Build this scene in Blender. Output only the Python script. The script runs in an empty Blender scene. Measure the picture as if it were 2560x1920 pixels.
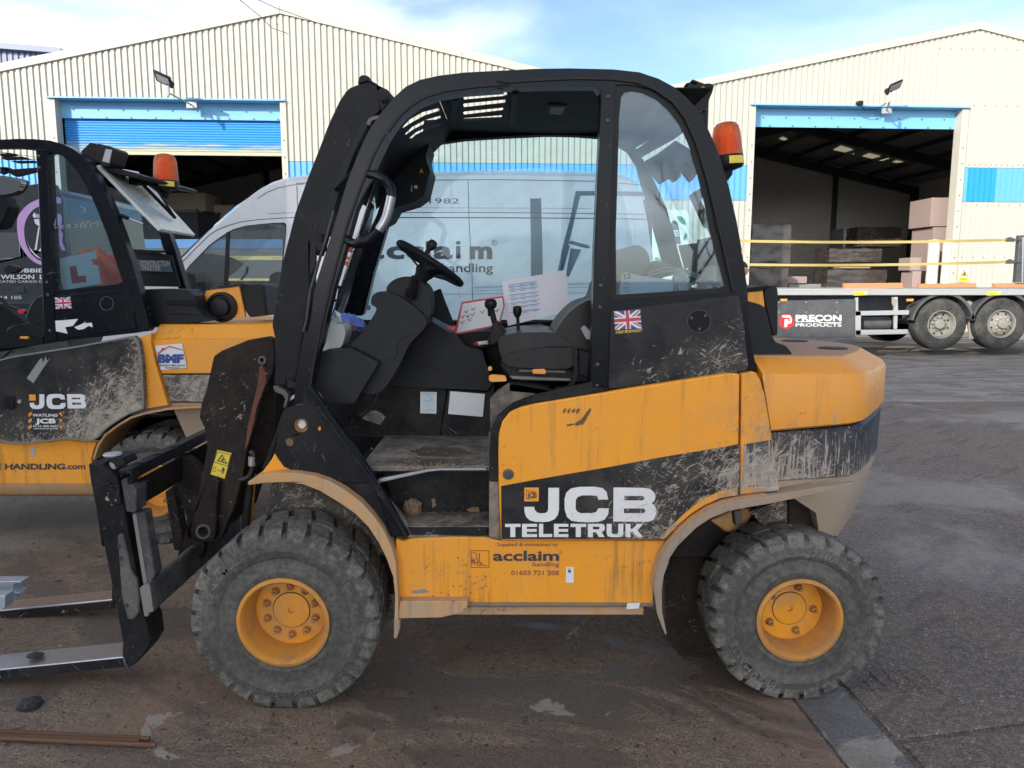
import bpy, bmesh, math, random
from mathutils import Vector, Matrix
from mathutils.geometry import tessellate_polygon
S = bpy.context.scene
C = S.collection
random.seed(7)
rad = math.radians
# ---------------------------------------------------------------- camera, sky, sun, exposure
CAM_H, PITCH, F = 1.55, rad(7.8), 1900.0          # F: focal length in pixels of a 2560 px wide picture
cam = bpy.data.cameras.new('camera'); camo = bpy.data.objects.new('camera', cam); C.objects.link(camo)
cam.sensor_width = 36; cam.lens = 36 * F / 2560; cam.clip_end = 2000; cam.clip_start = .05
camo.location = (0, 0, CAM_H); camo.rotation_euler = (math.pi / 2 - PITCH, 0, 0)
S.camera = camo
SUN_AZ, SUN_EL = rad(38), rad(22)                  # light travels to +Y and +X
w = bpy.data.worlds.new('World'); S.world = w; w.use_nodes = True
nt = w.node_tree; nt.nodes.clear()
def wn(t, **k):
    n = nt.nodes.new(t)
    for a, b in k.items(): setattr(n, a, b)
    return n
wo = wn('ShaderNodeOutputWorld'); bg = wn('ShaderNodeBackground'); sky = wn('ShaderNodeTexSky')
sky.sky_type = 'NISHITA'; sky.sun_disc = False; sky.sun_elevation = SUN_EL; sky.sun_rotation = math.pi + SUN_AZ
sky.air_density = .7; sky.dust_density = .7; sky.ozone_density = 1.4
tc = wn('ShaderNodeTexCoord'); mp = wn('ShaderNodeMapping'); mp.inputs['Scale'].default_value = (1.0, 1.0, 2.6)
mp.inputs['Rotation'].default_value = (0, rad(14), 0); mp.inputs['Location'].default_value = (.32, .1, .05)
n1 = wn('ShaderNodeTexNoise'); n1.inputs['Scale'].default_value = 2.1; n1.inputs['Detail'].default_value = 8
n1.inputs['Roughness'].default_value = .52; n1.inputs['Distortion'].default_value = .35
rp = wn('ShaderNodeMapRange'); rp.interpolation_type = 'SMOOTHSTEP'
rp.inputs['From Min'].default_value = .38; rp.inputs['From Max'].default_value = .62
sx = wn('ShaderNodeSeparateXYZ')
az = wn('ShaderNodeMapRange'); az.inputs['From Min'].default_value = .75; az.inputs['From Max'].default_value = -.15  # clouds thickened to the left and behind, added to brighten the shaded foreground
az.inputs['To Min'].default_value = .15; az.inputs['To Max'].default_value = 1.2
ml = wn('ShaderNodeMath', operation='MULTIPLY'); ml2 = wn('ShaderNodeMath', operation='MULTIPLY'); ml2.inputs[1].default_value = .95
mx = wn('ShaderNodeMix', data_type='RGBA')
hs = wn('ShaderNodeHueSaturation'); hs.inputs['Saturation'].default_value = .10; hs.inputs['Value'].default_value = 2.1
L = nt.links.new
L(tc.outputs['Generated'], mp.inputs['Vector']); L(mp.outputs[0], n1.inputs['Vector']); L(n1.outputs['Fac'], rp.inputs['Value'])
L(tc.outputs['Generated'], sx.inputs[0]); dt = wn('ShaderNodeVectorMath', operation='DOT_PRODUCT'); dt.inputs[1].default_value = (.8, .6, .1); L(tc.outputs['Generated'], dt.inputs[0]); L(dt.outputs['Value'], az.inputs['Value'])
L(rp.outputs[0], ml.inputs[0]); L(az.outputs[0], ml.inputs[1]); L(ml.outputs[0], ml2.inputs[0])
L(ml2.outputs[0], mx.inputs['Factor']); L(sky.outputs[0], mx.inputs['A']); L(sky.outputs[0], hs.inputs['Color']); L(hs.outputs[0], mx.inputs['B']); L(mx.outputs['Result'], bg.inputs['Color'])
bg.inputs['Strength'].default_value = .10
L(bg.outputs[0], wo.inputs['Surface'])
sun = bpy.data.lights.new('sun', 'SUN'); suno = bpy.data.objects.new('sun', sun); C.objects.link(suno)
sun.energy = 2.0; sun.angle = rad(.5); sun.color = (1, .93, .80)
sd = Vector((math.sin(SUN_AZ) * math.cos(SUN_EL), math.cos(SUN_AZ) * math.cos(SUN_EL), -math.sin(SUN_EL)))
suno.rotation_euler = sd.to_track_quat('-Z', 'Y').to_euler(); suno.location = (-10, -12, 20)
vs = S.view_settings; vs.view_transform = 'Standard'; vs.look = 'None'; vs.gamma = 1; vs.use_curve_mapping = False
vs.exposure = 1.5
S.render.engine = 'CYCLES'; S.cycles.max_bounces = 8; S.cycles.transparent_max_bounces = 16; S.cycles.use_denoising = True
S.cycles.sample_clamp_indirect = 4
# ---------------------------------------------------------------- measuring: a pixel of the photo -> a point on a vertical plane
CT, ST = math.cos(PITCH), math.sin(PITCH)
def ray(u, v):
    a, b = (u - 1280) / F, (960 - v) / F
    return Vector((a, CT + b * ST, -ST + b * CT))
def P(u, v, Y):
    d = ray(u, v); t = Y / d.y
    return Vector((d.x * t, Y, CAM_H + d.z * t))
def G(u, v, z=0.):                                   # point on a horizontal plane
    d = ray(u, v); t = (z - CAM_H) / d.z
    return Vector((d.x * t, d.y * t, z))
def Zm(ox, oy, s):                                    # coordinates read off an enlarged crop
    return lambda *p: [(ox + x / s, oy + y / s) for x, y in p]
K3, K6 = 3.0722, 6.1444
def rnd(a, b): return random.uniform(a, b)
def smooth(pts, n=4, closed=True):
    out = []; m = len(pts)
    rng = range(m) if closed else range(m - 1)
    g = (lambda i: pts[i % m]) if closed else (lambda i: pts[max(0, min(m - 1, i))])
    for i in rng:
        p0, p1, p2, p3 = g(i - 1), g(i), g(i + 1), g(i + 2)
        for k in range(n):
            t = k / n
            out.append(tuple(.5 * ((2 * b) + (-a + c) * t + (2 * a - 5 * b + 4 * c - d) * t * t + (-a + 3 * b - 3 * c + d) * t ** 3)
                             for a, b, c, d in zip(p0, p1, p2, p3)))
    if not closed: out.append(tuple(pts[-1]))
    return out
def rounded(pts, r, n=4):
    """round every corner of a closed 2D outline; r: number or list"""
    out = []; m = len(pts)
    for i in range(m):
        p = Vector(pts[i]); a = Vector(pts[i - 1]) - p; b = Vector(pts[(i + 1) % m]) - p
        rr = r[i] if isinstance(r, (list, tuple)) else r
        rr = min(rr, a.length * .45, b.length * .45)
        if rr <= 0: out.append(tuple(p)); continue
        s = p + a.normalized() * rr; e = p + b.normalized() * rr
        for k in range(n + 1):
            t = k / n; out.append(tuple(s * (1 - t) ** 2 + p * 2 * t * (1 - t) + e * t * t))
    return out
# ---------------------------------------------------------------- things and parts
def thing(name, label, cat, loc=(0, 0, 0), rz=0, group=None):
    o = bpy.data.objects.new(name, None); C.objects.link(o); o.location = loc; o.rotation_euler = (0, 0, rz)
    o.empty_display_size = .2
    o['label'] = label; o['category'] = cat
    if group: o['group'] = group
    return o
def tag(o, label, cat, group=None):
    o['label'] = label; o['category'] = cat
    if group: o['group'] = group
    return o
def worldm(o):
    m = Matrix.Identity(4)
    while o:
        m = Matrix.LocRotScale(o.location, o.rotation_euler, o.scale) @ m; o = o.parent
    return m
def link(name, me, mat, parent=None, kind=None, bevel=0, smoothang=None, label=None, seg=2):
    o = bpy.data.objects.new(name, me); C.objects.link(o)
    if mat and not me.materials: me.materials.append(mat)
    if parent:
        o.parent = parent
        inv = worldm(parent).inverted()
        me.transform(inv)                             # vertices were given in world coordinates
    if kind: o['kind'] = kind
    if label: o['label'] = label
    if smoothang is not None:
        me.shade_smooth(); me.set_sharp_from_angle(angle=rad(smoothang))
    if bevel:
        b = o.modifiers.new('edge', 'BEVEL'); b.width = bevel; b.segments = seg; b.limit_method = 'ANGLE'; b.angle_limit = rad(35)
        b.harden_normals = False
        if smoothang is None: me.shade_smooth(); me.set_sharp_from_angle(angle=rad(30))
    return o
class MB:
    """collects shapes in world coordinates and links them as one mesh object"""
    def __init__(s): s.v = []; s.f = []
    def add(s, vs, fs):
        n = len(s.v); s.v += [tuple(v) for v in vs]; s.f += [tuple(i + n for i in f) for f in fs]; return s
    def box(s, c, d, m=None):
        x, y, z = (k / 2 for k in d); c = Vector(c)
        vs = [Vector((a * x, b * y, e * z)) for e in (-1, 1) for b in (-1, 1) for a in (-1, 1)]
        if m is not None: vs = [m @ v for v in vs]
        return s.add([v + c for v in vs], [(0, 2, 3, 1), (4, 5, 7, 6), (0, 1, 5, 4), (2, 6, 7, 3), (0, 4, 6, 2), (1, 3, 7, 5)])
    def bar(s, a, b, w, h=None, up=(0, 0, 1)):
        """rectangular bar from a to b"""
        h = h or w; a = Vector(a); b = Vector(b); d = (b - a); l = d.length; d.normalize()
        u = Vector(up)
        if abs(d.dot(u)) > .98: u = Vector((0, 1, 0))
        r = d.cross(u).normalized(); u = r.cross(d)
        vs = []
        for p in (a, b):
            for i, j in ((-1, -1), (1, -1), (1, 1), (-1, 1)): vs.append(p + r * (i * w / 2) + u * (j * h / 2))
        return s.add(vs, [(3, 2, 1, 0), (4, 5, 6, 7), (0, 1, 5, 4), (1, 2, 6, 5), (2, 3, 7, 6), (3, 0, 4, 7)])
    def tube(s, pts, r, n=8, caps=True, flat=None):
        pts = [Vector(p) for p in pts]; m = len(pts); vs = []; fs = []
        rr = r if isinstance(r, (list, tuple)) else [r] * m
        t0 = (pts[1] - pts[0]).normalized(); u = Vector((0, 0, 1)) if abs(t0.z) < .9 else Vector((1, 0, 0))
        for i, p in enumerate(pts):
            t = (pts[min(i + 1, m - 1)] - pts[max(i - 1, 0)]).normalized()
            u = (u - t * u.dot(t)).normalized(); b = t.cross(u)
            for k in range(n):
                a = 2 * math.pi * k / n; vs.append(p + (u * math.cos(a) + b * math.sin(a)) * rr[i])
        for i in range(m - 1):
            for k in range(n): fs.append((i * n + k, i * n + (k + 1) % n, (i + 1) * n + (k + 1) % n, (i + 1) * n + k))
        if caps: fs += [tuple(range(n - 1, -1, -1)), tuple((m - 1) * n + k for k in range(n))]
        return s.add(vs, fs)
    def lathe(s, c, prof, n=32, axis='Y', a0=0, a1=2 * math.pi, close=False, m=None):
        """prof: (radius, along) pairs"""
        c = Vector(c); vs = []; fs = []; full = abs(a1 - a0 - 2 * math.pi) < 1e-6; k_ = n if full else n + 1
        for r, h in prof:
            for k in range(k_):
                a = a0 + (a1 - a0) * k / n; x, y = r * math.cos(a), r * math.sin(a)
                v = {'Y': Vector((x, h, y)), 'Z': Vector((x, y, h)), 'X': Vector((h, x, y))}[axis]
                vs.append(c + (m @ v if m is not None else v))
        mm = len(prof)
        for i in range(mm if close else mm - 1):
            j = (i + 1) % mm
            for k in range(n):
                k2 = (k + 1) % k_; q = (i * k_ + k, i * k_ + k2, j * k_ + k2, j * k_ + k)
                fs.append(q if axis != 'Y' else q[::-1])
        return s.add(vs, fs)
    def slab(s, pts, depth, holes=()):
        """pts: 3D points of a flat outline; extruded along the vector depth; holes: more outlines"""
        loops = [[Vector(p) for p in pts]] + [[Vector(p) for p in h] for h in holes]
        flat = [p for l in loops for p in l]; n = len(flat); d = Vector(depth)
        if holes:
            tri = tessellate_polygon(loops)
        else:
            tri = tessellate_polygon(loops) if len(pts) > 4 else [tuple(range(len(pts)))]
        vs = flat + [p + d for p in flat]; fs = []
        # orient
        def nrm(f): 
            a, b, c = (flat[i] for i in f[:3]); return (b - a).cross(c - a)
        for f in tri:
            if nrm(f).length < 1e-12: continue
            if nrm(f).dot(d) > 0: f = tuple(reversed(f))
            fs.append(tuple(f)); fs.append(tuple(i + n for i in reversed(f)))
        k = 0
        for li, l in enumerate(loops):
            m = len(l)
            ar = Vector((0, 0, 0))
            for i in range(m): ar += l[i].cross(l[(i + 1) % m])
            fl = (ar.dot(d) > 0) != (li > 0)
            for i in range(m):
                a, b = k + i, k + (i + 1) % m; q = (a, a + n, b + n, b)
                fs.append(q if not fl else q[::-1])
            k += m
        return s.add(vs, fs)
    def mesh(s, name, merge=0):
        me = bpy.data.meshes.new(name); me.from_pydata(s.v, [], s.f); me.validate()
        if merge:
            b = bmesh.new(); b.from_mesh(me); bmesh.ops.remove_doubles(b, verts=b.verts, dist=merge); b.to_mesh(me); b.free()
        return me
    def build(s, name, mat, parent=None, merge=0, **k):
        return link(name, s.mesh(name, merge), mat, parent, **k)
def XZ(pts, Y): return [P(u, v, Y) for u, v in pts]
def plate(name, pts, Y, th, mat, parent=None, holes=(), **k):
    """outline in photo pixels, laid on the plane at distance Y, with thickness th away from the camera"""
    return MB().slab(XZ(pts, Y), (0, th, 0), [XZ(h, Y) for h in holes]).build(name, mat, parent, **k)
def circ(u, v, r, n=16, ry=None):
    ry = ry or r
    return [(u + r * math.cos(2 * math.pi * k / n), v + ry * math.sin(2 * math.pi * k / n)) for k in range(n)]
def offset_path(pts, d):
    out = []; m = len(pts)
    for i in range(m):
        a = Vector(pts[max(i - 1, 0)]); b = Vector(pts[min(i + 1, m - 1)]); t = (b - a).normalized()
        out.append((pts[i][0] - t.y * d, pts[i][1] + t.x * d))
    return out
def band(pts, w0, w1=None):
    """closed outline round an open pixel path, between offsets w0 and w1"""
    if w1 is None: w0, w1 = -w0 / 2, w0 / 2
    return offset_path(pts, w0) + offset_path(pts, w1)[::-1]
_txt = {}
def text_mesh(s, bold=0, res=3):
    key = (s, bold, res)
    if key not in _txt:
        cu = bpy.data.curves.new('t', 'FONT'); cu.body = s; cu.offset = bold; cu.resolution_u = res
        o = bpy.data.objects.new('t', cu); C.objects.link(o)
        bpy.context.view_layer.update()
        me = bpy.data.meshes.new_from_object(o.evaluated_get(bpy.context.evaluated_depsgraph_get()))
        vs = [v.co.copy() for v in me.vertices]; fs = [tuple(p.vertices) for p in me.polygons]
        bpy.data.objects.remove(o); bpy.data.curves.remove(cu); bpy.data.meshes.remove(me)
        _txt[key] = (vs, fs)
    return _txt[key]
def lettering(mb, s, o, x, y, th=0, bold=0, mirror=False):
    """o: lower-left corner (3D); x, y: vectors that the text's width and cap height fill"""
    vs, fs = text_mesh(s, bold)
    if not vs: return mb
    x0 = min(v.x for v in vs); x1 = max(v.x for v in vs); y0 = 0 if not any(c in 'gpqyj' for c in s) or len(s) > 30 else 0
    y1 = max(v.y for v in vs); o = Vector(o); x = Vector(x); y = Vector(y)
    pt = [o + x * ((v.x - x0) / (x1 - x0) if not mirror else (x1 - v.x) / (x1 - x0)) + y * (v.y / y1) for v in vs]
    if mirror: fs = [f[::-1] for f in fs]
    n = x.cross(y).normalized()
    return mb.add([p + n * th for p in pt], fs)
def sign_text(mb, s, u0, v0, u1, v1, Y, bold=0, mirror=False):
    """text filling a pixel box whose baseline-left is (u0,v1)"""
    o = P(u0, v1, Y); return lettering(mb, s, o, P(u1, v1, Y) - o, P(u0, v0, Y) - o, bold=bold, mirror=mirror)
def copy_tree(o, parent=None):
    c = o.copy(); C.objects.link(c); c.parent = parent
    for ch in [k for k in o.children]: copy_tree(ch, c)
    return c
# ---------------------------------------------------------------- materials
class NT:
    def __init__(s, name):
        s.m = bpy.data.materials.new(name); s.m.use_nodes = True; s.t = s.m.node_tree; s.t.nodes.clear()
        s.out = s.t.nodes.new('ShaderNodeOutputMaterial'); s.co = s.t.nodes.new('ShaderNodeTexCoord'); s.obj = s.co.outputs['Object']
        s._g = None
    @property
    def pos(s):
        if s._g is None: s._g = s.t.nodes.new('ShaderNodeNewGeometry')
        return s._g.outputs['Position']
    def n(s, t, ins=None, **k):
        q = s.t.nodes.new(t)
        for a, b in k.items(): setattr(q, a, b)
        for a, b in (ins or {}).items():
            if hasattr(b, 'is_output'): s.t.links.new(b, q.inputs[a])
            else: q.inputs[a].default_value = b
        return q
    def map(s, v, scale=(1, 1, 1), rot=(0, 0, 0), loc=(0, 0, 0)):
        if any(rot): v = s.n('ShaderNodeMapping', {'Vector': v, 'Rotation': tuple(rad(r) for r in rot)}).outputs[0]
        return s.n('ShaderNodeMapping', {'Vector': v, 'Scale': scale, 'Location': loc}).outputs[0]
    def noise(s, v, scale, detail=4, rough=.55, dist=0, out='Fac'):
        return s.n('ShaderNodeTexNoise', {'Vector': v, 'Scale': scale, 'Detail': detail, 'Roughness': rough, 'Distortion': dist}).outputs[out]
    def vor(s, v, scale, feature='F1', out='Distance', rand=1):
        return s.n('ShaderNodeTexVoronoi', {'Vector': v, 'Scale': scale, 'Randomness': rand}, feature=feature).outputs[out]
    def math(s, op, a, b=0., c=0.):
        return s.n('ShaderNodeMath', {0: a, 1: b, 2: c}, operation=op).outputs[0]
    def rng(s, v, a, b, c=0., d=1., kind='SMOOTHSTEP'):
        return s.n('ShaderNodeMapRange', {'Value': v, 'From Min': a, 'From Max': b, 'To Min': c, 'To Max': d}, interpolation_type=kind).outputs[0]
    def mix(s, f, a, b):
        q = s.n('ShaderNodeMix', data_type='RGBA')
        for i, x in ((0, f), (6, a), (7, b)):
            if hasattr(x, 'is_output'): s.t.links.new(x, q.inputs[i])
            else: q.inputs[i].default_value = x if i == 0 else (tuple(x) + (1,) if len(x) == 3 else x)
        return q.outputs[2]
    def bump(s, h, strength=.3, dist=.002, normal=None):
        i = {'Height': h, 'Strength': strength, 'Distance': dist}
        if normal: i['Normal'] = normal
        return s.n('ShaderNodeBump', i).outputs[0]
    def sep(s, v): q = s.n('ShaderNodeSeparateXYZ', {0: v}); return q.outputs
    def bsdf(s, color, rough=.5, metal=0., spec=.5, normal=None, coat=0., **k):
        i = {'Base Color': color if hasattr(color, 'is_output') else (tuple(color) + (1,) if len(color) == 3 else color),
             'Roughness': rough, 'Metallic': metal, 'Specular IOR Level': spec, 'Coat Weight': coat}
        if normal: i['Normal'] = normal
        i.update(k)
        q = s.n('ShaderNodeBsdfPrincipled', i); return q.outputs[0]
    def done(s, sh): s.t.links.new(sh, s.out.inputs['Surface']); return s.m
MUD = (.27, .235, .195); DUST = (.25, .22, .185)
def streaks(N, v, dens, drip=0):
    """thrown-mud streaks: thin crossing broken strokes that close up as the density input (0..1) rises"""
    tot = None
    for rot, sc, off in (((0, 36, 0), 1., 0), ((0, 54, 0), 1.25, 3), ((0, -32, 0), 1.3, 7), ((0, 72, 0), .85, 11), ((0, 12, 0), 1.5, 17)):
        q = N.map(v, (13 * sc, 20, 100 * sc), rot, (off, 0, off * 1.7))
        q2 = N.noise(q, 1.0, 4, .65, .9)
        g = N.noise(v, 13 + off, 2)                   # where this direction of spray hit
        r = N.math('ADD', q2, N.math('MULTIPLY', N.math('SUBTRACT', g, .5), .42))
        tot = r if tot is None else N.math('MAXIMUM', tot, r)
    if drip:
        q2 = N.noise(N.map(v, (95, 95, 7)), 1., 4, .6, .6); tot = N.math('MAXIMUM', N.math('SUBTRACT', tot, .05), N.math('ADD', q2, .04))
    blob = N.math('ADD', N.noise(v, 55, 5, .7), N.math('MULTIPLY', N.noise(v, 7, 3), .35))
    tot = N.math('MAXIMUM', tot, N.math('SUBTRACT', blob, .27))
    thr = N.math('SUBTRACT', .845, N.math('MULTIPLY', dens, .36))
    d = N.math('SUBTRACT', tot, thr)
    return N.rng(d, 0, .03)
def box_density(N, v, fx, fz, base, wob=.25):
    """density from position in the thing: linear in x and z, roughened"""
    x, y, z = N.sep(v)
    a = N.math('ADD', N.math('MULTIPLY', x, fx[0]), fx[1]); b = N.math('ADD', N.math('MULTIPLY', z, fz[0]), fz[1])
    s = N.math('ADD', N.math('ADD', a, b), base)
    n = N.math('MULTIPLY', N.math('SUBTRACT', N.math('ADD', N.math('MULTIPLY', N.noise(v, 2.6, 3), .6), N.math('MULTIPLY', N.noise(v, 9, 4), .4)), .5), wob * 4)
    return N.n('ShaderNodeClamp', {0: N.math('ADD', s, n)}).outputs[0]
def worn(name, col, rough=.45, metal=0., dust=.25, dustcol=DUST, scale=1., fx=(0, 0), fz=(0, 0), mud=None, chips=None, spec=.5, coat=0., var=.12, bump=.15, runs=.0, scuff=None):
    """paint/plastic/metal with uneven dust film, grime runs, grain, optional mud spray, scuffs and chips"""
    N = NT(name); v = N.obj
    c1 = N.noise(v, 2.2 * scale, 5, .6); c2 = N.noise(v, 28 * scale, 6, .7); c3 = N.noise(v, 9 * scale, 6, .7, .6)
    dark = tuple(k * (1 - var) for k in col); lite = tuple(min(1, k * (1 + var)) for k in col)
    base = N.mix(c1, dark, lite)
    dn = N.math('ADD', N.math('MULTIPLY', c1, .45), N.math('ADD', N.math('MULTIPLY', c2, .35), N.math('MULTIPLY', c3, .45)))
    m = N.math('MULTIPLY', N.rng(dn, .48, .80), dust)
    base = N.mix(m, base, dustcol); r = N.math('ADD', N.math('MULTIPLY', m, .4), rough)
    if runs:
        rn = N.noise(N.map(v, (26 * scale, 26 * scale, 1.6 * scale)), 1., 5, .7, .3); gr = N.noise(v, 1.7 * scale, 3)
        rm = N.math('MULTIPLY', N.rng(N.math('ADD', rn, N.math('MULTIPLY', gr, .5)), .78, .98), runs)
        base = N.mix(rm, base, tuple(k * .35 for k in dustcol))
    h = c2
    if scuff:
        tt = None
        for rot, off in ((18, 0), (-40, 5), (70, 9), (115, 14)):
            q = N.noise(N.map(v, (9, 9, 330), (0, rot, 0), (off, off, off)), 1., 3, .6, .35); g = N.noise(v, 6 + off, 3)
            q = N.math('ADD', q, N.math('MULTIPLY', g, .5)); tt = q if tt is None else N.math('MAXIMUM', tt, q)
        sm = N.rng(tt, .985, 1.03); base = N.mix(N.math('MULTIPLY', sm, .75), base, scuff); r = N.math('ADD', N.math('MULTIPLY', sm, .3), r)
    if chips:
        ch = N.noise(N.map(v, (1, 1, 1.8), (0, 20, 0)), 30 * scale, 7, .75, .8)
        g = N.noise(v, 3.1 * scale, 3)
        cm = N.rng(N.math('ADD', ch, N.math('MULTIPLY', g, .4)), .865, .885)
        base = N.mix(N.math('MULTIPLY', cm, .9), base, chips); r = N.math('ADD', N.math('MULTIPLY', cm, .2), r); h = N.math('SUBTRACT', c2, N.math('MULTIPLY', cm, .7))
    if mud:
        dens = box_density(N, v, mud[0], mud[1], mud[2], mud[3] if len(mud) > 3 else .25)
        film = N.math('MULTIPLY', N.rng(dens, .2, 1.15), N.rng(c3, .3, .62, .25, 1.))
        base = N.mix(N.math('MULTIPLY', film, .5), base, tuple(k * .7 for k in MUD))
        mm = streaks(N, v, dens, len(mud) > 4)
        base = N.mix(N.math('MULTIPLY', mm, .92), base, N.mix(N.rng(c2, .35, .65), tuple(k * 1. for k in MUD), tuple(k * 1.5 for k in MUD)))
        r = N.mix(N.math('MAXIMUM', mm, film), (rough,) * 3, (.9,) * 3)
        h = N.math('ADD', N.math('MULTIPLY', mm, 1.6), N.math('MULTIPLY', c2, .3))
    nm = N.bump(h, bump if not mud else .6, .0015)
    return N.done(N.bsdf(base, r, metal, spec, nm, coat))
def plain(name, col, rough=.5, metal=0., spec=.5, **k): 
    N = NT(name); v = N.obj
    return N.done(N.bsdf(N.mix(N.noise(v, 9, 4), tuple(c * .9 for c in col), tuple(min(1, c * 1.1) for c in col)), rough, metal, spec, N.bump(N.noise(v, 60, 3), .08, .001), **k))
def glass(name, tint=(.80, .88, .90), dirt=.06, refl=1., ior=1.5):
    N = NT(name); v = N.obj
    fr = N.n('ShaderNodeFresnel', {'IOR': ior}).outputs[0]
    tr = N.n('ShaderNodeBsdfTransparent', {'Color': tint + (1,)}).outputs[0]
    gl = N.n('ShaderNodeBsdfGlossy', {'Color': (refl, refl, refl, 1), 'Roughness': .02}).outputs[0]
    mx = N.n('ShaderNodeMixShader', {0: N.math('MINIMUM', N.math('MULTIPLY', fr, 1.), 1.), 1: tr, 2: gl}).outputs[0]
    df = N.n('ShaderNodeBsdfDiffuse', {'Color': (.55, .56, .55, 1)}).outputs[0]
    sm = N.rng(N.noise(N.map(v, (1, 1, 3), (0, 30, 0)), 6, 5, .65), .35, .8, dirt * .5, dirt * 2)
    return N.done(N.n('ShaderNodeMixShader', {0: sm, 1: mx, 2: df}).outputs[0])
M = {}
YEL = (.82, .315, .010)
M['yellow'] = worn('yellow_paint', YEL, .38, dust=.30, dustcol=(.42, .26, .12), chips=(.13, .08, .05), bump=.10, runs=.55)
M['yellow_mud'] = worn('yellow_paint_splashed', YEL, .38, dust=.12, dustcol=(.42, .28, .15), mud=((.95, .0), (-.9, 1.05), 0., .28), runs=.45, chips=(.15, .09, .06))
M['black_mud'] = worn('black_decal_splashed', (.012, .013, .016), .35, dust=.1, mud=((.75, .52), (-.5, .38), .0, .2), spec=.14)
M['white_mud'] = worn('white_decal_splashed', (.72, .72, .70), .4, dust=.1, mud=((.6, .38), (-.45, .33), .0, .2))
M['black'] = worn('black_paint', (.0045, .006, .010), .24, dust=.05, dustcol=(.08, .08, .085), spec=.16, bump=.05, scuff=(.16, .16, .16))
M['black_dusty'] = worn('black_paint_dusty', (.009, .010, .012), .5, dust=.4, dustcol=(.085, .078, .07), spec=.1, bump=.2, scuff=(.22, .21, .19))
M['black_chip'] = worn('black_steel_scuffed', (.009, .010, .012), .42, dust=.22, dustcol=(.075, .07, .065), chips=(.30, .28, .25), spec=.13, bump=.25, scuff=(.30, .29, .27))
M['black_rust'] = worn('black_steel_rusty', (.011, .011, .011), .55, dust=.4, dustcol=(.08, .05, .035), chips=(.28, .25, .2), spec=.12, bump=.35, scuff=(.2, .19, .17))
M['plastic'] = worn('grey_black_plastic', (.013, .0145, .017), .48, dust=.2, dustcol=(.05, .049, .046), spec=.18, bump=.25)
M['plastic_dk'] = worn('black_plastic', (.008, .009, .011), .5, dust=.18, dustcol=(.035, .035, .035), spec=.12, bump=.15)
M['dust_step'] = worn('dusty_steel_floor', (.05, .045, .04), .75, dust=.95, dustcol=(.30, .255, .205), bump=.3)
M['dusty_yellow'] = worn('yellow_paint_caked', (.54, .29, .11), .8, dust=.95, dustcol=(.40, .30, .21), chips=(.2, .12, .08), spec=.2, bump=.3, runs=.3)
M['grey_lip'] = worn('mud_caked_lip', (.35, .255, .18), .85, dust=.85, dustcol=(.25, .215, .18), spec=.15, bump=.35, runs=.3)
M['mud_wall'] = worn('mud_caked_black', (.02, .02, .02), .8, dust=.3, mud=((0, 0), (0, 0), .62, .3), spec=.15, bump=.5)
M['steel'] = worn('worn_bare_steel', (.42, .43, .45), .3, metal=.85, dust=.22, dustcol=(.10, .085, .07), bump=.1)
M['steel_dk'] = worn('dark_steel', (.10, .10, .10), .5, metal=.6, dust=.35, dustcol=(.12, .09, .07), bump=.2)
M['chrome'] = plain('polished_rod', (.75, .76, .78), .12, 1.)
M['bolt'] = worn('zinc_bolt', (.40, .36, .30), .45, metal=.5, dust=.4)
M['white_print'] = worn('white_sticker', (.68, .69, .70), .45, dust=.12)
M['white_bolt'] = plain('white_cap', (.7, .7, .66), .4)
M['paper'] = plain('laminated_paper', (.66, .64, .70), .25)
M['red'] = plain('red_plastic', (.50, .02, .03), .35)
M['flag_red'] = plain('flag_red', (.45, .03, .05), .4); M['flag_blue'] = plain('flag_blue', (.03, .06, .25), .4)
M['lever_org'] = plain('orange_lever', (.75, .30, .04), .35)
M['print_blue'] = plain('blue_print', (.12, .38, .62), .5); M['print_dk'] = plain('dark_print', (.03, .035, .045), .5)
M['print_red'] = plain('maroon_print', (.22, .04, .03), .5)
M['sign_yel'] = worn('yellow_label', (.74, .56, .03), .4, dust=.12)
M['leather'] = worn('black_vinyl', (.006, .007, .009), .28, spec=.3, dust=.08, dustcol=(.15, .14, .13), bump=.08)
M['grey_cloth'] = worn('grey_seat_cloth', (.17, .17, .155), .85, dust=.3)
M['hose'] = plain('rubber_hose', (.012, .012, .012), .5)
M['glass'] = glass('cab_glass', (.84, .92, .945), .04)
M['glass_q'] = glass('quarter_window_glass', (.68, .81, .87), .03, ior=1.62)
M['glass_van'] = glass('van_window_glass', (.86, .91, .92), .04, ior=1.9)
M['mirror'] = plain('mirror', (.7, .7, .7), .03, 1.)
def amber():
    N = NT('amber_lens'); v = N.obj
    rib = N.math('SINE', N.math('MULTIPLY', N.math('ARCTAN2', N.sep(v)[1], N.sep(v)[0]), 60.))
    return N.done(N.bsdf((1., .34, .12), .12, 0, .7, N.bump(rib, .5, .002), **{'Transmission Weight': .85, 'IOR': 1.15}))
M['amber'] = amber()
M['amber_in'] = plain('amber_reflector', (.95, .42, .10), .25)
def rubber(name, c0, c1):
    N = NT(name); v = N.obj
    a = N.noise(v, 4, 5, .6); b = N.noise(v, 45, 5, .7); cr = N.noise(N.map(v, (3, 1, 3)), 7, 6, .7, 1.2)
    m = N.math('ADD', N.math('MULTIPLY', a, .40), N.math('MULTIPLY', b, .60))
    col = N.mix(N.rng(m, .40, .64), c0, c1)
    col = N.mix(N.rng(cr, .62, .66, 0, .5), col, (.015, .015, .015))
    x, y, z = N.sep(N._s if hasattr(N, '_s') else v)
    return N.done(N.bsdf(col, .85, 0, .15, N.bump(N.math('ADD', b, N.math('MULTIPLY', cr, .6)), .3, .002)))
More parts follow.
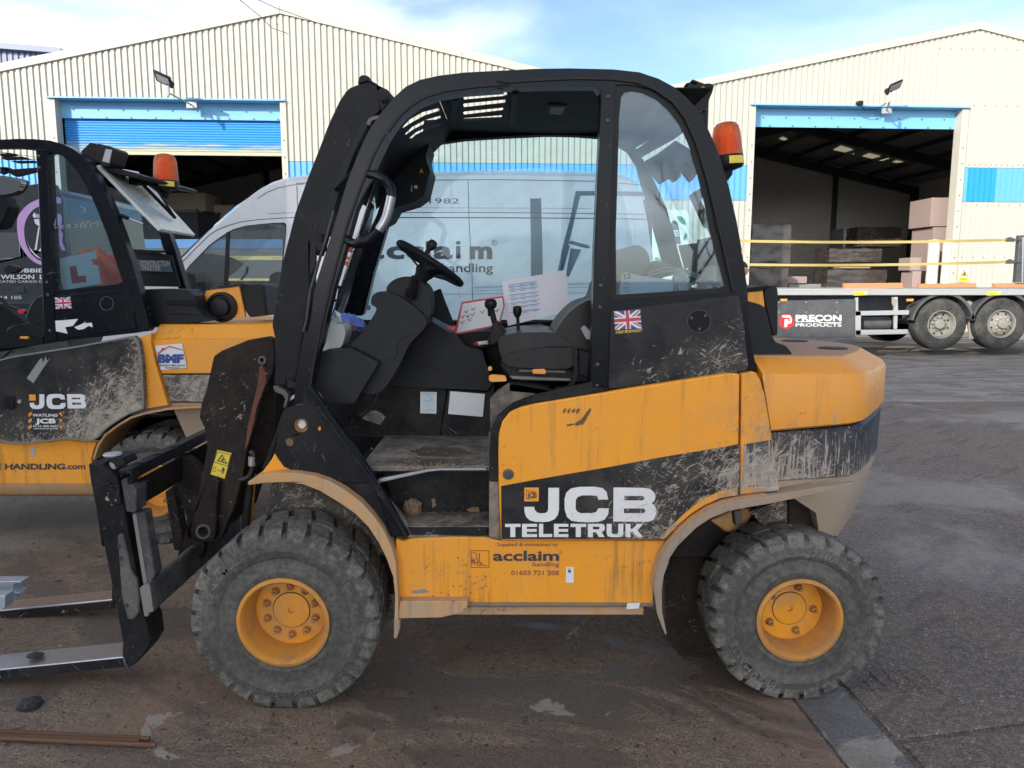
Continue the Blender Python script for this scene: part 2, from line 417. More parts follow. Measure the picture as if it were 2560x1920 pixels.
M['rubber'] = rubber('dusty_tyre_rubber', (.068, .066, .060), (.128, .122, .108))
M['rubber_lug'] = rubber('scuffed_tread_rubber', (.07, .068, .062), (.185, .176, .156))
M['rubber_far'] = rubber('trailer_tyre_rubber', (.03, .03, .03), (.09, .09, .085))
def wheelpaint():
    N = NT('wheel_yellow'); v = N.obj
    a = N.noise(v, 5, 5, .6); b = N.noise(v, 50, 5, .7)
    col = N.mix(N.rng(N.math('ADD', a, N.math('MULTIPLY', b, .5)), .6, 1.05, 0, .75), (.72, .29, .012), (.34, .20, .10))
    return N.done(N.bsdf(col, .5, 0, .5, N.bump(b, .2, .002)))
M['wheel_yel'] = wheelpaint()
M['wheel_lip'] = worn('wheel_rim_dirty', (.60, .26, .04), .7, dust=.75, dustcol=(.27, .17, .10), chips=(.12, .07, .05), spec=.2, bump=.5)
# building and yard
M['cream'] = worn('cream_cladding', (.44, .435, .39), .45, runs=.12, dust=.14, dustcol=(.42, .40, .33), scale=.15, var=.04, bump=.02)
M['cream_trim'] = worn('cream_flashing', (.46, .445, .385), .45, dust=.18, dustcol=(.45, .42, .36), scale=.4, var=.05, bump=.02)
M['blue_band'] = worn('blue_cladding', (.10, .36, .68), .4, dust=.1, dustcol=(.25, .35, .45), scale=.2, var=.06, bump=.02)
M['blue_new'] = worn('new_blue_cladding', (.01, .27, .70), .35, dust=.03, scale=.2, var=.04, bump=.02)
M['blue_trim'] = worn('light_blue_flashing', (.16, .44, .72), .4, dust=.08, scale=.3, var=.05, bump=.02)
def shutter_mat():
    N = NT('roller_shutter'); v = N.obj; x, y, z = N.sep(v)
    n = N.noise(N.map(v, (.6, 1, 9)), 1.6, 5, .65)
    m = N.rng(N.math('ADD', N.math('MULTIPLY', z, -.9), N.math('MULTIPLY', n, .8)), -4.42, -4.16)
    return N.done(N.bsdf(N.mix(m, (.03, .27, .66), (.42, .42, .30)), .4, 0, .5))
M['shutter'] = shutter_mat()
M['roof_sheet'] = worn('grey_roof_sheet', (.30, .31, .32), .5, dust=.2, scale=.2)
M['inner_clad'] = worn('inner_lining', (.80, .78, .74), .7, dust=.2, scale=.2, bump=.02)
M['frame_dk'] = worn('dark_steel_frame', (.04, .05, .07), .5, dust=.2, scale=.3)
M['skylight'] = plain('skylight_sheet', (.85, .82, .62), .5, **{'Emission Color': (1, .93, .62, 1), 'Emission Strength': .10})  # emission stands in for daylight through the sheet; the roof above is solid
M['navy_clad'] = worn('slate_blue_cladding', (.10, .14, .24), .45, dust=.1, scale=.2)
M['galv'] = worn('galvanised_steel', (.36, .375, .385), .5, metal=.2, dust=.35, dustcol=(.35, .33, .3))
M['galv_blue'] = worn('galvanised_channel', (.45, .52, .58), .3, metal=.5, dust=.1)
M['timber'] = worn('orange_timber', (.52, .22, .09), .75, dust=.3, dustcol=(.35, .24, .17), scale=1.5)
M['timber_pale'] = worn('pallet_timber', (.36, .24, .14), .8, dust=.3, scale=1.5)
M['strap'] = plain('yellow_strap', (.40, .31, .10), .7)
M['foam'] = worn('pink_foam', (.30, .225, .21), .85, dust=.2, scale=.5)
M['wrap_dk'] = worn('dark_shrink_wrap', (.035, .028, .026), .22, dust=.2, dustcol=(.2, .17, .15), bump=.6)
M['wrap_clear'] = worn('pale_wrap', (.55, .54, .50), .25, dust=.1, bump=.6)
M['greyboard'] = plain('grey_board', (.22, .22, .22), .8)
M['buff'] = worn('buff_board', (.50, .43, .33), .8, dust=.2)
M['van_white'] = worn('white_van_paint', (.54, .555, .59), .3, runs=.3, dust=.4, dustcol=(.42, .42, .42), scale=.4, var=.02, coat=.5, bump=.02)
M['van_grey'] = worn('grey_van_paint', (.035, .045, .05), .22, dust=.08, scale=.4, var=.04, coat=.6, bump=.01)
M['seam'] = plain('dark_seam', (.03, .03, .035), .7)
M['slate'] = plain('slate_print', (.055, .095, .13), .5)
M['lilac'] = plain('lilac_print', (.50, .30, .58), .5)
M['trim_blk'] = plain('black_trim', (.009, .009, .010), .5, spec=.25)
M['side_guard'] = worn('grey_side_panel', (.045, .052, .062), .5, dust=.2, scale=.5)
M['deck'] = worn('worn_deck_edge', (.30, .27, .23), .8, dust=.4, scale=1)
M['skin'] = plain('skin', (.50, .27, .19), .55, **{'Subsurface Weight': .05})
M['hair'] = plain('dark_hair', (.015, .012, .011), .7)
M['workwear'] = plain('navy_workwear', (.03, .035, .05), .85)
M['hivis'] = plain('orange_cloth', (.85, .13, .05), .75)
M['bluecloth'] = plain('blue_cloth', (.22, .30, .72), .8)
M['whitebag'] = plain('white_plastic_bag', (.62, .62, .56), .45)
M['nut'] = worn('rusty_nut', (.42, .19, .05), .6, dust=.6, dustcol=(.20, .12, .07))
M['stripe_yel'] = plain('faded_yellow_stripe', (.50, .42, .16), .6)
M['clod'] = worn('brown_dried_mud', (.20, .115, .07), .9, dust=.3, bump=.5)
M['mudclod'] = plain('dark_mud', (.022, .020, .022), .8)
M['rust'] = worn('rusty_rebar', (.16, .075, .035), .8, dust=.5, dustcol=(.10, .085, .08), scale=2)
M['lorry_white'] = plain('lorry_white', (.60, .64, .62), .3); M['lorry_grn'] = plain('leaf_green', (.05, .24, .15), .5)
M['brick_wall'] = worn('grey_brown_cladding', (.20, .19, .18), .6, dust=.2, scale=.2)
M['bark'] = plain('bark', (.05, .04, .035), .9)

M['stain'] = plain('dark_floor_stain', (.085, .062, .045), .6)

M['scrape'] = worn('bare_brown_scrape', (.16, .085, .045), .8, dust=.5, dustcol=(.09, .07, .055))

M['glass_side'] = glass('side_glass', (.80, .92, .96), .03, refl=.3)

M['blue_dark'] = plain('faded_blue_rail', (.02, .12, .30), .5)

M['rust_red'] = worn('rust_run', (.15, .05, .03), .8, dust=.6, dustcol=(.05, .03, .025))

M['worn_grey'] = worn('worn_dusty_carriage', (.05, .05, .05), .65, dust=.9, dustcol=(.17, .16, .15), chips=(.34, .32, .29), spec=.2, bump=.5, scuff=(.3, .29, .27))

M['rim_dirty'] = worn('dirty_wheel_rim', (.24, .235, .215), .6, dust=.5, dustcol=(.13, .12, .10), scale=1.5, bump=.3)
# ---------------------------------------------------------------- ground
def ground_mat(name, kind):
    N = NT(name); v = N.pos
    big = N.noise(v, .55, 5, .6, .6); mid = N.noise(v, 2.3, 7, .68, .5); fine = N.noise(v, 30, 7, .75); grit = N.noise(v, 110, 5, .75)
    st = N.noise(N.map(v, (1, 2.2, 1), (0, 0, 20)), 1.1, 6, .65, .8)
    fc = N.rng(fine, .36, .64); gc = N.rng(grit, .36, .64); mc = N.rng(mid, .38, .64)
    wet = N.rng(st, .455, .56)
    if kind == 'asphalt':
        pe = N.vor(v, 64); pr = N.sep(N.vor(v, 64, out='Color'))
        size = N.math('MULTIPLY', pr[1], .34)
        stone = N.math('MULTIPLY', N.rng(N.math('SUBTRACT', pe, size), .06, -.04), N.rng(pr[0], .70, .74))
        col = N.mix(gc, (.12, .096, .084), (.46, .38, .335)); col = N.mix(fc, N.mix(.65, col, (.085, .067, .057)), col)
        col = N.mix(N.rng(big, .42, .66, 0, .4), col, (.16, .135, .125)); col = N.mix(N.math('MULTIPLY', mc, .28), col, (.34, .265, .20))
        rut = N.noise(N.map(v, (1.2, 9, 1), (0, 0, -42)), 1.2, 5, .6, .3); col = N.mix(N.rng(rut, .52, .68, 0, .45), col, (.11, .09, .085))
        col = N.mix(N.math('MULTIPLY', stone, .75), col, N.mix(pr[2], (.34, .30, .26), (.66, .60, .54)))
        h = N.math('ADD', N.math('ADD', N.math('MULTIPLY', fc, .8), N.math('MULTIPLY', gc, .5)), N.math('MULTIPLY', stone, .5)); wet = N.rng(big, .50, .62); bs = 1.; dry = .85
    elif kind == 'brown':
        x, y, z = N.sep(v)
        col = N.mix(gc, (.12, .086, .062), (.42, .32, .24)); col = N.mix(fc, N.mix(.55, col, (.09, .066, .05)), col)
        col = N.mix(N.math('MULTIPLY', mc, .6), col, (.17, .12, .085)); col = N.mix(N.math('MULTIPLY', N.rng(N.noise(v, 1.3, 5, .6, .5), .50, .68), .5), col, (.32, .20, .13))
        col = N.mix(N.math('MULTIPLY', wet, .68), col, N.mix(gc, (.035, .026, .020), (.12, .09, .07)))
        gx = N.math('ADD', N.math('MULTIPLY', x, -.34), N.math('MULTIPLY', y, .11))
        pale = N.rng(N.math('ADD', gx, N.math('MULTIPLY', big, 1.5)), 2.02, 2.2)
        col = N.mix(N.math('MULTIPLY', pale, N.rng(mid, .3, .6, .6, 1)), col, N.mix(gc, (.20, .18, .15), (.36, .33, .285)))
        pit = N.rng(N.noise(N.map(v, (1, 1, 1), (0, 0, 40)), 34, 5, .7, 1.), .60, .64); col = N.mix(N.math('MULTIPLY', pit, .8), col, (.020, .015, .012))
        patch = N.rng(N.noise(v, 1.6, 6, .65, 1.4), .63, .645); col = N.mix(N.math('MULTIPLY', patch, .75), col, (.36, .32, .27))
        h = N.math('SUBTRACT', N.math('ADD', N.math('MULTIPLY', fc, .5), N.math('MULTIPLY', gc, .35)), N.math('MULTIPLY', pit, .9)); bs = .8; dry = .85
        wet = N.math('MULTIPLY', wet, N.math('SUBTRACT', 1., pale))
    elif kind == 'strip':
        pa = N.rng(N.noise(v, 3.2, 7, .65, 1.2), .49, .52)
        col = N.mix(pa, N.mix(gc, (.09, .085, .086), (.20, .19, .185)), N.mix(gc, (.22, .20, .17), (.35, .32, .27)))
        col = N.mix(N.math('MULTIPLY', mc, .4), col, (.085, .07, .06)); h = N.math('ADD', fc, gc); bs = .4; dry = .75; wet = N.math('MULTIPLY', wet, .6)
    else:
        w_ = N.noise(N.map(v, (.7, 1.7, 1)), 1.9, 8, .72, .8)
        col = N.mix(N.rng(w_, .38, .62), (.19, .165, .145), (.38, .34, .30)); col = N.mix(N.rng(gc, 0, 1, 0, .45), col, (.12, .11, .10))
        wet = N.rng(N.noise(N.map(v, (.25, 1, 1)), .7, 6, .65, .6), .52, .60); col = N.mix(N.math('MULTIPLY', wet, .7), col, (.075, .066, .062))
        h = N.math('ADD', fc, w_); bs = .4; dry = .8
    ro = N.math('SUBTRACT', dry, N.math('MULTIPLY', wet, .55)); sp = N.math('ADD', .12, N.math('MULTIPLY', wet, .42))
    q = N.bsdf(col, ro, 0, .2, N.bump(h, bs, .005)); N.t.links.new(sp, q.node.inputs['Specular IOR Level'])
    return N.done(q)
M['asphalt'] = ground_mat('asphalt', 'asphalt'); M['brown'] = ground_mat('stained_concrete', 'brown')
M['strip'] = ground_mat('concrete_strip', 'strip'); M['farcon'] = ground_mat('worn_yard_concrete', 'far')
def sheet(name, pts, z, mat):
    mb = MB(); mb.add([(p[0], p[1], z) for p in pts], [tuple(range(len(pts)))])
    o = mb.build(name, mat); o['kind'] = 'structure'; return o
sheet('ground', [(-900, -600), (900, -600), (900, 1200), (-900, 1200)], -.010, M['asphalt'])
a1, b1 = G(2087, 1702), G(2290, 1920)
dl = (a1 - b1).normalized()
top = a1 + dl * 4.6; bot = b1 - dl * 4
nrm_ = Vector((-dl.y, dl.x, 0))                      # towards the left of the line
def dense_sheet(name, pts, z, th, mat, bev=.004):
    mb = MB(); mb.slab([Vector((p[0], p[1], z)) for p in pts], (0, 0, -th)); o = mb.build(name, mat, bevel=bev); o['kind'] = 'structure'; return o
sw = .21
le = [top + nrm_ * sw, bot + nrm_ * sw]
dense_sheet('concrete_apron', [le[0] + nrm_ * .012, le[1] + nrm_ * .012, (-30, bot.y - 3, 0), (-30, 13, 0), (le[0].x - .5, 9.3, 0), (le[0].x, 8.2, 0)], 0, .03, M['brown'])
dense_sheet('kerb_strip', [top, bot, bot + nrm_ * sw, top + nrm_ * sw], 0.001, .03, M['strip'])
gap = .03
c1, d1 = G(2252, 1845), G(2560, 1805); cd = (d1 - c1).normalized(); cn = Vector((-cd.y, cd.x, 0))
t2 = top - nrm_ * gap
def isect(p, d, q, e):
    den = d.x * e.y - d.y * e.x; t = ((q.x - p.x) * e.y - (q.y - p.y) * e.x) / den; return p + d * t
j = isect(b1 - nrm_ * gap, dl, c1, cd)
e1, f1 = G(1760, 1010), G(2560, 1002); ed = (f1 - e1).normalized()
k_ = isect(b1 - nrm_ * gap, dl, e1, ed)
far_r = 40
dense_sheet('asphalt_slab', [j, c1 + cd * far_r, f1 + ed * far_r, e1 + ed * -.2 if e1.x > k_.x else k_, k_] if False else [j, c1 + cd * far_r, f1 + ed * far_r, k_], 0, .03, M['asphalt'])
j2 = j - Vector((cn.x, cn.y, 0)) * .016
dense_sheet('asphalt_slab', [j2 - dl * .01, bot - nrm_ * gap, bot + cd * far_r, c1 + cd * far_r - cn * .016], 0, .03, M['asphalt'])
en = Vector((-ed.y, ed.x, 0))
dense_sheet('yard_concrete', [k_ + en * .014, f1 + ed * far_r + en * .014, (60, 21.5, 0), (-30, 21.5, 0), (-30, 13.02, 0), (le[0].x - .51, 9.32, 0)], 0, .03, M['farcon'])
# ridges where tyres dragged the asphalt
gm = MB()
for i, (ua, va, ub, vb) in enumerate(((2160, 1668, 2262, 1757), (2195, 1662, 2300, 1764), (2235, 1662, 2345, 1764), (2278, 1664, 2392, 1762), (2150, 1690, 2225, 1760))):
    a, b = G(ua, va), G(ub, vb); d = (b - a); pts = []
    n_ = 14
    for q in range(n_ + 1):
        t = q / n_; pts.append(a + d * t + Vector((0, 0, -.006 + .0)))
    r_ = [.012 * math.sin(math.pi * q / n_) ** .5 + .0008 + rnd(-.0015, .0015) * (0 < q < n_) for q in range(n_ + 1)]
    gm.tube(pts, r_, 8)
o = gm.build('asphalt_ridges', M['asphalt'], smoothang=60); o['kind'] = 'structure'
# ---------------------------------------------------------------- the twin-gabled warehouse
FA = rad(3.5); FE = Vector((math.cos(FA), math.sin(FA), 0)); FN = Vector((math.sin(FA), -math.cos(FA), 0)); F0 = Vector((0, 22, 0))
def fs(u, v, off=0.):
    """photo pixel -> (along facade, height) on the facade plane moved out by off"""
    d = ray(u, v); o = Vector((0, 0, CAM_H)); q = F0 + FN * off
    t = (q - o).dot(FN) / d.dot(FN); p = o + d * t
    return (p - F0).dot(FE), p.z
def W(s, z, off=0.): return F0 + FE * s + FN * off + Vector((0, 0, z))
wh = thing('warehouse', 'cream ribbed warehouse with two gables, blue stripe and two tall doorways', 'building', W(3, 0))
rL, rLz = fs(700, 18); rR, rRz = fs(2450, 58); va, vz = fs(1594, 233)
_, zl = fs(0, 163); sl0 = fs(0, 163)[0]
mL = (rLz - fs(0, 163)[1]) / (rL - sl0)
mR = (rLz - vz) / (va - rL); mR2 = (rRz - vz) / (rR - va)
sL0 = rL - (rLz - 4.6) / mL; sR1 = rR + (rRz - vz) / mR2
def ztop(s):
    if s < rL: return rLz - (rL - s) * mL
    if s < va: return rLz - (s - rL) * mR
    if s < rR: return rRz - (rR - s) * mR2
    return rRz - (s - rR) * mR2
zb1 = (fs(1880, 414)[1] + fs(715, 401)[1] + fs(2450, 423)[1]) / 3; zb0 = zb1 - (fs(1870, 414)[1] - fs(1870, 501)[1])
dl0, dlz = fs(136, 246); dl1 = fs(699, 248)[0]; dr0, drz = fs(1890, 264); dr1 = fs(2406, 274)[0]
PITCH_R = .1656
def ribs(s0, s1, zlo, zhi, name, mat, depth=.037, hi_off=0., parent=wh, off=0., ph=0.):
    """trapezoid-profile sheet between two edges; zlo/zhi numbers or functions of s"""
    lo = zlo if callable(zlo) else (lambda s: zlo); hi = zhi if callable(zhi) else (lambda s: zhi)
    prof = [(0, 0), (.54, 0), (.62, -1), (.93, -1), (1, 0)]
    k0 = math.floor((s0 - ph) / PITCH_R) - 1; pts = []
    k = k0
    while True:
        for a, d in prof[:-1]:
            s = (k + a) * PITCH_R + ph
            pts.append((s, d * depth))
        k += 1
        if k * PITCH_R + ph > s1: break
    cut = []
    for (a, da), (b, db) in zip(pts, pts[1:]):
        if b <= s0 or a >= s1: continue
        if a < s0: da = da + (db - da) * (s0 - a) / (b - a); a = s0
        if b > s1: db = da + (db - da) * (s1 - a) / (b - a); b = s1
        if not cut: cut.append((a, da))
        cut.append((b, db))
    mb = MB(); vs = []
    for s, d in cut: vs += [W(s, lo(s), d + off), W(s, hi(s), d + off)]
    mb.add(vs, [(2 * i, 2 * i + 2, 2 * i + 3, 2 * i + 1) for i in range(len(cut) - 1)])
    return mb.build(name, mat, parent)
seg = [(sL0, dl0 - .18), (dl1 + .16, dr0 - .16), (dr1 + .2, sR1)]
for a, b in seg:
    ribs(a, b, 0, zb0, 'wall_cladding', M['cream'])
    ribs(a, b, zb1 + .01, lambda s: ztop(s) - .12, 'wall_cladding', M['cream'])
bl = fs(2420, 450)[0]; bl2 = fs(2492, 450)[0]
for a, b, m_ in ((sL0, dl0 - .18, 'blue_band'), (dl1 + .16, dr0 - .16, 'blue_band'), (dr1 + .2, bl, 'blue_band'), (bl, bl2, 'blue_new'), (bl2, sR1, 'blue_band')):
    ribs(a, b, zb0 + .012, zb1, 'blue_cladding', M[m_])
for a, b, z in ((dl0 - .18, dl1 + .16, dlz + .05), (dr0 - .16, dr1 + .2, drz + .05)):
    ribs(a, b, z, lambda s: ztop(s) - .12, 'wall_cladding', M['cream'])
# verge flashings
def verge(s0, s1, name='verge_trim'):
    mb = MB(); 
    for a, b in ((s0, s1),):
        n_ = 6
        for i in range(n_):
            sa, sb = a + (b - a) * i / n_, a + (b - a) * (i + 1) / n_ - .006
            mb.slab([W(sa, ztop(sa) - .17, .05), W(sb, ztop(sb) - .17, .05), W(sb, ztop(sb) + .03 + (i % 2) * .004, .05), W(sa, ztop(sa) + .03 + (i % 2) * .004, .05)], -FN * .10)
    return mb.build(name, M['cream_trim'], wh)
verge(sL0, rL - .003); verge(rL + .003, va); verge(va + .01, rR - .003); verge(rR + .003, sR1)
DEP = 19.
for a, b in ((sL0, rL), (rL, va), (va, rR), (rR, sR1)):     # roof sheets
    mb = MB(); e = .001
    mb.slab([W(a, ztop(a + e), .03), W(b, ztop(b - e), .03), W(b, ztop(b - e), -DEP), W(a, ztop(a + e), -DEP)], (0, 0, -.06))
    mb.build('roof', M['roof_sheet'], wh)
mb = MB()
for s in (sL0, sR1): mb.slab([W(s, 0, 0), W(s, 0, -DEP), W(s, ztop(s) - .02, -DEP), W(s, ztop(s) - .02, 0)], FE * (.1 if s < 0 else -.1))
mb.slab([W(sL0, 0, -DEP), W(sR1, 0, -DEP), W(sR1, ztop(sR1) - .02, -DEP), W(rR, rRz - .02, -DEP), W(va, vz - .02, -DEP), W(rL, rLz - .02, -DEP), W(sL0, ztop(sL0) - .02, -DEP)], FN * .1)
mb.slab([W(va - .05, 0, -.2), W(va - .05, 0, -DEP), W(va - .05, vz - .1, -DEP), W(va - .05, vz - .1, -.2)], FE * .1)
mb.build('inner_wall', M['inner_clad'], wh)
mb = MB()                                             # lining ribs on the back wall
s = va + .3
while s < sR1 - .3:
    mb.slab([W(s, 0, -DEP + .1), W(s + .05, 0, -DEP + .1), W(s + .05, ztop(s) - .3, -DEP + .1), W(s, ztop(s) - .3, -DEP + .1)], FN * .02); s += .3
mb.build('wall_lining_rib', M['inner_clad'], wh, kind='stuff')
mb = MB()
mb.slab([W(sL0, .012, -.05), W(sR1, .012, -.05), W(sR1, .012, -DEP), W(sL0, .012, -DEP)], (0, 0, -.05))
mb.build('warehouse_floor', M['farcon'], wh)
# portal frames and purlins
def frame_beam(a, b, w, h, mat='frame_dk', name='rafter'): return MB().bar(a, b, w, h).build(name, M[mat], wh)
for (a, r, rz, b) in ((sL0, rL, rLz, va), (va, rR, rRz, sR1)):
    for d in (-.45, -6.5, -12.6, -DEP + .35):
        frame_beam(W(a, ztop(a + .01) - .5, d), W(r, rz - .38, d), .2, .42); frame_beam(W(r, rz - .38, d), W(b, ztop(b - .01) - .5, d), .2, .42)
        for s in (a + .25, b - .25): frame_beam(W(s, 0, d), W(s, ztop(s) - .4, d), .3, .3, name='column')
    for s in (r - 5.2, r, r + 5.2): frame_beam(W(s, 0, -DEP + .25), W(s, ztop(s) - .4, -DEP + .25), .22, .22, name='column')
    for side in (-1, 1):
        for i in range(1, 7):
            s = r + side * i * (abs(b - r)) / 7
            frame_beam(W(s, ztop(s) - .17, -.2), W(s, ztop(s) - .17, -DEP + .2), .07, .17, name='purlin')
    continue
    # unused
    for i, (k, d) in enumerate(((1.1, -7.4), (1.1, -10.2), (2.3, -8.8), (2.3, -11.6), (3.6, -9.6), (-1.4, -9))):
        s = r + k * 1.35 if k > 0 else r + k
        mb = MB(); w_ = .95
        mb.slab([W(s, ztop(s) - .075, d), W(s + 1.3, ztop(s + 1.3) - .075, d), W(s + 1.3, ztop(s + 1.3) - .075, d - w_), W(s, ztop(s) - .075, d - w_)], (0, 0, -.015))
        mb.build('roof_light', M['skylight'], wh)
# roof lights set under the right-hand slope
def roofpt(u, v):
    o = Vector((0, 0, CAM_H)); d = ray(u, v); p0 = W(rR, rRz - .09); n = (FE + Vector((0, 0, -mR2))).cross(FN)
    return o + d * ((p0 - o).dot(n) / d.dot(n))
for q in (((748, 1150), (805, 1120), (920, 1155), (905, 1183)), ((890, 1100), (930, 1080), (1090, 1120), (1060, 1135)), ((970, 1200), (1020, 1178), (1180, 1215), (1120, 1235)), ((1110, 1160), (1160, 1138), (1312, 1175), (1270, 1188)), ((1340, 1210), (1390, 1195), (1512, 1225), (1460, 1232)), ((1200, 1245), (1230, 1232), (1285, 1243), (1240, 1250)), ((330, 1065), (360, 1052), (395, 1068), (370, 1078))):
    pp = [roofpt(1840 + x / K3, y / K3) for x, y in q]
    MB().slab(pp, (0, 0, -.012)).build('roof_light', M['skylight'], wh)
# door surrounds
REC = .30
def doorway(s0, s1, z1, zf, left_w, right_w):
    mb = MB(); mc = MB()
    mb.slab([W(s0 - left_w, 0, .012), W(s0, 0, .012), W(s0, z1, .012), W(s0 - left_w, z1, .012)], -FN * .05)
    mc.slab([W(s1, 0, .012), W(s1 + right_w, 0, .012), W(s1 + right_w, z1, .012), W(s1, z1, .012)], -FN * .05)
    mb.slab([W(s0, 0, -.04), W(s0, z1, -.04), W(s0, z1, -REC - .02), W(s0, 0, -REC - .02)], -FE * .03)
    mc.slab([W(s1, 0, -.04), W(s1, z1, -.04), W(s1, z1, -REC - .02), W(s1, 0, -REC - .02)], FE * .03)
    mb.build('door_jamb', M['cream_trim'], wh); mc.build('door_jamb', M['cream_trim'], wh)
    mb = MB(); mb.slab([W(s0 - left_w, z1 + .002, .085), W(s1 + right_w, z1 + .002, .085), W(s1 + right_w, z1 + .002, -REC), W(s0 - left_w, z1 + .002, -REC)], (0, 0, .035))
    mb.build('lintel_flashing', M['blue_trim'], wh)
    mb = MB(); mb.slab([W(s0 + .002, zf, -REC), W(s1 - .002, zf, -REC), W(s1 - .002, z1 - .002, -REC), W(s0 + .002, z1 - .002, -REC)], -FN * .04)
    mb.build('door_fascia', M['blue_trim'], wh)
    mb = MB(); n_ = 9
    for i in range(n_):
        s = s0 + (s1 - s0) * (i + .5) / n_
        for z in (zf + .03, (zf + z1) / 2): mb.box(W(s + (.2 if z < zf + .1 else 0), z, -REC + .006), (.035, .02, .035))
    for k in range(12):
        for s in (s0 - left_w * .5, s1 + right_w * .5): mb.box(W(s, .4 + k * .45, .018), (.03, .02, .03))
    mb.build('fixing_screw', M['steel_dk'], wh, kind='stuff')
zfl = fs(400, 298, -REC)[1]; zfr = fs(2130, 320, -REC)[1]
doorway(dl0, dl1, dlz, zfl, .18, .16); doorway(dr0, dr1, drz, zfr, .16, .2)
zsh = fs(400, 386, -REC - .12)[1]
mb = MB(); vs = []; n_ = int((zfl + .12 - zsh) / .068); 
rows = []
for i in range(n_):
    z = zsh + .07 + i * .068
    rows += [(z, 0), (z + .022, .022), (z + .044, .022), (z + .066, 0)]
for z, d in rows: vs += [W(dl0 + .02, z, -REC - .12 + d), W(dl1 - .02, z, -REC - .12 + d)]
mb.add(vs, [(2 * i, 2 * i + 1, 2 * i + 3, 2 * i + 2) for i in range(len(rows) - 1)])
mb.build('shutter_slats', M['shutter'], wh, kind='stuff')
MB().slab([W(dl0 + .02, zsh - .02, -REC - .08), W(dl1 - .02, zsh - .02, -REC - .08), W(dl1 - .02, zsh + .07, -REC - .08), W(dl0 + .02, zsh + .07, -REC - .08)], -FN * .06).build('shutter_bottom_rail', M['shutter'], wh)
# fixing dots above the stripe
mb = MB(); s = dl1 + .3
while s < dr0 - .2: mb.box(W(s, zb1 + .09, -.02), (.03, .03, .03)); s += PITCH_R * 1
mb.build('fixing_screw', M['steel_dk'], wh, kind='stuff')
mb = MB()
for z_, a_, b_, st_ in ((zb1 + 1.75, dr1 + .3, sR1 - .2, 2), (zb1 + 3.3, dr0 + .3, rR + 4, 2), (zb1 + .09, dr1 + .3, sR1 - .2, 1), (zb0 - .09, dr1 + .3, sR1 - .2, 2), (zb1 + 3.6, rL - 7, rL + 8, 2), (zb0 - 1.6, dr1 + .3, sR1 - .2, 2)):
    s = a_
    while s < b_:
        if z_ < ztop(s) - .4: mb.box(W(math.floor(s / PITCH_R) * PITCH_R + .77 * PITCH_R, z_, -.04), (.028, .02, .028))
        s += PITCH_R * st_
mb.build('fixing_screw', M['scrape'], wh, kind='stuff')
# floodlights on arms
def floodlight(u, v, label, flip=1, k=1.):
    s, z = fs(u, v, .75); base = W(s, z, 0)
    t = thing('floodlight', label, 'floodlight', tuple(base), group='floodlights above the warehouse doors')
    a = W(s + .45 * 1, z - .42, .02); b = W(s + .12, z - .28, .75)
    MB().tube([a, b], .022, 8).tube([b - Vector((0, 0, .08)), b + Vector((0, 0, .18))], .035, 8).build('arm', M['galv'], t)
    MB().box(a, (.28, .04, .16)).build('wall_plate', M['galv'], t)
    m = Matrix.Rotation(rad(24 * flip), 3, 'Y') @ Matrix.Rotation(rad(-28), 3, 'X')
    hb = b + Vector((-.10 * flip, -.02, .34))
    MB().box(hb, (.46 * k, .40 * k, .06), m).box(hb + Vector((.12 * flip, .12, -.1)), (.14, .12, .14), m).build('housing', M['trim_blk'], t, bevel=.012)
    MB().box(hb + m @ Vector((0, -.0, -.033)) , (.34, .26, .01), m).build('lamp_glass', M['galv'], t)
floodlight(408, 204, 'black floodlight on grey arm above the blue roller shutter', 1)
floodlight(2216, 222, 'black floodlight above the open warehouse doorway', -1, .8)
s, z = fs(2150, 258, .15)
t = thing('security_camera', 'small dark camera beside the floodlight arm above the open doorway', 'camera', tuple(W(s, z, 0)))
MB().box(W(s, z, .12), (.14, .2, .11)).build('housing', M['trim_blk'], t, bevel=.01); MB().tube([W(s, z, 0), W(s, z, .1)], .02).build('bracket', M['galv'], t)
MB().tube([W(s + .06, z - .05, .08), W(s + .2, z - .17, .05), W(s + .5, z - .14, .05), W(s + .8, z + .02, .1)], .012, 6).build('cable', M['trim_blk'], t)
# slate-blue shed beyond the left end
Yn = 34
n0 = P(-260, 60, Yn); n1_ = P(150, 118, Yn)
sh = thing('shed', 'slate blue metal shed roofline behind the cream gable end', 'building', (n0.x, Yn, 0))
mb = MB(); mb.slab([P(-400, 72, Yn), P(147, 118, Yn), P(160, 133, Yn), P(-400, 90, Yn)], (0, 8, 0)); mb.build('roof_edge', M['navy_clad'], sh)
mb = MB(); vs = []; x0 = P(-400, 0, Yn).x; x1 = P(150, 0, Yn).x; i = 0; x = x0
prof = []
while x < x1: prof += [(x, 0), (x + .12, 0), (x + .15, .05), (x + .22, .05)]; x += .25
zt = lambda x: P(-400, 90, Yn).z + (P(150, 131, Yn).z - P(-400, 90, Yn).z) * (x - x0) / (x1 - x0)
for x, d in prof: vs += [(x, Yn + .3 + d, 0), (x, Yn + .3 + d, zt(x) + .05)]
mb.add(vs, [(2 * i, 2 * i + 2, 2 * i + 3, 2 * i + 1) for i in range(len(prof) - 1)]); mb.build('wall_cladding', M['navy_clad'], sh)
MB().slab([(x1, Yn + .3, 0), (x1, Yn + 8, 0), (x1, Yn + 8, zt(x1)), (x1, Yn + .3, zt(x1))], (-.1, 0, 0)).build('side_wall', M['navy_clad'], sh)
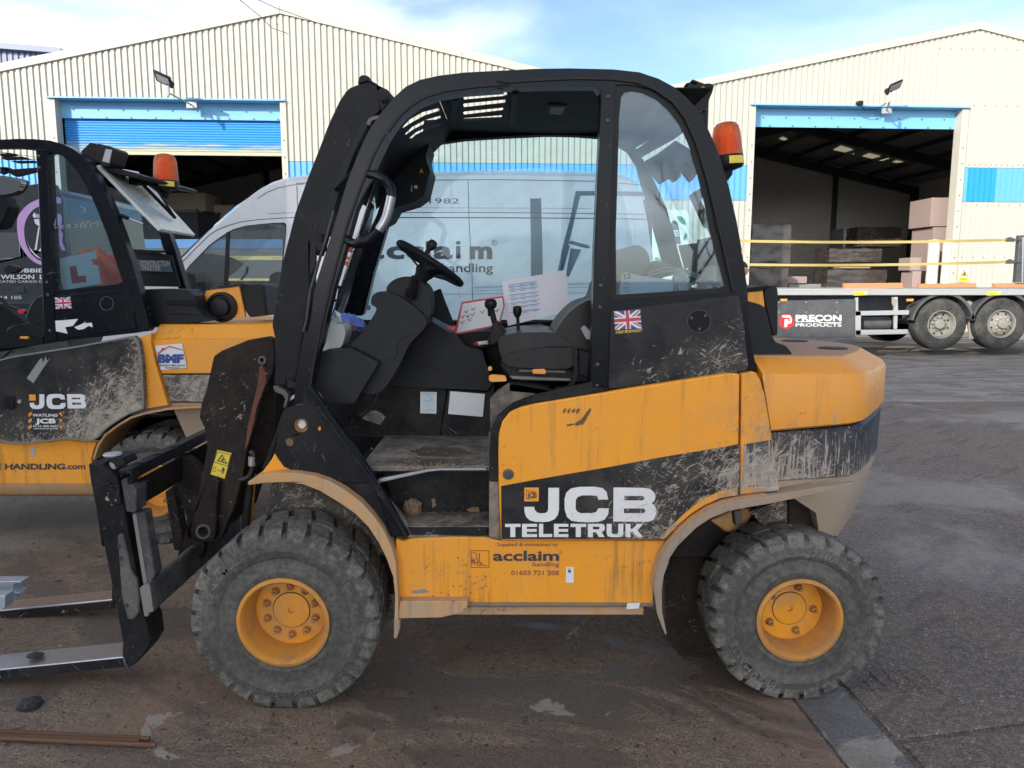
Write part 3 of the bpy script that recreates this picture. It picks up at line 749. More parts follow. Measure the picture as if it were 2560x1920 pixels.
# works building behind the camera: its shade covers the near yard
wb = thing('works_building', 'tall grey works building standing behind the viewpoint, shading the near yard', 'building', (-10, -18, 0))
MB().box((-55, -24, 8.6), (83, 12, 17.2)).build('wall', M['brick_wall'], wb)
MB().box((-55, -24, 17.35), (83.4, 12.4, .3)).build('parapet', M['frame_dk'], wb)
for k in range(9):
    MB().box((-92 + k * 9, -17.98, 9.2), (6, .06, 1.4)).build('window', M['glass_van'], wb)
    MB().box((-92 + k * 9, -17.97, 2.4), (3.6, .06, 4.8)).build('door', M['frame_dk'], wb)
# overhead wires
for i, (p, lab) in enumerate(((((590, -8), (650, 40), (680, 70), (720, 84)), 'thin dark cable, steeper of the pair crossing the gable peak'), (((630, -8), (690, 20), (735, 36), (790, 56)), 'thin dark cable, shallower of the pair, dropping along the cream gable'))):
    a = P(p[0][0], p[0][1], 12); 
    pts = [P(u, v, y) for (u, v), y in zip(p, (14, 17, 19, 21.3))]
    pts = [pts[0] + (pts[0] - pts[1]) * 1.5] + pts
    o = MB().tube(pts, .008, 5).build('overhead_cable', M['trim_blk']); tag(o, lab, 'cable', 'cables over the gable')
# forklift caution sign on the wall
s0, zt_ = fs(2397, 672, .06); s1, z0_ = fs(2425, 706, .06)
t = thing('caution_sign', 'white and yellow caution sign with triangle by the doorway', 'sign', tuple(W(s0, z0_, .06)))
def wslab(px, off, th, name, mat, par, holes=()):
    pp = [W(*fs(u, v, off), off) for u, v in px]; hh = [[W(*fs(u, v, off), off) for u, v in h] for h in holes]
    return MB().slab(pp, -FN * th, hh).build(name, M[mat], par)
q = Zm(2360, 500, 7.54)
wslab(rounded(q((293, 1285), (468, 1290), (460, 1558), (280, 1550)), 1.2), .062, .012, 'panel', 'white_print', t)
wslab(q((285, 1448), (462, 1455), (458, 1552), (282, 1545)), .064, .001, 'yellow_field', 'sign_yel', t)
wslab(q((380, 1305), (455, 1440), (302, 1440)), .065, .001, 'triangle', 'print_dk', t)
wslab(q((380, 1325), (438, 1430), (320, 1430)), .067, .001, 'triangle_field', 'sign_yel', t)
wslab(q((345, 1420), (352, 1400), (372, 1395), (376, 1358), (398, 1362), (402, 1400), (415, 1420)), .069, .001, 'truck_symbol', 'print_dk', t)
mb = MB(); o = W(*fs(2401, 702.5, .07), .07); lettering(mb, 'Caution', W(*fs(2400.5, 699, .07), .07), W(*fs(2418, 699, .07), .07) - W(*fs(2400.5, 699, .07), .07), Vector((0, 0, .045)), bold=.02)
lettering(mb, 'Fork lift trucks', W(*fs(2401, 703, .07), .07), W(*fs(2418, 703, .07), .07) - W(*fs(2401, 703, .07), .07), Vector((0, 0, .022)))
mb.build('lettering', M['print_dk'], t)
# ---------------------------------------------------------------- goods inside the right-hand doorway
def wrapped(px, Y, dep, mat, name, label, cat, group=None, n=10, amp=.018, extra=None):
    (u0, v0, u1, v1) = px; a = P(u0, v1, Y); b = P(u1, v0, Y)
    bm = bmesh.new(); bmesh.ops.create_cube(bm, size=1)
    bmesh.ops.subdivide_edges(bm, edges=bm.edges[:], cuts=n, use_grid_fill=True)
    for v in bm.verts:
        c = v.co; c.x = (a.x + b.x) / 2 + c.x * (b.x - a.x); c.z = (a.z + b.z) / 2 + c.z * (b.z - a.z); c.y = Y + dep / 2 + c.y * dep
        v.co += Vector((rnd(-amp, amp), rnd(-amp, amp), rnd(-amp, amp) * .7))
    me = bpy.data.meshes.new(name); bm.to_mesh(me); bm.free()
    o = link(name, me, M[mat], None, bevel=0, smoothang=50); tag(o, label, cat, group)
    return o
GI = 'dark wrapped packs inside the doorway'
wrapped((1877, 560, 1979, 657), 24.6, 1.2, 'wrap_dk', 'wrapped_pack', 'dark shrink-wrapped pack, upper one of the stack at the doorway edge', 'pack', GI)
wrapped((1870, 671, 1972, 800), 24.6, 1.2, 'wrap_dk', 'wrapped_pack', 'dark shrink-wrapped pack, lower one of the stack at the doorway edge', 'pack', GI)
wrapped((2143, 567, 2254, 616), 28.5, 1.2, 'wrap_dk', 'wrapped_pack', 'dark wrapped pack, topmost and farthest in the middle of the doorway', 'pack', GI)
wrapped((2072, 622, 2205, 656), 25.4, 1.2, 'wrap_dk', 'wrapped_pack', 'long dark wrapped pack lying on a pallet above another pack', 'pack', GI)
wrapped((2066, 674, 2218, 735), 25.0, 1.2, 'wrap_dk', 'wrapped_pack', 'long dark wrapped pack under the pallet, lowest in the middle', 'pack', GI)
o = MB().box(P(2138, 669, 25.2) + Vector((0, .5, 0)), (1.0, 1.0, .04)).box(P(2138, 674, 25.2) + Vector((0, .5, -.03)), (1.0, .1, .08)).build('pallet', M['timber_pale']); tag(o, 'pale timber pallet between two long dark packs', 'pallet')
def stack(px, Y, dep, mat, name, label, cat, group=None):
    u0, v0, u1, v1 = px; a = P(u0, v1, Y); b = P(u1, v0, Y)
    o = MB().box(((a.x + b.x) / 2, Y + dep / 2, (a.z + b.z) / 2), (b.x - a.x, dep, b.z - a.z)).build(name, M[mat], bevel=.01); return tag(o, label, cat, group)
GF = 'pink foam board bundles by the doorway'
stack((2325, 494, 2400, 566), 23.9, 1.3, 'foam', 'foam_bundle', 'pink foam board bundle, top of the tallest pile', 'foam boards', GF)
stack((2324, 568, 2400, 720), 23.9, 1.3, 'foam', 'foam_bundle', 'pink foam board bundle, lower one of the tallest pile', 'foam boards', GF)
stack((2274, 644, 2304, 676), 23.4, .7, 'foam', 'foam_bundle', 'low pink foam bundle left of the tallest pile, upper one', 'foam boards', GF)
stack((2274, 678, 2304, 800), 23.4, .7, 'foam', 'foam_bundle', 'low pink foam bundle left of the tallest pile, lower one', 'foam boards', GF)
stack((1970, 691, 2018, 708), 25.4, 1.0, 'foam', 'foam_bundle', 'thin pink foam bundle on the low grey board pile', 'foam boards', GF)
stack((1968, 710, 2065, 800), 25.5, 1.2, 'greyboard', 'board_pile', 'low grey board pile between the dark wrapped packs', 'boards')
stack((2106, 570, 2142, 640), 29.5, 1.2, 'greyboard', 'board_pile', 'grey board pile in the dark behind the long packs', 'boards')
for (u0, v0, u1, v1, Y, lab) in ((2315, 600, 2350, 700, 23.2, 'tall pale roll in clear film standing by the doorway'), (2352, 603, 2385, 700, 23.0, 'sunlit tall white roll standing against the door jamb')):
    a = P(u0, v1, Y); b = P(u1, v0, Y); r = (b.x - a.x) / 2
    pr = []
    for k in range(13):
        z = .0 + (b.z - .0) * k / 12; pr.append((r * (1 + rnd(-.03, .03)), z))
    o = MB().lathe(((a.x + b.x) / 2, Y, 0), [(0.001, 0)] + pr + [(r * .25, b.z + .02), (.001, b.z + .02)], 20, 'Z').build('film_roll', M['wrap_clear'], smoothang=60); tag(o, lab, 'roll', 'pale rolls by the doorway')
# ---------------------------------------------------------------- inside the left-hand doorway
stack((405, 482, 512, 530), 28.4, 1.6, 'buff', 'board_pack', 'ragged buff board pack on top of dark crates inside the shutter doorway', 'boards', 'buff boards in the shutter doorway')
stack((525, 512, 585, 545), 29.2, 1.2, 'buff', 'board_pack', 'small buff board pack deeper inside the shutter doorway', 'boards', 'buff boards in the shutter doorway')
t = thing('storage_rack', 'dark crate rack with pale frame inside the shutter doorway', 'rack', tuple(P(500, 800, 27.8)))
mb = MB()
pa = P(360, 526, 27.8); pb = P(492, 526, 27.8); pc = P(600, 550, 30.4)
for z in (pa.z, pa.z - .55, pa.z - 1.15, pa.z - 1.75):
    mb.bar((pa.x, 27.8, z), (pb.x, 27.8, z), .03); mb.bar((pb.x, 27.8, z), (pc.x, 30.4, z), .03)
for p in (pa, pb, (pb + pc) / 2, pc): mb.bar((p.x, p.y, 0), (p.x, p.y, pa.z + .05), .04)
mb.build('frame', M['side_guard'], t); 
MB().slab([(pa.x, 27.85, .1), (pb.x - .03, 27.85, .1), (pc.x, 30.5, .1), (pa.x, 30.5, .1)], (0, 0, pa.z - .15)).build('crate', M['frame_dk'], t)
# ---------------------------------------------------------------- the near forklift
F_, E_, R_, W1, W2 = Zm(400, 900, K3), Zm(1100, 900, K3), Zm(1720, 700, K3), Zm(440, 1260, K3), Zm(1640, 1260, K3)
T_, U_, I_, J_ = Zm(640, 100, K3), Zm(1240, 100, K3), Zm(640, 520, K3), Zm(1160, 520, K3)
f6, s6, d6, a6, q6, c6 = Zm(900, 900, K6), Zm(1000, 1300, K6), Zm(1140, 1180, K6), Zm(1560, 1200, K6), Zm(1520, 480, K6), Zm(200, 1100, K6)
L1, L5 = Zm(0, 760, K3), Zm(0, 1240, K3)
M['black_panel'] = worn('black_panel_flecked', (.010, .012, .016), .32, dust=.08, mud=((.7, 0), (-1.2, 1.84), .0, .2), spec=.14)
M['cw_yellow'] = worn('counterweight_yellow', (.74, .285, .015), .42, dust=.2, dustcol=(.42, .28, .15), mud=((.0, .0), (-2.2, 2.72), .0, .28, 1), runs=.3, chips=(.2, .12, .08))
M['cw_black'] = worn('counterweight_band', (.012, .018, .035), .4, dust=.15, spec=.15, mud=((-.25, .45), (-1.6, 1.62), .36, .30, 1))
M['cw_low'] = worn('counterweight_base', (.36, .255, .165), .8, dust=.95, dustcol=(.30, .26, .21), bump=.4)
M['cw_top'] = worn('counterweight_top', (.42, .22, .10), .7, dust=.9, dustcol=(.36, .25, .19), chips=(.12, .07, .06), bump=.2)
fk = thing('forklift_truck', 'muddy yellow and black forklift with open cab, large lettering on its rear side panel', 'forklift', (.35, 3.25, 0))
def pl(name, px, Y, th, mat, parent=fk, holes=(), **k):
    return plate(name, px, Y, th, M[mat], parent, holes, **k)
def wheel(parent, u, v, Y, R, wid, rim, nuts, tyre_mat='rubber', lugs=25, words=(), far=False, steer=0, inner=.105):
    c = P(u, v, Y); c = Vector((c.x, Y, R - .004)); r0 = R - .017
    sgn = 1
    tl = MB(); w_ = wid
    prof = [(rim, .012), (rim + .010, .004), (rim + .030, .0), (rim + .038, .006), (rim + .075, .010), (rim + .082, .002), (r0 - .058, -.006), (r0 - .050, -.001), (r0 - .030, .004), (r0 - .004, .016), (r0, .03),
            (r0 + .004, w_ / 2), (r0, w_ - .03), (r0 - .03, w_ - .004), (rim + .03, w_), (rim, w_ - .01)]
    if rim + .09 > r0 - .06: prof = [(rim, .012), (rim + .008, .003), (rim + .028, 0), (rim + .034, .005), (r0 - .05, .006), (r0 - .044, 0), (r0 - .02, .004), (r0, .03), (r0 + .003, w_ / 2), (r0, w_ - .03), (r0 - .03, w_), (rim, w_ - .01)]
    wb_ = MB().lathe(c, prof, 72, 'Y', close=True)
    ty = wb_.build('tyre', M[tyre_mat], parent, smoothang=35)
    lm = MB()
    for side in (0, 1):
        for k in range(lugs):
            a0 = 2 * math.pi * (k + (.5 if side else 0)) / lugs + .05; da = 2 * math.pi / lugs * .76
            y0, y1 = (.002, w_ * .55) if not side else (w_ - .002, w_ * .45)
            ou, inn = R, r0 - .030; vs = []
            ns = 3; sk = .10 if not side else -.10
            w3 = random.uniform(-.004, .003)
            for q in range(ns + 1):
                a = a0 + da * q / ns
                d = .004 if q in (1, 2) else 0
                for (r, y, s_) in ((inn, y0 + (.002 if not side else -.002), 0), (r0 + .004, y0 + (.004 if not side else -.004) + (d if not side else -d), 0), (ou - .006 + w3, y0 + (.008 if not side else -.008) + (d if not side else -d), 0), (ou + w3, y0 + (.022 if not side else -.022), 0), (ou + w3, y1, sk), (r0 - .01, y1, sk)):
                    aa = a + s_ * 1.; vs.append(c + Vector((r * math.cos(aa), y, r * math.sin(aa))))
            fs = []
            for q in range(ns):
                for i in range(5):
                    f = (q * 6 + i, q * 6 + i + 1, (q + 1) * 6 + i + 1, (q + 1) * 6 + i); fs.append(f if side else f[::-1])
            fs += [tuple(range(6))[::(-1 if side else 1)], tuple(ns * 6 + i for i in range(6))[::(1 if side else -1)]]
            lm.add(vs, fs)
    lm.build('tread_lugs', M['rubber_lug' if tyre_mat == 'rubber' else tyre_mat], ty, kind='stuff')
    if words:
        for s_, rr, hh, amid, span in words:
            wm = MB()
            vsx, fsx = text_mesh(s_, .015); x0 = min(p.x for p in vsx); x1 = max(p.x for p in vsx); y1_ = max(p.y for p in vsx)
            pts = []
            for p in vsx:
                a = amid + span / 2 - span * (p.x - x0) / (x1 - x0); r = rr + hh * p.y / y1_
                pts.append(c + Vector((r * math.cos(a), -.0062, r * math.sin(a))))
            wm.add(pts, fsx); wm.build('raised_lettering', M['rubber_lug'], ty)
    # rim
    rm = MB().lathe(c, [(rim + .006, .012), (rim + .008, -.006), (rim - .004, -.012), (rim - .010, -.006), (rim - .013, .02), (rim - .022, .05), (rim - .026, inner)], 56, 'Y').build('rim', M['wheel_lip'], parent, smoothang=40)
    rp = rim - .026
    MB().lathe(c, [(rp, inner), (rp * .52, inner - .002), (rp * .50, inner - .006), (rp * .46, inner - .007), (.012, inner - .007), (.010, inner + .004), (.001, inner + .004)], 48, 'Y').build('wheel_disc', M['wheel_yel'], rm, smoothang=20)
    MB().lathe(c, [(rp * .505, inner - .004), (rp * .52, inner - .0055), (rp * .535, inner - .001)], 40, 'Y').build('hub_groove', M['steel_dk'], rm, smoothang=30)
    for k in range(nuts):
        a = 2 * math.pi * k / nuts + (math.pi / 2 if nuts > 5 else .62 + math.pi * .2)
        p = c + Vector((math.cos(a), 0, math.sin(a))) * rp * (.70 if nuts > 5 else .72) + Vector((0, inner, 0))
        MB().lathe(p, [(.016, 0), (.016, -.004), (.0135, -.006), (.013, -.006), (.0115, -.022), (.006, -.024), (.006, -.038), (.001, -.039)], 8, 'Y').build('wheel_nut', M['nut'], rm)
    MB().lathe(c, [(rp - .02, inner + .05), (rp * .8, w_), (.001, w_ + .02)], 24, 'Y').build('axle_hub', M['steel_dk'], rm)
    return ty
Rf, Rr_ = .342, .322
wheel(fk, 708, 1548, 2.575, Rf, .27, .158, 10, words=(('PEAKMASTER', .262, .030, rad(133), rad(62)), ('27 x 10-12 (250/75-12)', .264, .020, rad(288), rad(-60)), ('RESILIENT', .262, .02, rad(20), rad(35))))
wheel(fk, 1999, 1546, 2.635, Rr_, .25, .150, 5, words=(('27x10-12', .243, .026, rad(70), rad(38)), ('PEAKMASTER', .243, .026, rad(222), rad(62)), ('(250/75-12)', .243, .016, rad(8), rad(40))))
for x_, lab in ((P(708, 1548, 2.575).x, .342), (P(1999, 1546, 2.635).x, .322)):
    MB().lathe((x_, 3.70, lab), [(.158, 0), (.2, 0), (lab - .03, .0), (lab, .03), (lab, .22), (lab - .03, .25), (.15, .25), (.12, .2), (.001, .2)], 40, 'Y').lathe((x_, 3.70, lab), [(.158, 0), (.001, .02)], 20, 'Y').build('tyre', M['rubber'], fk, smoothang=40)
MB().box((.30, 3.28, .62), (1.9, .70, .36)).box((-.3, 3.3, .40), (.5, .9, .16)).box((1.0, 3.3, .40), (.18, .95, .16)).build('chassis', M['black_rust'], fk, bevel=.01)
# --- yellow engine cover and decal
arch = a6((640, 915), (740, 810), (850, 700), (950, 605), (1050, 520), (1250, 390), (1500, 280), (1760, 232))
ep = E_((467, 1385), (450, 1000), (447, 700), (452, 570), (478, 475), (535, 402), (620, 362), (740, 335), (1500, 212), (2212, 102)) + R_((398, 722), (392, 1200)) + arch[::-1]
pl('engine_cover', ep, 2.632, .035, 'yellow_mud', bevel=.006)
dec = E_((472, 1376), (470, 968), (900, 890), (1300, 822), (1700, 747), (2212, 662)) + R_((396, 1257),) + a6((1768, 112), (1480, 168), (1200, 300), (1090, 380), (930, 510), (720, 715), (548, 903))
pl('black_decal', dec, 2.6305, .003, 'black_mud')
lt = MB()
def letter(px, holes=()): lt.slab(XZ(px, 2.6288), (0, .0015, 0), [XZ(h, 2.6288) for h in holes])
# J
letter(E_((832, 982), (915, 982), (914, 1150), (905, 1190), (880, 1222), (840, 1240), (795, 1245), (735, 1243), (690, 1232), (662, 1205), (650, 1170), (647, 1128), (723, 1128), (728, 1152), (745, 1172), (770, 1178), (805, 1177), (825, 1165), (831, 1145)))
# C
letter(E_((1292, 1072), (1215, 1072), (1212, 1052), (1195, 1042), (1160, 1040), (1090, 1040), (1058, 1052), (1043, 1075), (1041, 1140), (1052, 1163), (1080, 1177), (1170, 1177), (1200, 1168), (1212, 1150), (1215, 1140), (1297, 1140), (1290, 1190), (1265, 1225), (1225, 1241), (1170, 1246), (1070, 1244), (1010, 1235), (975, 1205), (958, 1150), (956, 1070), (970, 1020), (1005, 988), (1070, 975), (1190, 974), (1250, 985), (1280, 1015)))
# B
letter(E_((1333, 980), (1560, 982), (1615, 992), (1645, 1018), (1655, 1050), (1648, 1080), (1625, 1100), (1650, 1120), (1663, 1155), (1660, 1195), (1640, 1228), (1600, 1243), (1330, 1240)),
       [E_((1415, 1044), (1552, 1044), (1568, 1052), (1568, 1070), (1552, 1079), (1415, 1079)), E_((1413, 1140), (1560, 1140), (1577, 1150), (1577, 1168), (1560, 1177), (1413, 1177))])
def blk(ch, x0, x1, y0=1259, y1=1360):
    w = x1 - x0; t = 24; p = lambda *a: E_(*[(x0 + a_ * w, y0 + b_ * (y1 - y0)) for a_, b_ in a]); s_ = .235; q = .24
    if ch == 'T': letter(p((0, 0), (1, 0), (1, s_), (.66, s_), (.66, 1), (.34, 1), (.34, s_), (0, s_)))
    if ch == 'E': letter(p((0, 0), (1, 0), (1, .22), (.32, .22), (.32, .39), (.98, .39), (.98, .60), (.32, .60), (.32, .78), (1, .78), (1, 1), (0, 1)))
    if ch == 'L': letter(p((0, 0), (.32, 0), (.32, .77), (1, .77), (1, 1), (0, 1)))
    if ch == 'R': letter(p((0, 0), (.85, 0), (.97, .08), (1, .2), (1, .42), (.93, .55), (.8, .6), (1, 1), (.66, 1), (.48, .63), (.3, .63), (.3, 1), (0, 1)), [p((.3, .2), (.66, .2), (.7, .3), (.66, .42), (.3, .42))])
    if ch == 'U': letter(p((0, 0), (.3, 0), (.3, .68), (.38, .78), (.62, .78), (.7, .68), (.7, 0), (1, 0), (1, .75), (.92, .94), (.75, 1), (.25, 1), (.08, .94), (0, .75)))
    if ch == 'K': letter(p((0, 0), (.28, 0), (.28, .38), (.42, .38), (.66, 0), (1, 0), (.68, .48), (1, 1), (.64, 1), (.42, .6), (.28, .6), (.28, 1), (0, 1)))
for ch, x0, x1 in (('T', 500, 618), ('E', 630, 745), ('L', 760, 862), ('E', 875, 986), ('T', 1002, 1123), ('R', 1136, 1265), ('U', 1280, 1408), ('K', 1425, 1560)): blk(ch, x0, x1)
lt.build('white_lettering', M['white_mud'], fk)
pl('logo_square', E_((648, 980), (760, 980), (758, 1086), (647, 1086)), 2.6288, .0015, 'yellow')
pl('logo_frame', E_((658, 998), (735, 1012), (746, 1040), (742, 1058), (672, 1068), (664, 1062)), 2.6283, .0005, 'print_red', holes=[E_((663, 1003), (731, 1016), (741, 1041), (738, 1054), (675, 1063), (669, 1058))])
mb = MB(); sign_text(mb, 'JCB', 1100 + 672 / K3, 900 + 1016 / K3, 1100 + 736 / K3, 900 + 1056 / K3, 2.6282, bold=.04); mb.build('logo_letters', M['print_dk'], fk)
c = P(1100 + 525 / K3, 900 + 877 / K3, 2.63)
MB().lathe(c, [(.018, .004), (.020, -.002), (.012, -.003), (.011, .001), (.006, .001), (.006, -.004), (.001, -.004)], 20, 'Y').build('cover_lock', M['steel_dk'], fk, smoothang=30)
def patch(name, px, Y, mat, parent=fk, j=1.2, seed=1):
    rr = random.Random(seed); out = []
    m = len(px)
    for i in range(m):
        a, b = px[i], px[(i + 1) % m]
        for k in range(5): t = k / 5; out.append((a[0] + (b[0] - a[0]) * t + rr.uniform(-j, j), a[1] + (b[1] - a[1]) * t + rr.uniform(-j, j)))
    return plate(name, out, Y, .0008, M[mat], parent)
patch('paint_scrape', E_((1150, 365), (1165, 385), (1130, 440), (1100, 495), (1040, 505), (1035, 488), (1085, 455), (1120, 410)), 2.6305, 'scrape', seed=4)
patch('paint_scrape', E_((975, 490), (1025, 488), (1028, 502), (975, 508)), 2.6305, 'scrape', j=1.6, seed=5)
for i_, x_ in enumerate((940, 975, 1010, 1045)): patch('paint_scrape', E_((x_, 395), (x_ + 14, 375), (x_ + 30, 372), (x_ + 24, 398), (x_ + 6, 412)), 2.6305, 'scrape', j=1.3, seed=10 + i_)
# narrow panel behind the cover
pl('corner_panel', R_((412, 722), (505, 704), (527, 714), (556, 772), (590, 880), (640, 1180), (704, 1622), (400, 1652)), 2.636, .035, 'yellow_mud', bevel=.005)
pl('black_decal', R_((430, 1262), (640, 1228), (690, 1585), (425, 1590)), 2.6345, .003, 'cw_black')
# --- lettering on the sill
Yl = 2.6565
mb = MB()
for s_, x0, y0, x1, y1 in (('Supplied & maintained by', 634, 1090, 1570, 1138), ('handling', 1178, 1385, 1585, 1448), ('01603 721 208', 848, 1512, 1583, 1583)):
    sign_text(mb, s_, 1140 + x0 / K6, 1180 + y0 / K6, 1140 + x1 / K6, 1180 + y1 / K6, Yl, bold=.012)
for r0_, r1_ in ((24, 20),): mb.slab(XZ(circ(1140 + 1612 / K6, 1180 + 1236 / K6, r0_ / K6), Yl), (0, .0004, 0), [XZ(circ(1140 + 1612 / K6, 1180 + 1236 / K6, r1_ / K6), Yl)])
sign_text(mb, 'R', 1140 + 1603 / K6, 1180 + 1224 / K6, 1140 + 1620 / K6, 1180 + 1247 / K6, Yl)
mb.build('small_lettering', M['print_red'], fk)
mb = MB(); sign_text(mb, 'acclaim', 1140 + 568 / K6, 1180 + 1208 / K6, 1140 + 1585 / K6, 1180 + 1360 / K6, Yl, bold=.03); mb.build('bold_lettering', M['print_dk'], fk)
sq = d6((225, 1205), (513, 1205), (513, 1470), (225, 1470)); si = d6((234, 1214), (503, 1214), (503, 1461), (234, 1461))
mb = MB().slab(XZ(sq, Yl), (0, .0004, 0), [XZ(si, Yl)])
mb.slab(XZ(circ(1140 + 352 / K6, 1180 + 1413 / K6, 33 / K6), Yl), (0, .0004, 0), [XZ(circ(1140 + 352 / K6, 1180 + 1413 / K6, 20 / K6), Yl)])
for p in (((350, 1245), (366, 1245), (366, 1375), (350, 1375)), ((232, 1236), (310, 1236), (336, 1385), (322, 1390), (300, 1245), (232, 1245)), ((385, 1375), (394, 1378), (400, 1428), (480, 1432), (480, 1440), (392, 1438)),
          ((234, 1350), (290, 1354), (294, 1385), (234, 1372)), ((234, 1378), (318, 1392), (318, 1400), (234, 1390)), ((234, 1405), (314, 1408), (314, 1416), (234, 1416)), ((238, 1300), (248, 1330), (290, 1335), (290, 1345), (238, 1340))):
    mb.slab(XZ(d6(*p), Yl), (0, .0004, 0))
mb.build('truck_emblem', M['print_red'], fk)
pl('fuel_label', d6((1692, 1460), (1812, 1462), (1806, 1700), (1684, 1698)), Yl, .001, 'white_print')
pl('fuel_symbol', d6((1722, 1485), (1762, 1485), (1765, 1545), (1722, 1545)), Yl - .0005, .0005, 'print_dk', holes=[d6((1729, 1492), (1756, 1492), (1756, 1510), (1729, 1510))])
pl('sill_label', Zm(0, 0, 1)((1568, 1508), (1600, 1507), (1597, 1521), (1566, 1523)), Yl, .001, 'white_print')
patch('paint_scrape', s6((165, 1105), (210, 1085), (290, 1075), (380, 1060), (450, 1105), (380, 1122), (200, 1128)), 2.6565, 'greyboard', seed=7)
for x_, y_ in ((820, 1020), (930, 1015), (1010, 1060), (740, 1145), (1085, 1120), (1315, 880), (630, 1118), (510, 1170), (890, 580)): patch('paint_scrape', s6((x_ - 9, y_ - 14), (x_ + 9, y_ - 10), (x_ + 8, y_ + 12), (x_ - 7, y_ + 16)), 2.6565, 'scrape', j=.7, seed=x_)
# --- yellow side sill between the arches
arch_o = a6((455, 1659), (460, 1560), (500, 1380), (590, 1150), (700, 980))
sill = F_((1812, 1372),) + s6((60, 330), (130, 290), (800, 262), (1300, 268), (1430, 290), (1520, 310)) + E_((1728, 1388),) + arch_o[::-1] + [(1632, 1500), (1631, 1508), (990, 1506), (988, 1400)]
pl('side_sill', sill, 2.658, .05, 'yellow', bevel=.005)
y0 = P(1280, 1506, 2.658).z; xa, xb = P(992, 1500, 2.66).x, P(1634, 1500, 2.66).x
def xprof(name, prof, xa, xb, mat, parent=fk, **k):
    mb = MB(); vs = [(x, y, z) for x in (xa, xb) for y, z in prof]; n = len(prof)
    mb.add(vs, [(i, i + 1, n + i + 1, n + i) for i in range(n - 1)] + [tuple(range(n))[::-1], tuple(range(n, 2 * n))]); return mb.build(name, M[mat], parent, **k)
xprof('sill_roll', [(2.70, y0 + .004), (2.6595, y0 + .002), (2.664, y0 - .014), (2.676, y0 - .026), (2.694, y0 - .033), (2.73, y0 - .036), (2.73, y0)], xa, xb, 'grey_lip', smoothang=50)
xprof('sill_flange', [(2.70, y0 - .034), (2.70, y0 - .066), (2.76, y0 - .066), (2.76, y0 - .034)], xa, xb - .03, 'dusty_yellow')
pl('step_ledge', s6((0, 1250), (1040, 1250), (1042, 1345), (985, 1365), (980, 1415), (640, 1500), (-60, 1512)), 2.615, .045, 'dusty_yellow', bevel=.004)
pl('mudguard_tab', W1((1700, 890), (1718, 900), (1718, 965), (1695, 1035), (1672, 1035), (1672, 890)), 2.60, .03, 'grey_lip', bevel=.003)
# --- mudguards
fo = F_((672, 938), (720, 905), (800, 880), (900, 866), (1040, 868), (1180, 890), (1300, 930), (1420, 1000), (1540, 1090), (1640, 1200), (1720, 1310), (1780, 1440), (1812, 1560)) + W1((1700, 640), (1708, 760), (1706, 900))
fi = F_((680, 962), (800, 945), (950, 940), (1100, 955), (1230, 1008), (1380, 1098), (1500, 1182), (1600, 1282), (1680, 1405), (1740, 1525)) + W1((1668, 560), (1682, 700), (1680, 820), (1672, 1030), (1690, 1034))
pl('front_mudguard', fo + fi[::-1], 2.602, .012, 'dusty_yellow', bevel=.002)
mid = [((a[0] * .72 + b[0] * .28), (a[1] * .72 + b[1] * .28)) for a, b in zip(fo, [fi[min(int(i * len(fi) / len(fo)), len(fi) - 1)] for i in range(len(fo))])]
pl('mudguard_top', fo[1:-1] + offset_path(fo[1:-1], 5)[::-1], 2.612, .30, 'dusty_yellow')
pl('inner_arch', F_((850, 948), (950, 942), (1100, 957), (1230, 1010), (1380, 1100), (1500, 1184), (1600, 1284), (1680, 1407), (1745, 1560)) + W1((1668, 900), (1500, 1000), (700, 700)) + F_((795, 1300),), 2.86, .01, 'mud_wall')
ro = a6((455, 1659), (460, 1560), (500, 1380), (590, 1150), (700, 980), (860, 790), (1050, 620), (1300, 452), (1560, 352), (1800, 300), (2212, 250)) + R_((1000, 1592), (1150, 1572), (1290, 1553))
ri = R_((1292, 1560), (1180, 1605), (1000, 1640)) + a6((2212, 372), (1900, 420), (1600, 482), (1330, 590), (1130, 722), (960, 880), (820, 1022), (700, 1205), (610, 1480), (580, 1700)) + W2((48, 830), (62, 900), (85, 1000), (72, 1004), (50, 955), (8, 840), (-10, 700))
pl('rear_mudguard', ro + ri, 2.598, .02, 'grey_lip', bevel=.002)
pl('mudguard_top', ro[:-2] + offset_path(ro[:-2], 3)[::-1], 2.61, .30, 'grey_lip')
pl('arch_trim', a6((440, 1659), (446, 1550), (486, 1370), (577, 1140), (690, 968), (850, 778), (1040, 608), (1295, 440), (1560, 338), (1800, 288), (2212, 236)) + a6((2212, 252), (1800, 302), (1560, 354), (1300, 454), (1050, 622), (860, 792), (700, 982), (590, 1152), (500, 1382), (460, 1562), (455, 1659)), 2.606, .06, 'dusty_yellow')
pl('inner_arch', a6((2212, 380), (1600, 490), (1130, 730), (820, 1030), (620, 1480)) + [(1668, 1600), (1700, 1640), (2080, 1640), (2080, 1260)], 2.98, .01, 'black_rust')
pl('axle_bracket', W2((420, 130), (640, 30), (760, 40), (700, 180), (560, 230), (500, 190)), 2.92, .04, 'dusty_yellow', bevel=.01)
pl('valve_block', W2((600, 50), (660, 50), (655, 150), (610, 170)), 2.80, .04, 'steel_dk', bevel=.004)
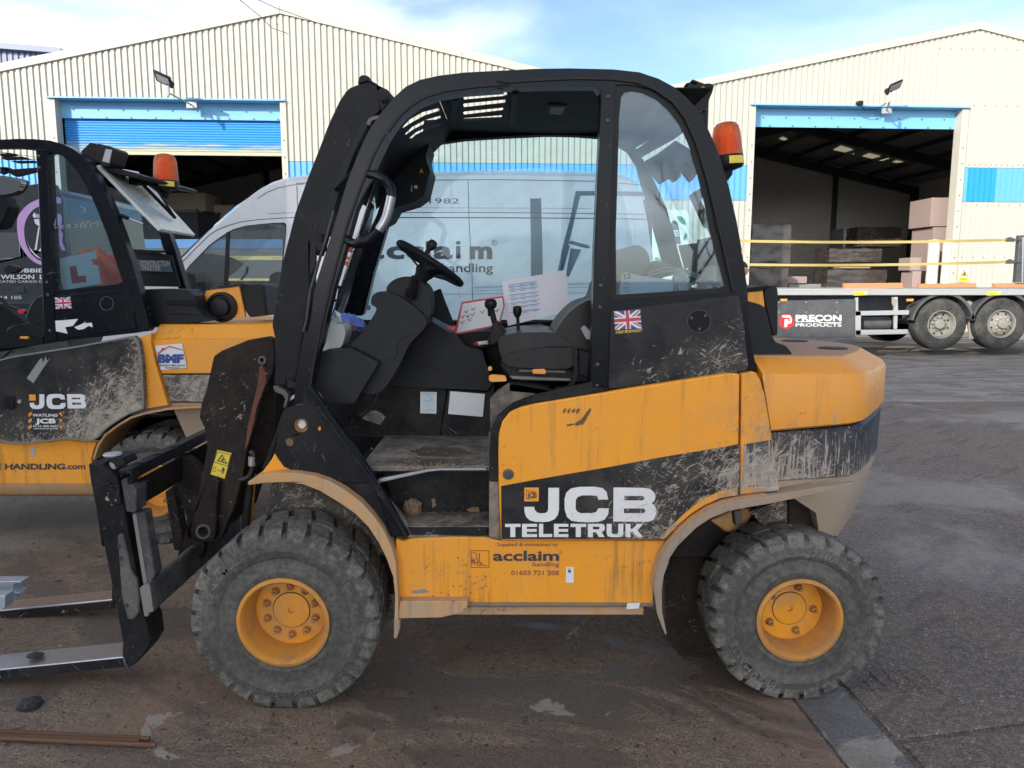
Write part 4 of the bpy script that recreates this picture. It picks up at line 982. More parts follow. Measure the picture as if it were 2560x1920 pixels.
# --- counterweight
def loft(name, levels, mat, parent=fk, smoothang=28, **k):
    plan = [(1.02, 2.66), (1.185, 2.66), (1.225, 2.668), (1.262, 2.69), (1.30, 2.735), (1.41, 2.885), (1.495, 3.02), (1.545, 3.14), (1.56, 3.25), (1.545, 3.36), (1.495, 3.48), (1.41, 3.61), (1.30, 3.76), (1.24, 3.82), (1.16, 3.84)]
    mb = MB(); vs = []; n = len(plan) + 2
    for zf, x0, ins in levels:
        cx, cy = 1.0, 3.25; row = []
        for x, y in [(None, 2.66)] + plan + [(None, 3.84)]:
            xx = x0 if x is None else max(x0, x - ins * (x - cx) / .5) if x > 1.03 else max(x0, x)
            yy = cy + (y - cy) * (1 - ins / .6)
            z = zf(xx) if callable(zf) else zf
            row.append((xx, yy, z))
        vs += row
    fs_ = []
    for l in range(len(levels) - 1):
        for i in range(n): 
            j_ = (i + 1) % n; fs_.append((l * n + i, l * n + j_, (l + 1) * n + j_, (l + 1) * n + i))
    fs_ += [tuple(range(n))[::-1], tuple((len(levels) - 1) * n + i for i in range(n))]
    return mb.add(vs, fs_).build(name, M[mat], parent, smoothang=smoothang, **k)
xw = lambda v: P(1907 + (v - 944) * .152, v, 2.66).x
zA = lambda x: 1.007 + (x - .9) * .09; zB = lambda x: .818 + (x - .9) * .065
loft('counterweight', [(lambda x: zA(x) + .004, xw(1083), .012), (lambda x: zA(x) + .012, xw(1080), 0), (1.208, xw(944), 0), (1.222, xw(942), .006), (1.270, xw(905), .085), (1.274, xw(900), .1)], 'cw_yellow')
loft('counterweight_top', [(1.268, xw(900), .094), (1.2765, xw(900), .096)], 'cw_top')
loft('counterweight_band', [(lambda x: zB(x) + .006, xw(1212), .02), (lambda x: zB(x) + .012, xw(1210), .012), (lambda x: zA(x) - .02, xw(1092), .008), (lambda x: zA(x) - .004, xw(1086), .022)], 'cw_black')
loft('counterweight_base', [(.46, 1.20, .15), (.60, 1.15, .08), (.70, 1.12, .05), (lambda x: zB(x) - .02, xw(1222), .018), (lambda x: zB(x) + .01, xw(1220), .024)], 'cw_low')
pl('inner_liner', W2((720, 60), (1000, -40), (1330, -60), (1330, 60), (1290, 180), (1200, 240), (900, 240)), 2.80, .02, 'mud_wall')
loft('counterweight_core', [(.62, 1.05, .12), (1.25, 1.02, .12)], 'black_rust')
for u, v in ((820, 465), (1112, 521)):
    p = G(1720 + u / K3, 700 + v / K3, 1.279); MB().lathe((p.x, p.y, 1.276), [(.058, 0), (.058, .003), (.05, .005), (.001, .005)], 20, 'Z').build('lifting_plug', M['trim_blk'], fk, smoothang=30)
hood = R_((452, 160), (500, 172), (560, 190), (590, 215), (605, 250), (628, 350), (650, 440), (672, 478), (740, 502), (765, 520), (797, 562), (796, 582), (500, 609), (487, 540), (460, 320))
pl('engine_hood', rounded(hood, 4), 2.80, .80, 'plastic', bevel=.012)
pl('exhaust_box', R_((578, 92), (585, 58), (612, 43), (668, 45), (688, 62), (693, 100), (690, 420), (655, 432), (640, 380), (598, 212)), 3.12, .45, 'plastic', bevel=.015)
pl('exhaust_panel', R_((442, 95), (574, 78), (592, 212), (455, 166)), 3.10, .02, 'yellow', bevel=.003)
pl('exhaust_lid', R_((440, 62), (600, 42), (640, 44), (578, 80), (442, 92)), 3.09, .45, 'plastic_dk', bevel=.006)
# --- cab frame: outer run, then the door opening back
cab_out = I_((292, 1512), (300, 1345), (345, 1100), (400, 810), (470, 550), (560, 262), (622, 60)) + T_((700, 1090), (790, 860), (870, 690), (960, 560), (1060, 440), (1150, 358), (1260, 305), (1400, 274), (1600, 249), (1900, 234)) + \
    U_((0, 238), (300, 221), (560, 217), (900, 225), (1100, 247), (1250, 297), (1370, 362), (1450, 428), (1530, 515), (1600, 622), (1660, 750), (1720, 900), (1790, 1130), (1850, 1400), (1890, 1620)) + \
    J_((2115, 250), (2150, 420), (2180, 660)) + R_((462, 300), (492, 520), (518, 640), (522, 675), (500, 692))
cab_in = J_((1105, 1396), (1000, 1425), (972, 1434), (974, 1340), (985, 900), (1000, 300)) + U_((795, 730), (806, 470), (800, 400), (755, 354), (600, 354), (300, 358), (0, 370)) + T_((1900, 382), (1600, 403), (1400, 436), (1260, 490), (1140, 580), (1060, 680), (1000, 775), (930, 930), (880, 1060)) + I_((770, 10), (700, 260), (600, 600), (540, 860), (500, 1050), (478, 1110), (420, 1370), (370, 1500))
win = U_((915, 345), (1000, 342), (1090, 352), (1180, 378), (1290, 432), (1380, 508), (1460, 620), (1530, 780), (1590, 990), (1650, 1230), (1690, 1450)) + q6((1790, 900), (1880, 1250), (1935, 1480), (1925, 1535), (60, 1652)) + U_((880, 1500), (895, 1000), (908, 600))
pl('cab_frame', cab_out + cab_in, 2.705, .065, 'black', holes=[win], bevel=.007)
seal = band(T_((1010, 705), (1090, 590), (1180, 505), (1300, 432), (1450, 385), (1700, 352), (1950, 335)) + U_((0, 325), (300, 305), (600, 290), (900, 295), (1080, 318), (1220, 372), (1360, 470), (1460, 600), (1540, 780), (1620, 1040), (1700, 1370)) + J_((1985, 250), (2040, 500), (2075, 640)), 7)
pl('door_seal', seal, 2.698, .006, 'trim_blk')
pl('door_seal', band(I_((395, 1480), (440, 1200), (490, 940), (560, 640), (640, 340), (700, 120)) + T_((800, 1130), (900, 880), (990, 715)), 6), 2.698, .006, 'trim_blk')
pl('centre_post', rounded(U_((815, 362), (907, 362), (870, 1659)) + J_((1112, 300), (1103, 700), (1092, 1398), (975, 1432), (986, 900), (1000, 300)) + U_((770, 1659), (797, 730), (812, 400)), 1), 2.694, .02, 'black', bevel=.003)
for (zm, x, y) in ((U_, 862, 436), (U_, 857, 620), (J_, 1050, 596), (J_, 1044, 762), (J_, 1026, 1202), (J_, 1020, 1364)):
    (u, v), = zm((x, y)); MB().lathe(P(u, v, 2.694), [(.0072, .0), (.0072, -.002), (.005, -.005), (.001, -.006)], 12, 'Y').build('rivet', M['steel_dk'], fk, smoothang=40)
pl('rear_side_panel', rounded(J_((1128, 790), (2098, 672), (2115, 690), (2150, 900), (2182, 1215), (2160, 1250), (1110, 1392)), 4), 2.697, .012, 'black_panel', bevel=.003)
cc = (1160 + 1805 / K3, 520 + 870 / K3)
pl('round_cover', circ(*cc, 88 / K3, 32), 2.6955, .002, 'plastic_dk'); pl('cover_ring', circ(*cc, 90 / K3, 32), 2.6945, .002, 'steel_dk', holes=[circ(*cc, 86.5 / K3, 32)])
for x, y in ((1747, 845), (1853, 827), (1808, 930)):
    MB().lathe(P(1160 + x / K3, 520 + y / K3, 2.695), [(.0055, 0), (.005, -.003), (.001, -.004)], 10, 'Y').build('rivet', M['steel_dk'], fk, smoothang=40)
# quarter window
pl('quarter_window', win, 2.715, .005, 'glass_q')
pl('window_border', win, 2.7125, .002, 'trim_blk', holes=[U_((962, 440), (985, 405), (1040, 392), (1120, 404), (1230, 455), (1330, 545), (1410, 650), (1480, 810), (1540, 1010), (1600, 1250), (1640, 1450)) + q6((1640, 900), (1740, 1250), (1780, 1440), (1690, 1480), (130, 1580)) + U_((920, 1500), (935, 1000), (945, 600))])
# flag sticker
def flag(zm, q, Y, parent):
    (x0, y0), (x1, y1), (x2, y2), (x3, y3) = q
    def b(a, e): 
        return ((x0 * (1 - a) + x1 * a) * (1 - e) + (x3 * (1 - a) + x2 * a) * e, (y0 * (1 - a) + y1 * a) * (1 - e) + (y3 * (1 - a) + y2 * a) * e)
    mk = lambda *p: zm(*[b(*i) for i in p])
    pl('flag_field', mk((0, 0), (1, 0), (1, 1), (0, 1)), Y, .001, 'flag_blue', parent)
    w = MB(); r = MB(); Yw = Y - .0004; Yr = Y - .0008
    add = lambda mb, Yq, *p: mb.slab(XZ(mk(*p), Yq), (0, .0003, 0))
    add(w, Yw, (0, 0), (.14, 0), (1, .86), (1, 1), (.86, 1), (0, .14)); add(w, Yw - .0001, (1, 0), (1, .14), (.14, 1), (0, 1), (0, .86), (.86, 0))
    add(w, Yw - .0002, (.40, 0), (.60, 0), (.60, 1), (.40, 1)); add(w, Yw - .00025, (0, .34), (1, .34), (1, .66), (0, .66))
    add(r, Yr, (0, .03), (.35, .34), (.25, .34), (0, .11)); add(r, Yr, (1, .97), (.65, .66), (.75, .66), (1, .89)); add(r, Yr, (.97, 0), (.65, .34), (.75, .34), (1, .05)); add(r, Yr, (.03, 1), (.35, .66), (.25, .66), (0, .95))
    add(r, Yr - .0001, (.44, 0), (.56, 0), (.56, 1), (.44, 1)); add(r, Yr - .00015, (0, .41), (1, .41), (1, .59), (0, .59))
    w.build('flag_white', M['white_print'], parent); r.build('flag_red', M['flag_red'], parent)
flag(J_, ((1150, 795), (1353, 780), (1366, 924), (1160, 938)), 2.6955, fk)
mb = MB(); (u0, v0), (u1, v1) = J_((1165, 942), (1368, 926)); p0 = P(u0, v0 + 7.5, 2.695); lettering(mb, 'A GREAT BRITISH PRODUCT', p0, P(u1, v1 + 7.5, 2.695) - p0, Vector((0, 0, .0095)), bold=.02); mb.build('flag_lettering', M['sign_yel'], fk)
# roof, ceiling with slots, far side frame
ZC = 2.205
XA = P(1104, 260, 3.0).x
def ceil_pt(u, v):
    d = ray(u, v); t = (ZC - CAM_H) / d.z; x = d.x * t
    if x >= XA: return Vector((x, d.y * t, ZC))
    # plane z = ZC - m*(XA-x)
    m = .95; t = (ZC - CAM_H - m * XA) / (d.z - m * d.x); return Vector((d.x * t, d.y * t, CAM_H + d.z * t))
xr = P(1790, 500, 3.1).x
mb = MB()
slots = [T_((1590, 440), (1600, 428), (1925, 400), (1928, 425), (1900, 438), (1600, 465)), T_((1588, 500), (1600, 488), (1915, 458), (1912, 488), (1600, 523)), T_((1588, 562), (1600, 550), (1900, 520), (1895, 545), (1600, 580)), T_((1590, 612), (1600, 600), (1890, 578), (1885, 605), (1600, 626))]
yA, yB = 2.74, 3.56
b0 = [Vector((XA, yA, ZC)), Vector((xr - .12, yA, ZC)), Vector((xr - .12, yB, ZC)), Vector((XA, yB, ZC))]
mb.slab(b0, (0, 0, .004), [[ceil_pt(*p) for p in h] for h in slots])
m_ = .95; xf = XA - .36
fr = [T_((1150, 592), (1190, 545), (1300, 482), (1402, 458), (1406, 482), (1300, 510), (1210, 560), (1150, 608)), T_((1128, 668), (1180, 612), (1280, 555), (1408, 522), (1414, 548), (1300, 585), (1200, 640), (1132, 684)), T_((1148, 718), (1200, 668), (1300, 615), (1420, 580), (1422, 604), (1320, 640), (1220, 688), (1150, 738)), T_((1168, 762), (1225, 712), (1320, 665), (1430, 634), (1432, 652), (1330, 690), (1240, 728), (1180, 778))]
b1_ = [Vector((XA - .001, yA, ZC)), Vector((XA - .001, yB, ZC)), Vector((xf, yB, ZC - m_ * .36)), Vector((xf, yA, ZC - m_ * .36))]
mb.slab(b1_, Vector((-.003, 0, .003)), [[ceil_pt(*p) for p in h] for h in fr])
mb.build('roof_lining', M['plastic_dk'], fk)
for x0, x1 in ((1478, 1545), (1945, 2010)):
    a = [ceil_pt(640 + x / K3, 100 + y / K3) for x, y in ((x0 + 25, 395 if x0 > 1900 else 440), (x1 + 10, 392 if x0 > 1900 else 438), (x1 - 25, 640), (x0 + (-10 if x0 > 1900 else 20), 640))]
    MB().slab([p + Vector((0, 0, -.012)) for p in a], (0, 0, .012)).build('roof_rib', M['plastic'], fk)
a = [ceil_pt(1240 + x / K3, 100 + y / K3) for x, y in ((420, 500), (525, 505), (498, 558), (412, 548))]
MB().slab([p + Vector((0, 0, -.008)) for p in a], (0, 0, .006)).build('cab_light', M['galv'], fk)
a = [ceil_pt(1240 + x / K3, 100 + y / K3) for x, y in ((400, 488), (545, 492), (520, 572), (390, 560))]
MB().slab([p + Vector((0, 0, -.004)) for p in a], (0, 0, .004)).build('cab_light_bezel', M['trim_blk'], fk)
# outer roof skin seen as the curved edge
mb = MB(); prof_r = U_((150, 230), (300, 221), (560, 217), (900, 225), (1100, 247), (1250, 297), (1370, 362), (1450, 428))
pp = XZ(prof_r, 2.75); mb.slab(pp + [Vector((p.x, p.y, p.z - .02)) for p in pp[::-1]], (0, .86, 0)); mb.build('roof_panel', M['black'], fk, bevel=.01)
FY = 3.56                                             # far side of the cab
pl('far_top_rail', T_((1330, 810), (1420, 788), (1600, 762), (1900, 742), (2212, 727)) + U_((0, 741), (350, 726), (600, 730), (790, 744), (900, 800), (980, 800), (1000, 760)) + [(1540, 320), (1300, 290), (1060, 300), (1055, 345)], FY, .06, 'plastic_dk', bevel=.01)
pl('far_front_post', I_((955, -10), (1045, 0), (975, 250), (900, 500), (830, 790), (815, 830), (658, 822), (700, 690), (760, 450), (850, 200)), FY - .006, .08, 'black', bevel=.01)
pl('control_pod', rounded(T_((1030, 760), (1150, 740), (1330, 805), (1306, 880), (1310, 930), (1338, 1000), (1292, 1190), (1215, 1245), (1130, 1272), (1060, 1290), (1010, 1380), (900, 1440), (960, 1240), (1040, 980), (1050, 860)), 4), 3.34, .24, 'plastic_dk', bevel=.02)
(u, v), (u2, v2) = T_((1270, 1008), (1228, 1128))
mb = MB(); sign_text(mb, 'A', u - 5, v - 6, u + 5, v + 5, 3.337); mb.slab(XZ(circ(u2, v2, 4.5), 3.337), (0, .001, 0)); mb.build('switch_symbols', M['lever_org'], fk)
pl('switch_light', T_((1192, 1118), (1200, 1118), (1198, 1165), (1190, 1165)), 3.337, .001, 'print_blue')
# far rear side: quarter frame and post seen through the window
farq = U_((770, 744), (900, 780), (985, 850), (1060, 960), (1120, 1100), (1170, 1300), (1215, 1659)) + q6((1160, 1180), (900, 1180), (830, 950), (760, 700), (690, 440), (620, 200), (560, -60))
pl('far_rear_post', U_((938, 720), (1060, 800), (1140, 930), (1190, 1020)) + q6((905, 240), (1000, 560), (1070, 850), (1165, 1190), (1010, 1185), (880, 1160), (830, 960), (790, 800), (690, 440), (610, 140), (585, 0)) + U_((1130, 1120), (1090, 960), (1020, 850), (935, 800)), FY - .012, .07, 'plastic_dk', bevel=.01)
pl('far_roof_corner', U_((935, 380), (1250, 400), (1450, 600), (1480, 720), (1400, 640), (1060, 830), (1000, 790), (938, 770)), 3.50, .05, 'plastic_dk', bevel=.01)
pl('far_hinge_plate', U_((1060, 850), (1120, 810), (1370, 620), (1410, 650), (1440, 710), (1370, 760), (1100, 910)), 3.46, .02, 'plastic', bevel=.004)
pl('blind_housing', U_((1140, 930), (1230, 880), (1380, 770), (1480, 830), (1560, 960), (1560, 1010), (1500, 1090), (1430, 1010), (1410, 980), (1425, 1050), (1370, 1090), (1340, 1060), (1265, 1105), (1180, 1000)), 3.42, .04, 'plastic_dk', bevel=.004)
pa_, pb_, pc_, pd_ = [P(*p, y) for p, y in zip(q6((1310, 40), (1530, 520), (1570, 600), (1640, 740)), (3.3, 3.25, 3.25, 3.2))]
MB().tube([pa_, pb_], .019, 10).build('gas_strut', M['trim_blk'], fk, smoothang=40); MB().tube([pb_, pd_], .008, 8).build('strut_rod', M['steel_dk'], fk)
pl('strut_anchor', q6((1590, 700), (1670, 690), (1690, 790), (1640, 820), (1600, 790)), 3.2, .03, 'trim_blk', bevel=.004)
pl('inner_rear_post', q6((1700, 700), (1800, 720), (1810, 1200), (1790, 1390), (1720, 1380)), 3.30, .05, 'galv', bevel=.005)
# rear glass, slanting down from the roof to the hood, with a sticker read from behind
g = [P(1240 + 1540 / K3, 100 + 760 / K3, 2.80), P(1812, 706, 2.80), P(1805, 700, 3.5), P(1240 + 1480 / K3, 100 + 760 / K3, 3.5)]
MB().slab(g, (.005, 0, 0)).build('rear_window', M['glass'], fk)
st = q6((1075, 820), (1640, 750), (1690, 1130), (1170, 1175))
pl('far_sticker', st, 3.50, .001, 'slate')
mb = MB(); 
for s_, q in (('MERCHANT', ((1120, 845), (1610, 800), 120)), ('MASTER', ((1190, 1010), (1630, 985), 120))):
    (u0, v0), (u1, v1) = q6(q[0], q[1]); p0 = P(u0, v0 + q[2] / K6, 3.498); lettering(mb, s_, p0, P(u1, v1 + q[2] / K6, 3.498) - p0, Vector((0, 0, .034)), bold=.03, mirror=True)
mb.build('sticker_lettering', M['side_guard'], fk)
# windscreen between the near and far front posts
g = [P(*I_((495, 1090))[0], 2.77), P(*T_((1010, 760))[0], 2.77), P(*T_((1062, 850))[0], 3.55), P(*I_((655, 825))[0], 3.55)]
MB().slab(g, (.005, 0, 0)).build('windscreen', M['glass'], fk)
pl('screen_sticker', I_((668, 290), (783, 310), (735, 462), (645, 425)), 3.15, .001, 'hivis', holes=[I_((700, 330), (740, 350), (715, 380), (690, 362)), I_((668, 392), (750, 405), (748, 418), (664, 402))])
mb = MB()
for y in (300, 320): pass
pl('screen_latch', I_((585, 590), (650, 600), (635, 720), (570, 725)), 2.80, .03, 'trim_blk', holes=[I_((598, 612), (630, 616), (618, 700), (588, 702))], bevel=.003)
# grab handle
hp = T_((872, 1032), (930, 1042), (985, 1072), (1025, 1125), (1040, 1180), (1022, 1280), (995, 1375), (945, 1460), (880, 1530), (800, 1562), (740, 1560), (700, 1530))
hy = [2.71, 2.68, 2.655, 2.65, 2.645, 2.645, 2.645, 2.645, 2.65, 2.655, 2.68, 2.71]
pts = [P(u, v, y) for (u, v), y in zip(hp, hy)]; pts = smooth([tuple(p) for p in pts], 4, False)
MB().tube(pts, .0160, 12).build('grab_handle', M['black'], fk, smoothang=60)
MB().tube(pts[17:29], .0165, 12).build('worn_grip', M['steel'], fk, smoothang=60, label='bare metal worn grip')
# --- front guard post ahead of the cab
gp = T_((690, 395), (720, 368), (860, 312), (905, 322), (940, 345), (955, 540), (850, 640), (700, 1000), (600, 1290), (520, 1500), (470, 1659)) + I_((405, 260), (415, 700), (372, 880), (340, 1130), (300, 1350), (235, 1322), (238, 1370), (135, 1350), (146, 1300), (145, 1000), (124, 900), (150, 700), (200, 430), (262, 190)) + T_((300, 1330), (400, 1050), (480, 850), (560, 640), (640, 470))
pl('front_guard_post', gp, 2.80, .10, 'black_chip', bevel=.004)
pl('guard_post_side', T_((835, 590), (870, 640), (760, 860), (640, 1180), (545, 1500), (500, 1500), (470, 1480), (560, 1200), (680, 900), (790, 680)), 2.792, .10, 'plastic', bevel=.003)
pl('post_head', T_((782, 332), (790, 290), (812, 268), (850, 272), (874, 288), (870, 312), (900, 330), (1010, 382), (1052, 430), (1064, 442), (1000, 500), (960, 545), (935, 430), (925, 345), (860, 312)), 2.79, .08, 'black_chip', bevel=.003)
MB().lathe(P(640 + 987 / K3, 100 + 450 / K3, 2.785), [(.016, 0), (.016, -.004), (.0105, -.005), (.0105, -.013), (.001, -.014)], 6, 'Y').build('post_bolt', M['black_chip'], fk)
pl('post_hook', band(T_((860, 650), (872, 615), (905, 598), (960, 590)), 9), 2.775, .02, 'steel_dk')
pl('latch_block', I_((458, 262), (520, 262), (534, 275), (528, 335), (470, 330)), 2.69, .03, 'black_chip', bevel=.003); pl('latch_bar', I_((418, 262), (458, 262), (455, 440), (415, 520)), 2.72, .02, 'trim_blk')
wip = [P(u, v, 2.69) for u, v in I_((600, 20), (545, 220), (480, 420), (418, 640), (392, 850), (368, 950))]
MB().tube(wip, .0055, 6).build('pull_cord', M['hose'], fk)
# --- front cowl plate with bolt holes, slanting bar and entry step
cow = F_((1030, 352), (1095, 345), (1098, 300), (1112, 240), (1632, 942), (1390, 940), (1250, 890), (1130, 868), (1040, 862), (950, 815), (880, 712), (905, 600), (962, 372))
pl('front_cowl_plate', cow, 2.655, .012, 'black_chip', holes=[circ(400 + 1080 / K3, 900 + 505 / K3, 56 / K3, 24), circ(400 + 990 / K3, 900 + 634 / K3, 33 / K3, 20)], bevel=.002)
pl('cowl_backing', F_((1000, 430), (1180, 430), (1160, 600), (1060, 690), (940, 690), (950, 560)), 2.70, .02, 'dusty_yellow')
pl('pivot_bolt', circ(400 + 1090 / K3, 900 + 495 / K3, 35 / K3, 6), 2.68, .02, 'white_bolt', bevel=.002)
pl('marker_light', circ(400 + 1225 / K3, 900 + 527 / K3, 10 / K3, 12, 16 / K3), 2.653, .002, 'lever_org')
pl('cowl_gusset', F_((1392, 944), (1632, 944), (1782, 1362), (1700, 1255), (1540, 1078), (1450, 990)), 2.66, .012, 'black_dusty')
pl('cowl_yellow', F_((785, 862), (860, 760), (880, 718), (950, 820), (1040, 864), (900, 868), (800, 880)), 2.66, .02, 'yellow', bevel=.002)
pl('slanted_rail', F_((1098, 218), (1165, 200), (1660, 912), (1915, 1358), (1780, 1362), (1625, 940)), 2.63, .03, 'black', bevel=.006)
pl('slanted_rail_edge', F_((1098, 218), (1112, 212), (1640, 930), (1905, 1360), (1880, 1360), (1622, 945)), 2.624, .01, 'black_chip', bevel=.003)
pl('front_screen_edge', F_((955, 385), (978, 372), (985, 385), (905, 610), (855, 760), (810, 850), (778, 838), (830, 720), (890, 560), (930, 430)), 2.70, .05, 'black_chip', bevel=.003)
pl('bonnet_hinge', F_((866, 205), (885, 195), (960, 232), (990, 270), (985, 310), (965, 370), (945, 370), (960, 300), (940, 270), (880, 245)), 2.72, .03, 'steel_dk', bevel=.003)
pl('bonnet_stop', F_((975, 150), (1040, 175), (1035, 215), (978, 212)), 2.75, .02, 'plastic'); pl('hinge_arm', F_((985, 300), (1030, 265), (1030, 290), (990, 320)), 2.74, .02, 'steel')
FZ = .884
x0, x1 = P(900, 1160, 2.68).x, P(1241, 1160, 2.68).x
MB().slab([(x0, 2.68, FZ), (x1, 2.68, FZ), (x1, 3.4, FZ), (x0, 3.4, FZ)], (0, 0, -.02)).build('cab_floor', M['dust_step'], fk, bevel=.003)
# oil stains / leaf litter on the floor
mb = MB()
for cx, cy, rx, ry in ((1230, 1410, 420, 75), (1120, 1570, 230, 55), (900, 1400, 120, 35)):
    ring = []
    for k in range(28):
        a = 2 * math.pi * k / 28; q = 1 + rnd(-.16, .16); u, v = 900 + (cx + rx * q * math.cos(a)) / K6, 900 + (cy + ry * q * math.sin(a)) / K6
        p = G(u, v, FZ + .0012 + rx * 1e-6); ring.append(p)
    mb.slab(ring, (0, 0, -.001))
mb.build('floor_stain', M['stain'], fk, kind='stuff')
mb = MB()
for _ in range(150):
    u, v = rnd(925, 1235), rnd(1118, 1170); p = G(u, v, FZ + .002); a = rnd(0, 3.1); l = rnd(.003, .014)
    if _ > 90: p = G(rnd(1000, 1236), rnd(1160, 1172), FZ + .003)
    mb.bar(p, p + Vector((math.cos(a) * l, math.sin(a) * l, rnd(0, .004))), .0022, .0015)
mb.build('floor_litter', M['timber_pale'], fk, kind='stuff')
pl('floor_lip', E_((-560, 945 - 15), (-100, 842), (0, 832), (358, 830), (360, 848), (0, 850), (-100, 862), (-540, 960)), 2.664, .02, 'steel', bevel=.002)
SZ = .665
xs0, xs1 = P(1018, 1300, 2.68).x, P(1222, 1300, 2.68).x
pl('step_back', [(955, 1170), (1226, 1165), (1226, 1300), (1000, 1300)], 2.83, .01, 'black_dusty')
pl('step_side', E_((375, 560), (447, 545), (450, 940), (466, 1385), (375, 1360), (378, 940)), 2.650, .03, 'dust_step', bevel=.003)
MB().slab([(xs1, 2.66, SZ), (xs1, 2.83, SZ), (xs1, 2.83, FZ - .02), (xs1, 2.66, FZ - .02)], (.03, 0, 0)).build('step_wall', M['black_dusty'], fk)
MB().slab([(xs0, 2.662, SZ), (xs1, 2.662, SZ), (xs1, 2.84, SZ), (xs0 - .06, 2.84, SZ)], (0, 0, -.004)).build('step_tread', M['dust_step'], fk)
mb = MB(); gx = xs0
i = 0
while gx < xs1:
    for j_ in range(8):
        y = 2.672 + j_ * .021 + (i % 2) * .010; a = .5 if (i + j_) % 2 else -.5
        c = Vector((gx, y, SZ + .0012)); d = Vector((math.cos(a), math.sin(a), 0)) * .008; mb.bar(c - d, c + d, .0034, .0028)
    gx += .0165; i += 1
mb.build('tread_pattern', M['dust_step'], fk, kind='stuff')
pl('step_front', F_((1905, 1275), (1930, 1290)) + E_((0, 1283), (362, 1283), (368, 1345), (300, 1352), (0, 1340)) + F_((1925, 1345),), 2.660, .02, 'black_chip', bevel=.002)
pl('sill_top_dirt', F_((1640, 940), (1850, 1180), (1912, 1275), (1930, 1290)) + E_((0, 1345), (370, 1350), (440, 1384), (410, 1372), (0, 1366)) + F_((1915, 1366), (1900, 1360)), 2.668, .02, 'dust_step')
pl('door_rim', E_((1168, 160), (1162, 172), (900, 230), (700, 280), (560, 335), (440, 432), (388, 545), (380, 700), (376, 932), (445, 938), (447, 700), (452, 560), (480, 466), (538, 398), (625, 356), (740, 330), (1290, 240), (1290, 215), (1180, 210)), 2.645, .03, 'black_dusty', bevel=.004)
pl('seat_box_side', E_((385, 300), (440, 240), (530, 180), (860, 240), (700, 280), (560, 335), (440, 432), (388, 545), (384, 430)), 2.80, .03, 'dust_step')
patch('mud_stain', E_((205, 1150), (250, 1130), (300, 1132), (302, 1165), (240, 1172)), 2.828, 'clod', seed=31); patch('mud_stain', F_((2085, 1070), (2110, 1060), (2120, 1120), (2095, 1140)), 2.828, 'clod', seed=32)
# mud clod on the step
def clod(name, c, r, mat, parent=None, sq=.6, seed=1):
    rr = random.Random(seed); bm = bmesh.new(); bmesh.ops.create_icosphere(bm, subdivisions=3, radius=1)
    for v in bm.verts:
        q = 1 + rr.uniform(-.16, .16); v.co = Vector((v.co.x * r[0] * q, v.co.y * r[1] * q, v.co.z * r[2] * q)) + Vector(c)
    me = bpy.data.meshes.new(name); bm.to_mesh(me); bm.free(); return link(name, me, M[mat], parent)
pc = P(1032, 1268, 2.81); o = clod('mud_clod', (pc.x, 2.80, SZ + .028), (.034, .022, .034), 'clod', seed=3); tag(o, 'dried brown mud clod in the corner of the forklift step', 'mud clod')
# --- inside the cab
pl('lower_console', f6((-700, 330), (420, 372), (1320, 445), (1330, 470), (1225, 1230), (0, 1180), (-300, 1150)), 3.22, .03, 'black_dusty', bevel=.003)
pl('battery_cover', f6((1345, 448), (1960, 490), (2060, 380), (2060, 1215), (1240, 1232), (1250, 1080), (1340, 500)), 3.21, .03, 'black_dusty', bevel=.003)
pl('inspection_sticker', f6((928, 488), (1180, 492), (1172, 824), (925, 818)), 3.215, .001, 'white_print')
sc = (900 + 1053 / K6, 900 + 648 / K6)
mb = MB()
for ra, rb in ((96, 90), (64, 58)): mb.slab(XZ(circ(*sc, ra / K6, 28), 3.2142), (0, .0004, 0), [XZ(circ(*sc, rb / K6, 28), 3.2142)])
mb.slab(XZ(f6((1005, 622), (1070, 622), (1100, 575), (1106, 580), (1078, 630), (1100, 625), (1052, 697)), 3.2138), (0, .0003, 0), [XZ(f6((1022, 632), (1082, 636), (1052, 680)), 3.2138)])
for y in (505, 520, 535, 755, 775, 795): mb.slab(XZ(f6((950, y), (1155, y), (1155, y + 5), (950, y + 5)), 3.2142), (0, .0003, 0))
mb.build('sticker_print', M['print_blue'], fk)
pl('data_plate', f6((1385, 478), (1918, 522), (1885, 872), (1352, 828)), 3.205, .001, 'white_print', label='blank faded grey plate')
ped = f6((30, 905), (110, 790), (240, 782), (330, 830), (385, 885), (310, 1003), (200, 965), (90, 930))
pl('pedal', ped, 3.0, .02, 'grey_cloth', bevel=.003)
mb = MB()
for k in range(5): mb.slab(XZ(f6((90 + k * 10, 810 + k * 30), (330 + k * 4, 850 + k * 30), (326 + k * 4, 858 + k * 30), (86 + k * 10, 818 + k * 30)), 2.998), (0, .002, 0))
mb.build('pedal_grip', M['trim_blk'], fk, kind='stuff')
pl('pedal_arm', F_((1490, 300), (1560, 280), (1420, 520), (1370, 460)), 3.05, .03, 'trim_blk')
dash = I_((1010, 1365), (1100, 1180), (1310, 850), (1345, 870), (1400, 905), (1520, 975), (1600, 1052), (1660, 1078), (1725, 1088), (1760, 1190), (1795, 1300), (1830, 1330), (1780, 1402), (1400, 1385))
pl('side_console', dash, 3.19, .30, 'plastic', bevel=.012)
pl('console_top', I_((1510, 960), (1900, 940), (2212, 905), (2212, 960), (1960, 1000), (1740, 1085), (1660, 1078), (1600, 1050)), 3.30, .2, 'plastic_dk', bevel=.006)
pl('display_panel', I_((1340, 650), (1415, 617), (1440, 690), (1525, 905), (1480, 900), (1345, 830)), 3.12, .03, 'plastic_dk', bevel=.006)
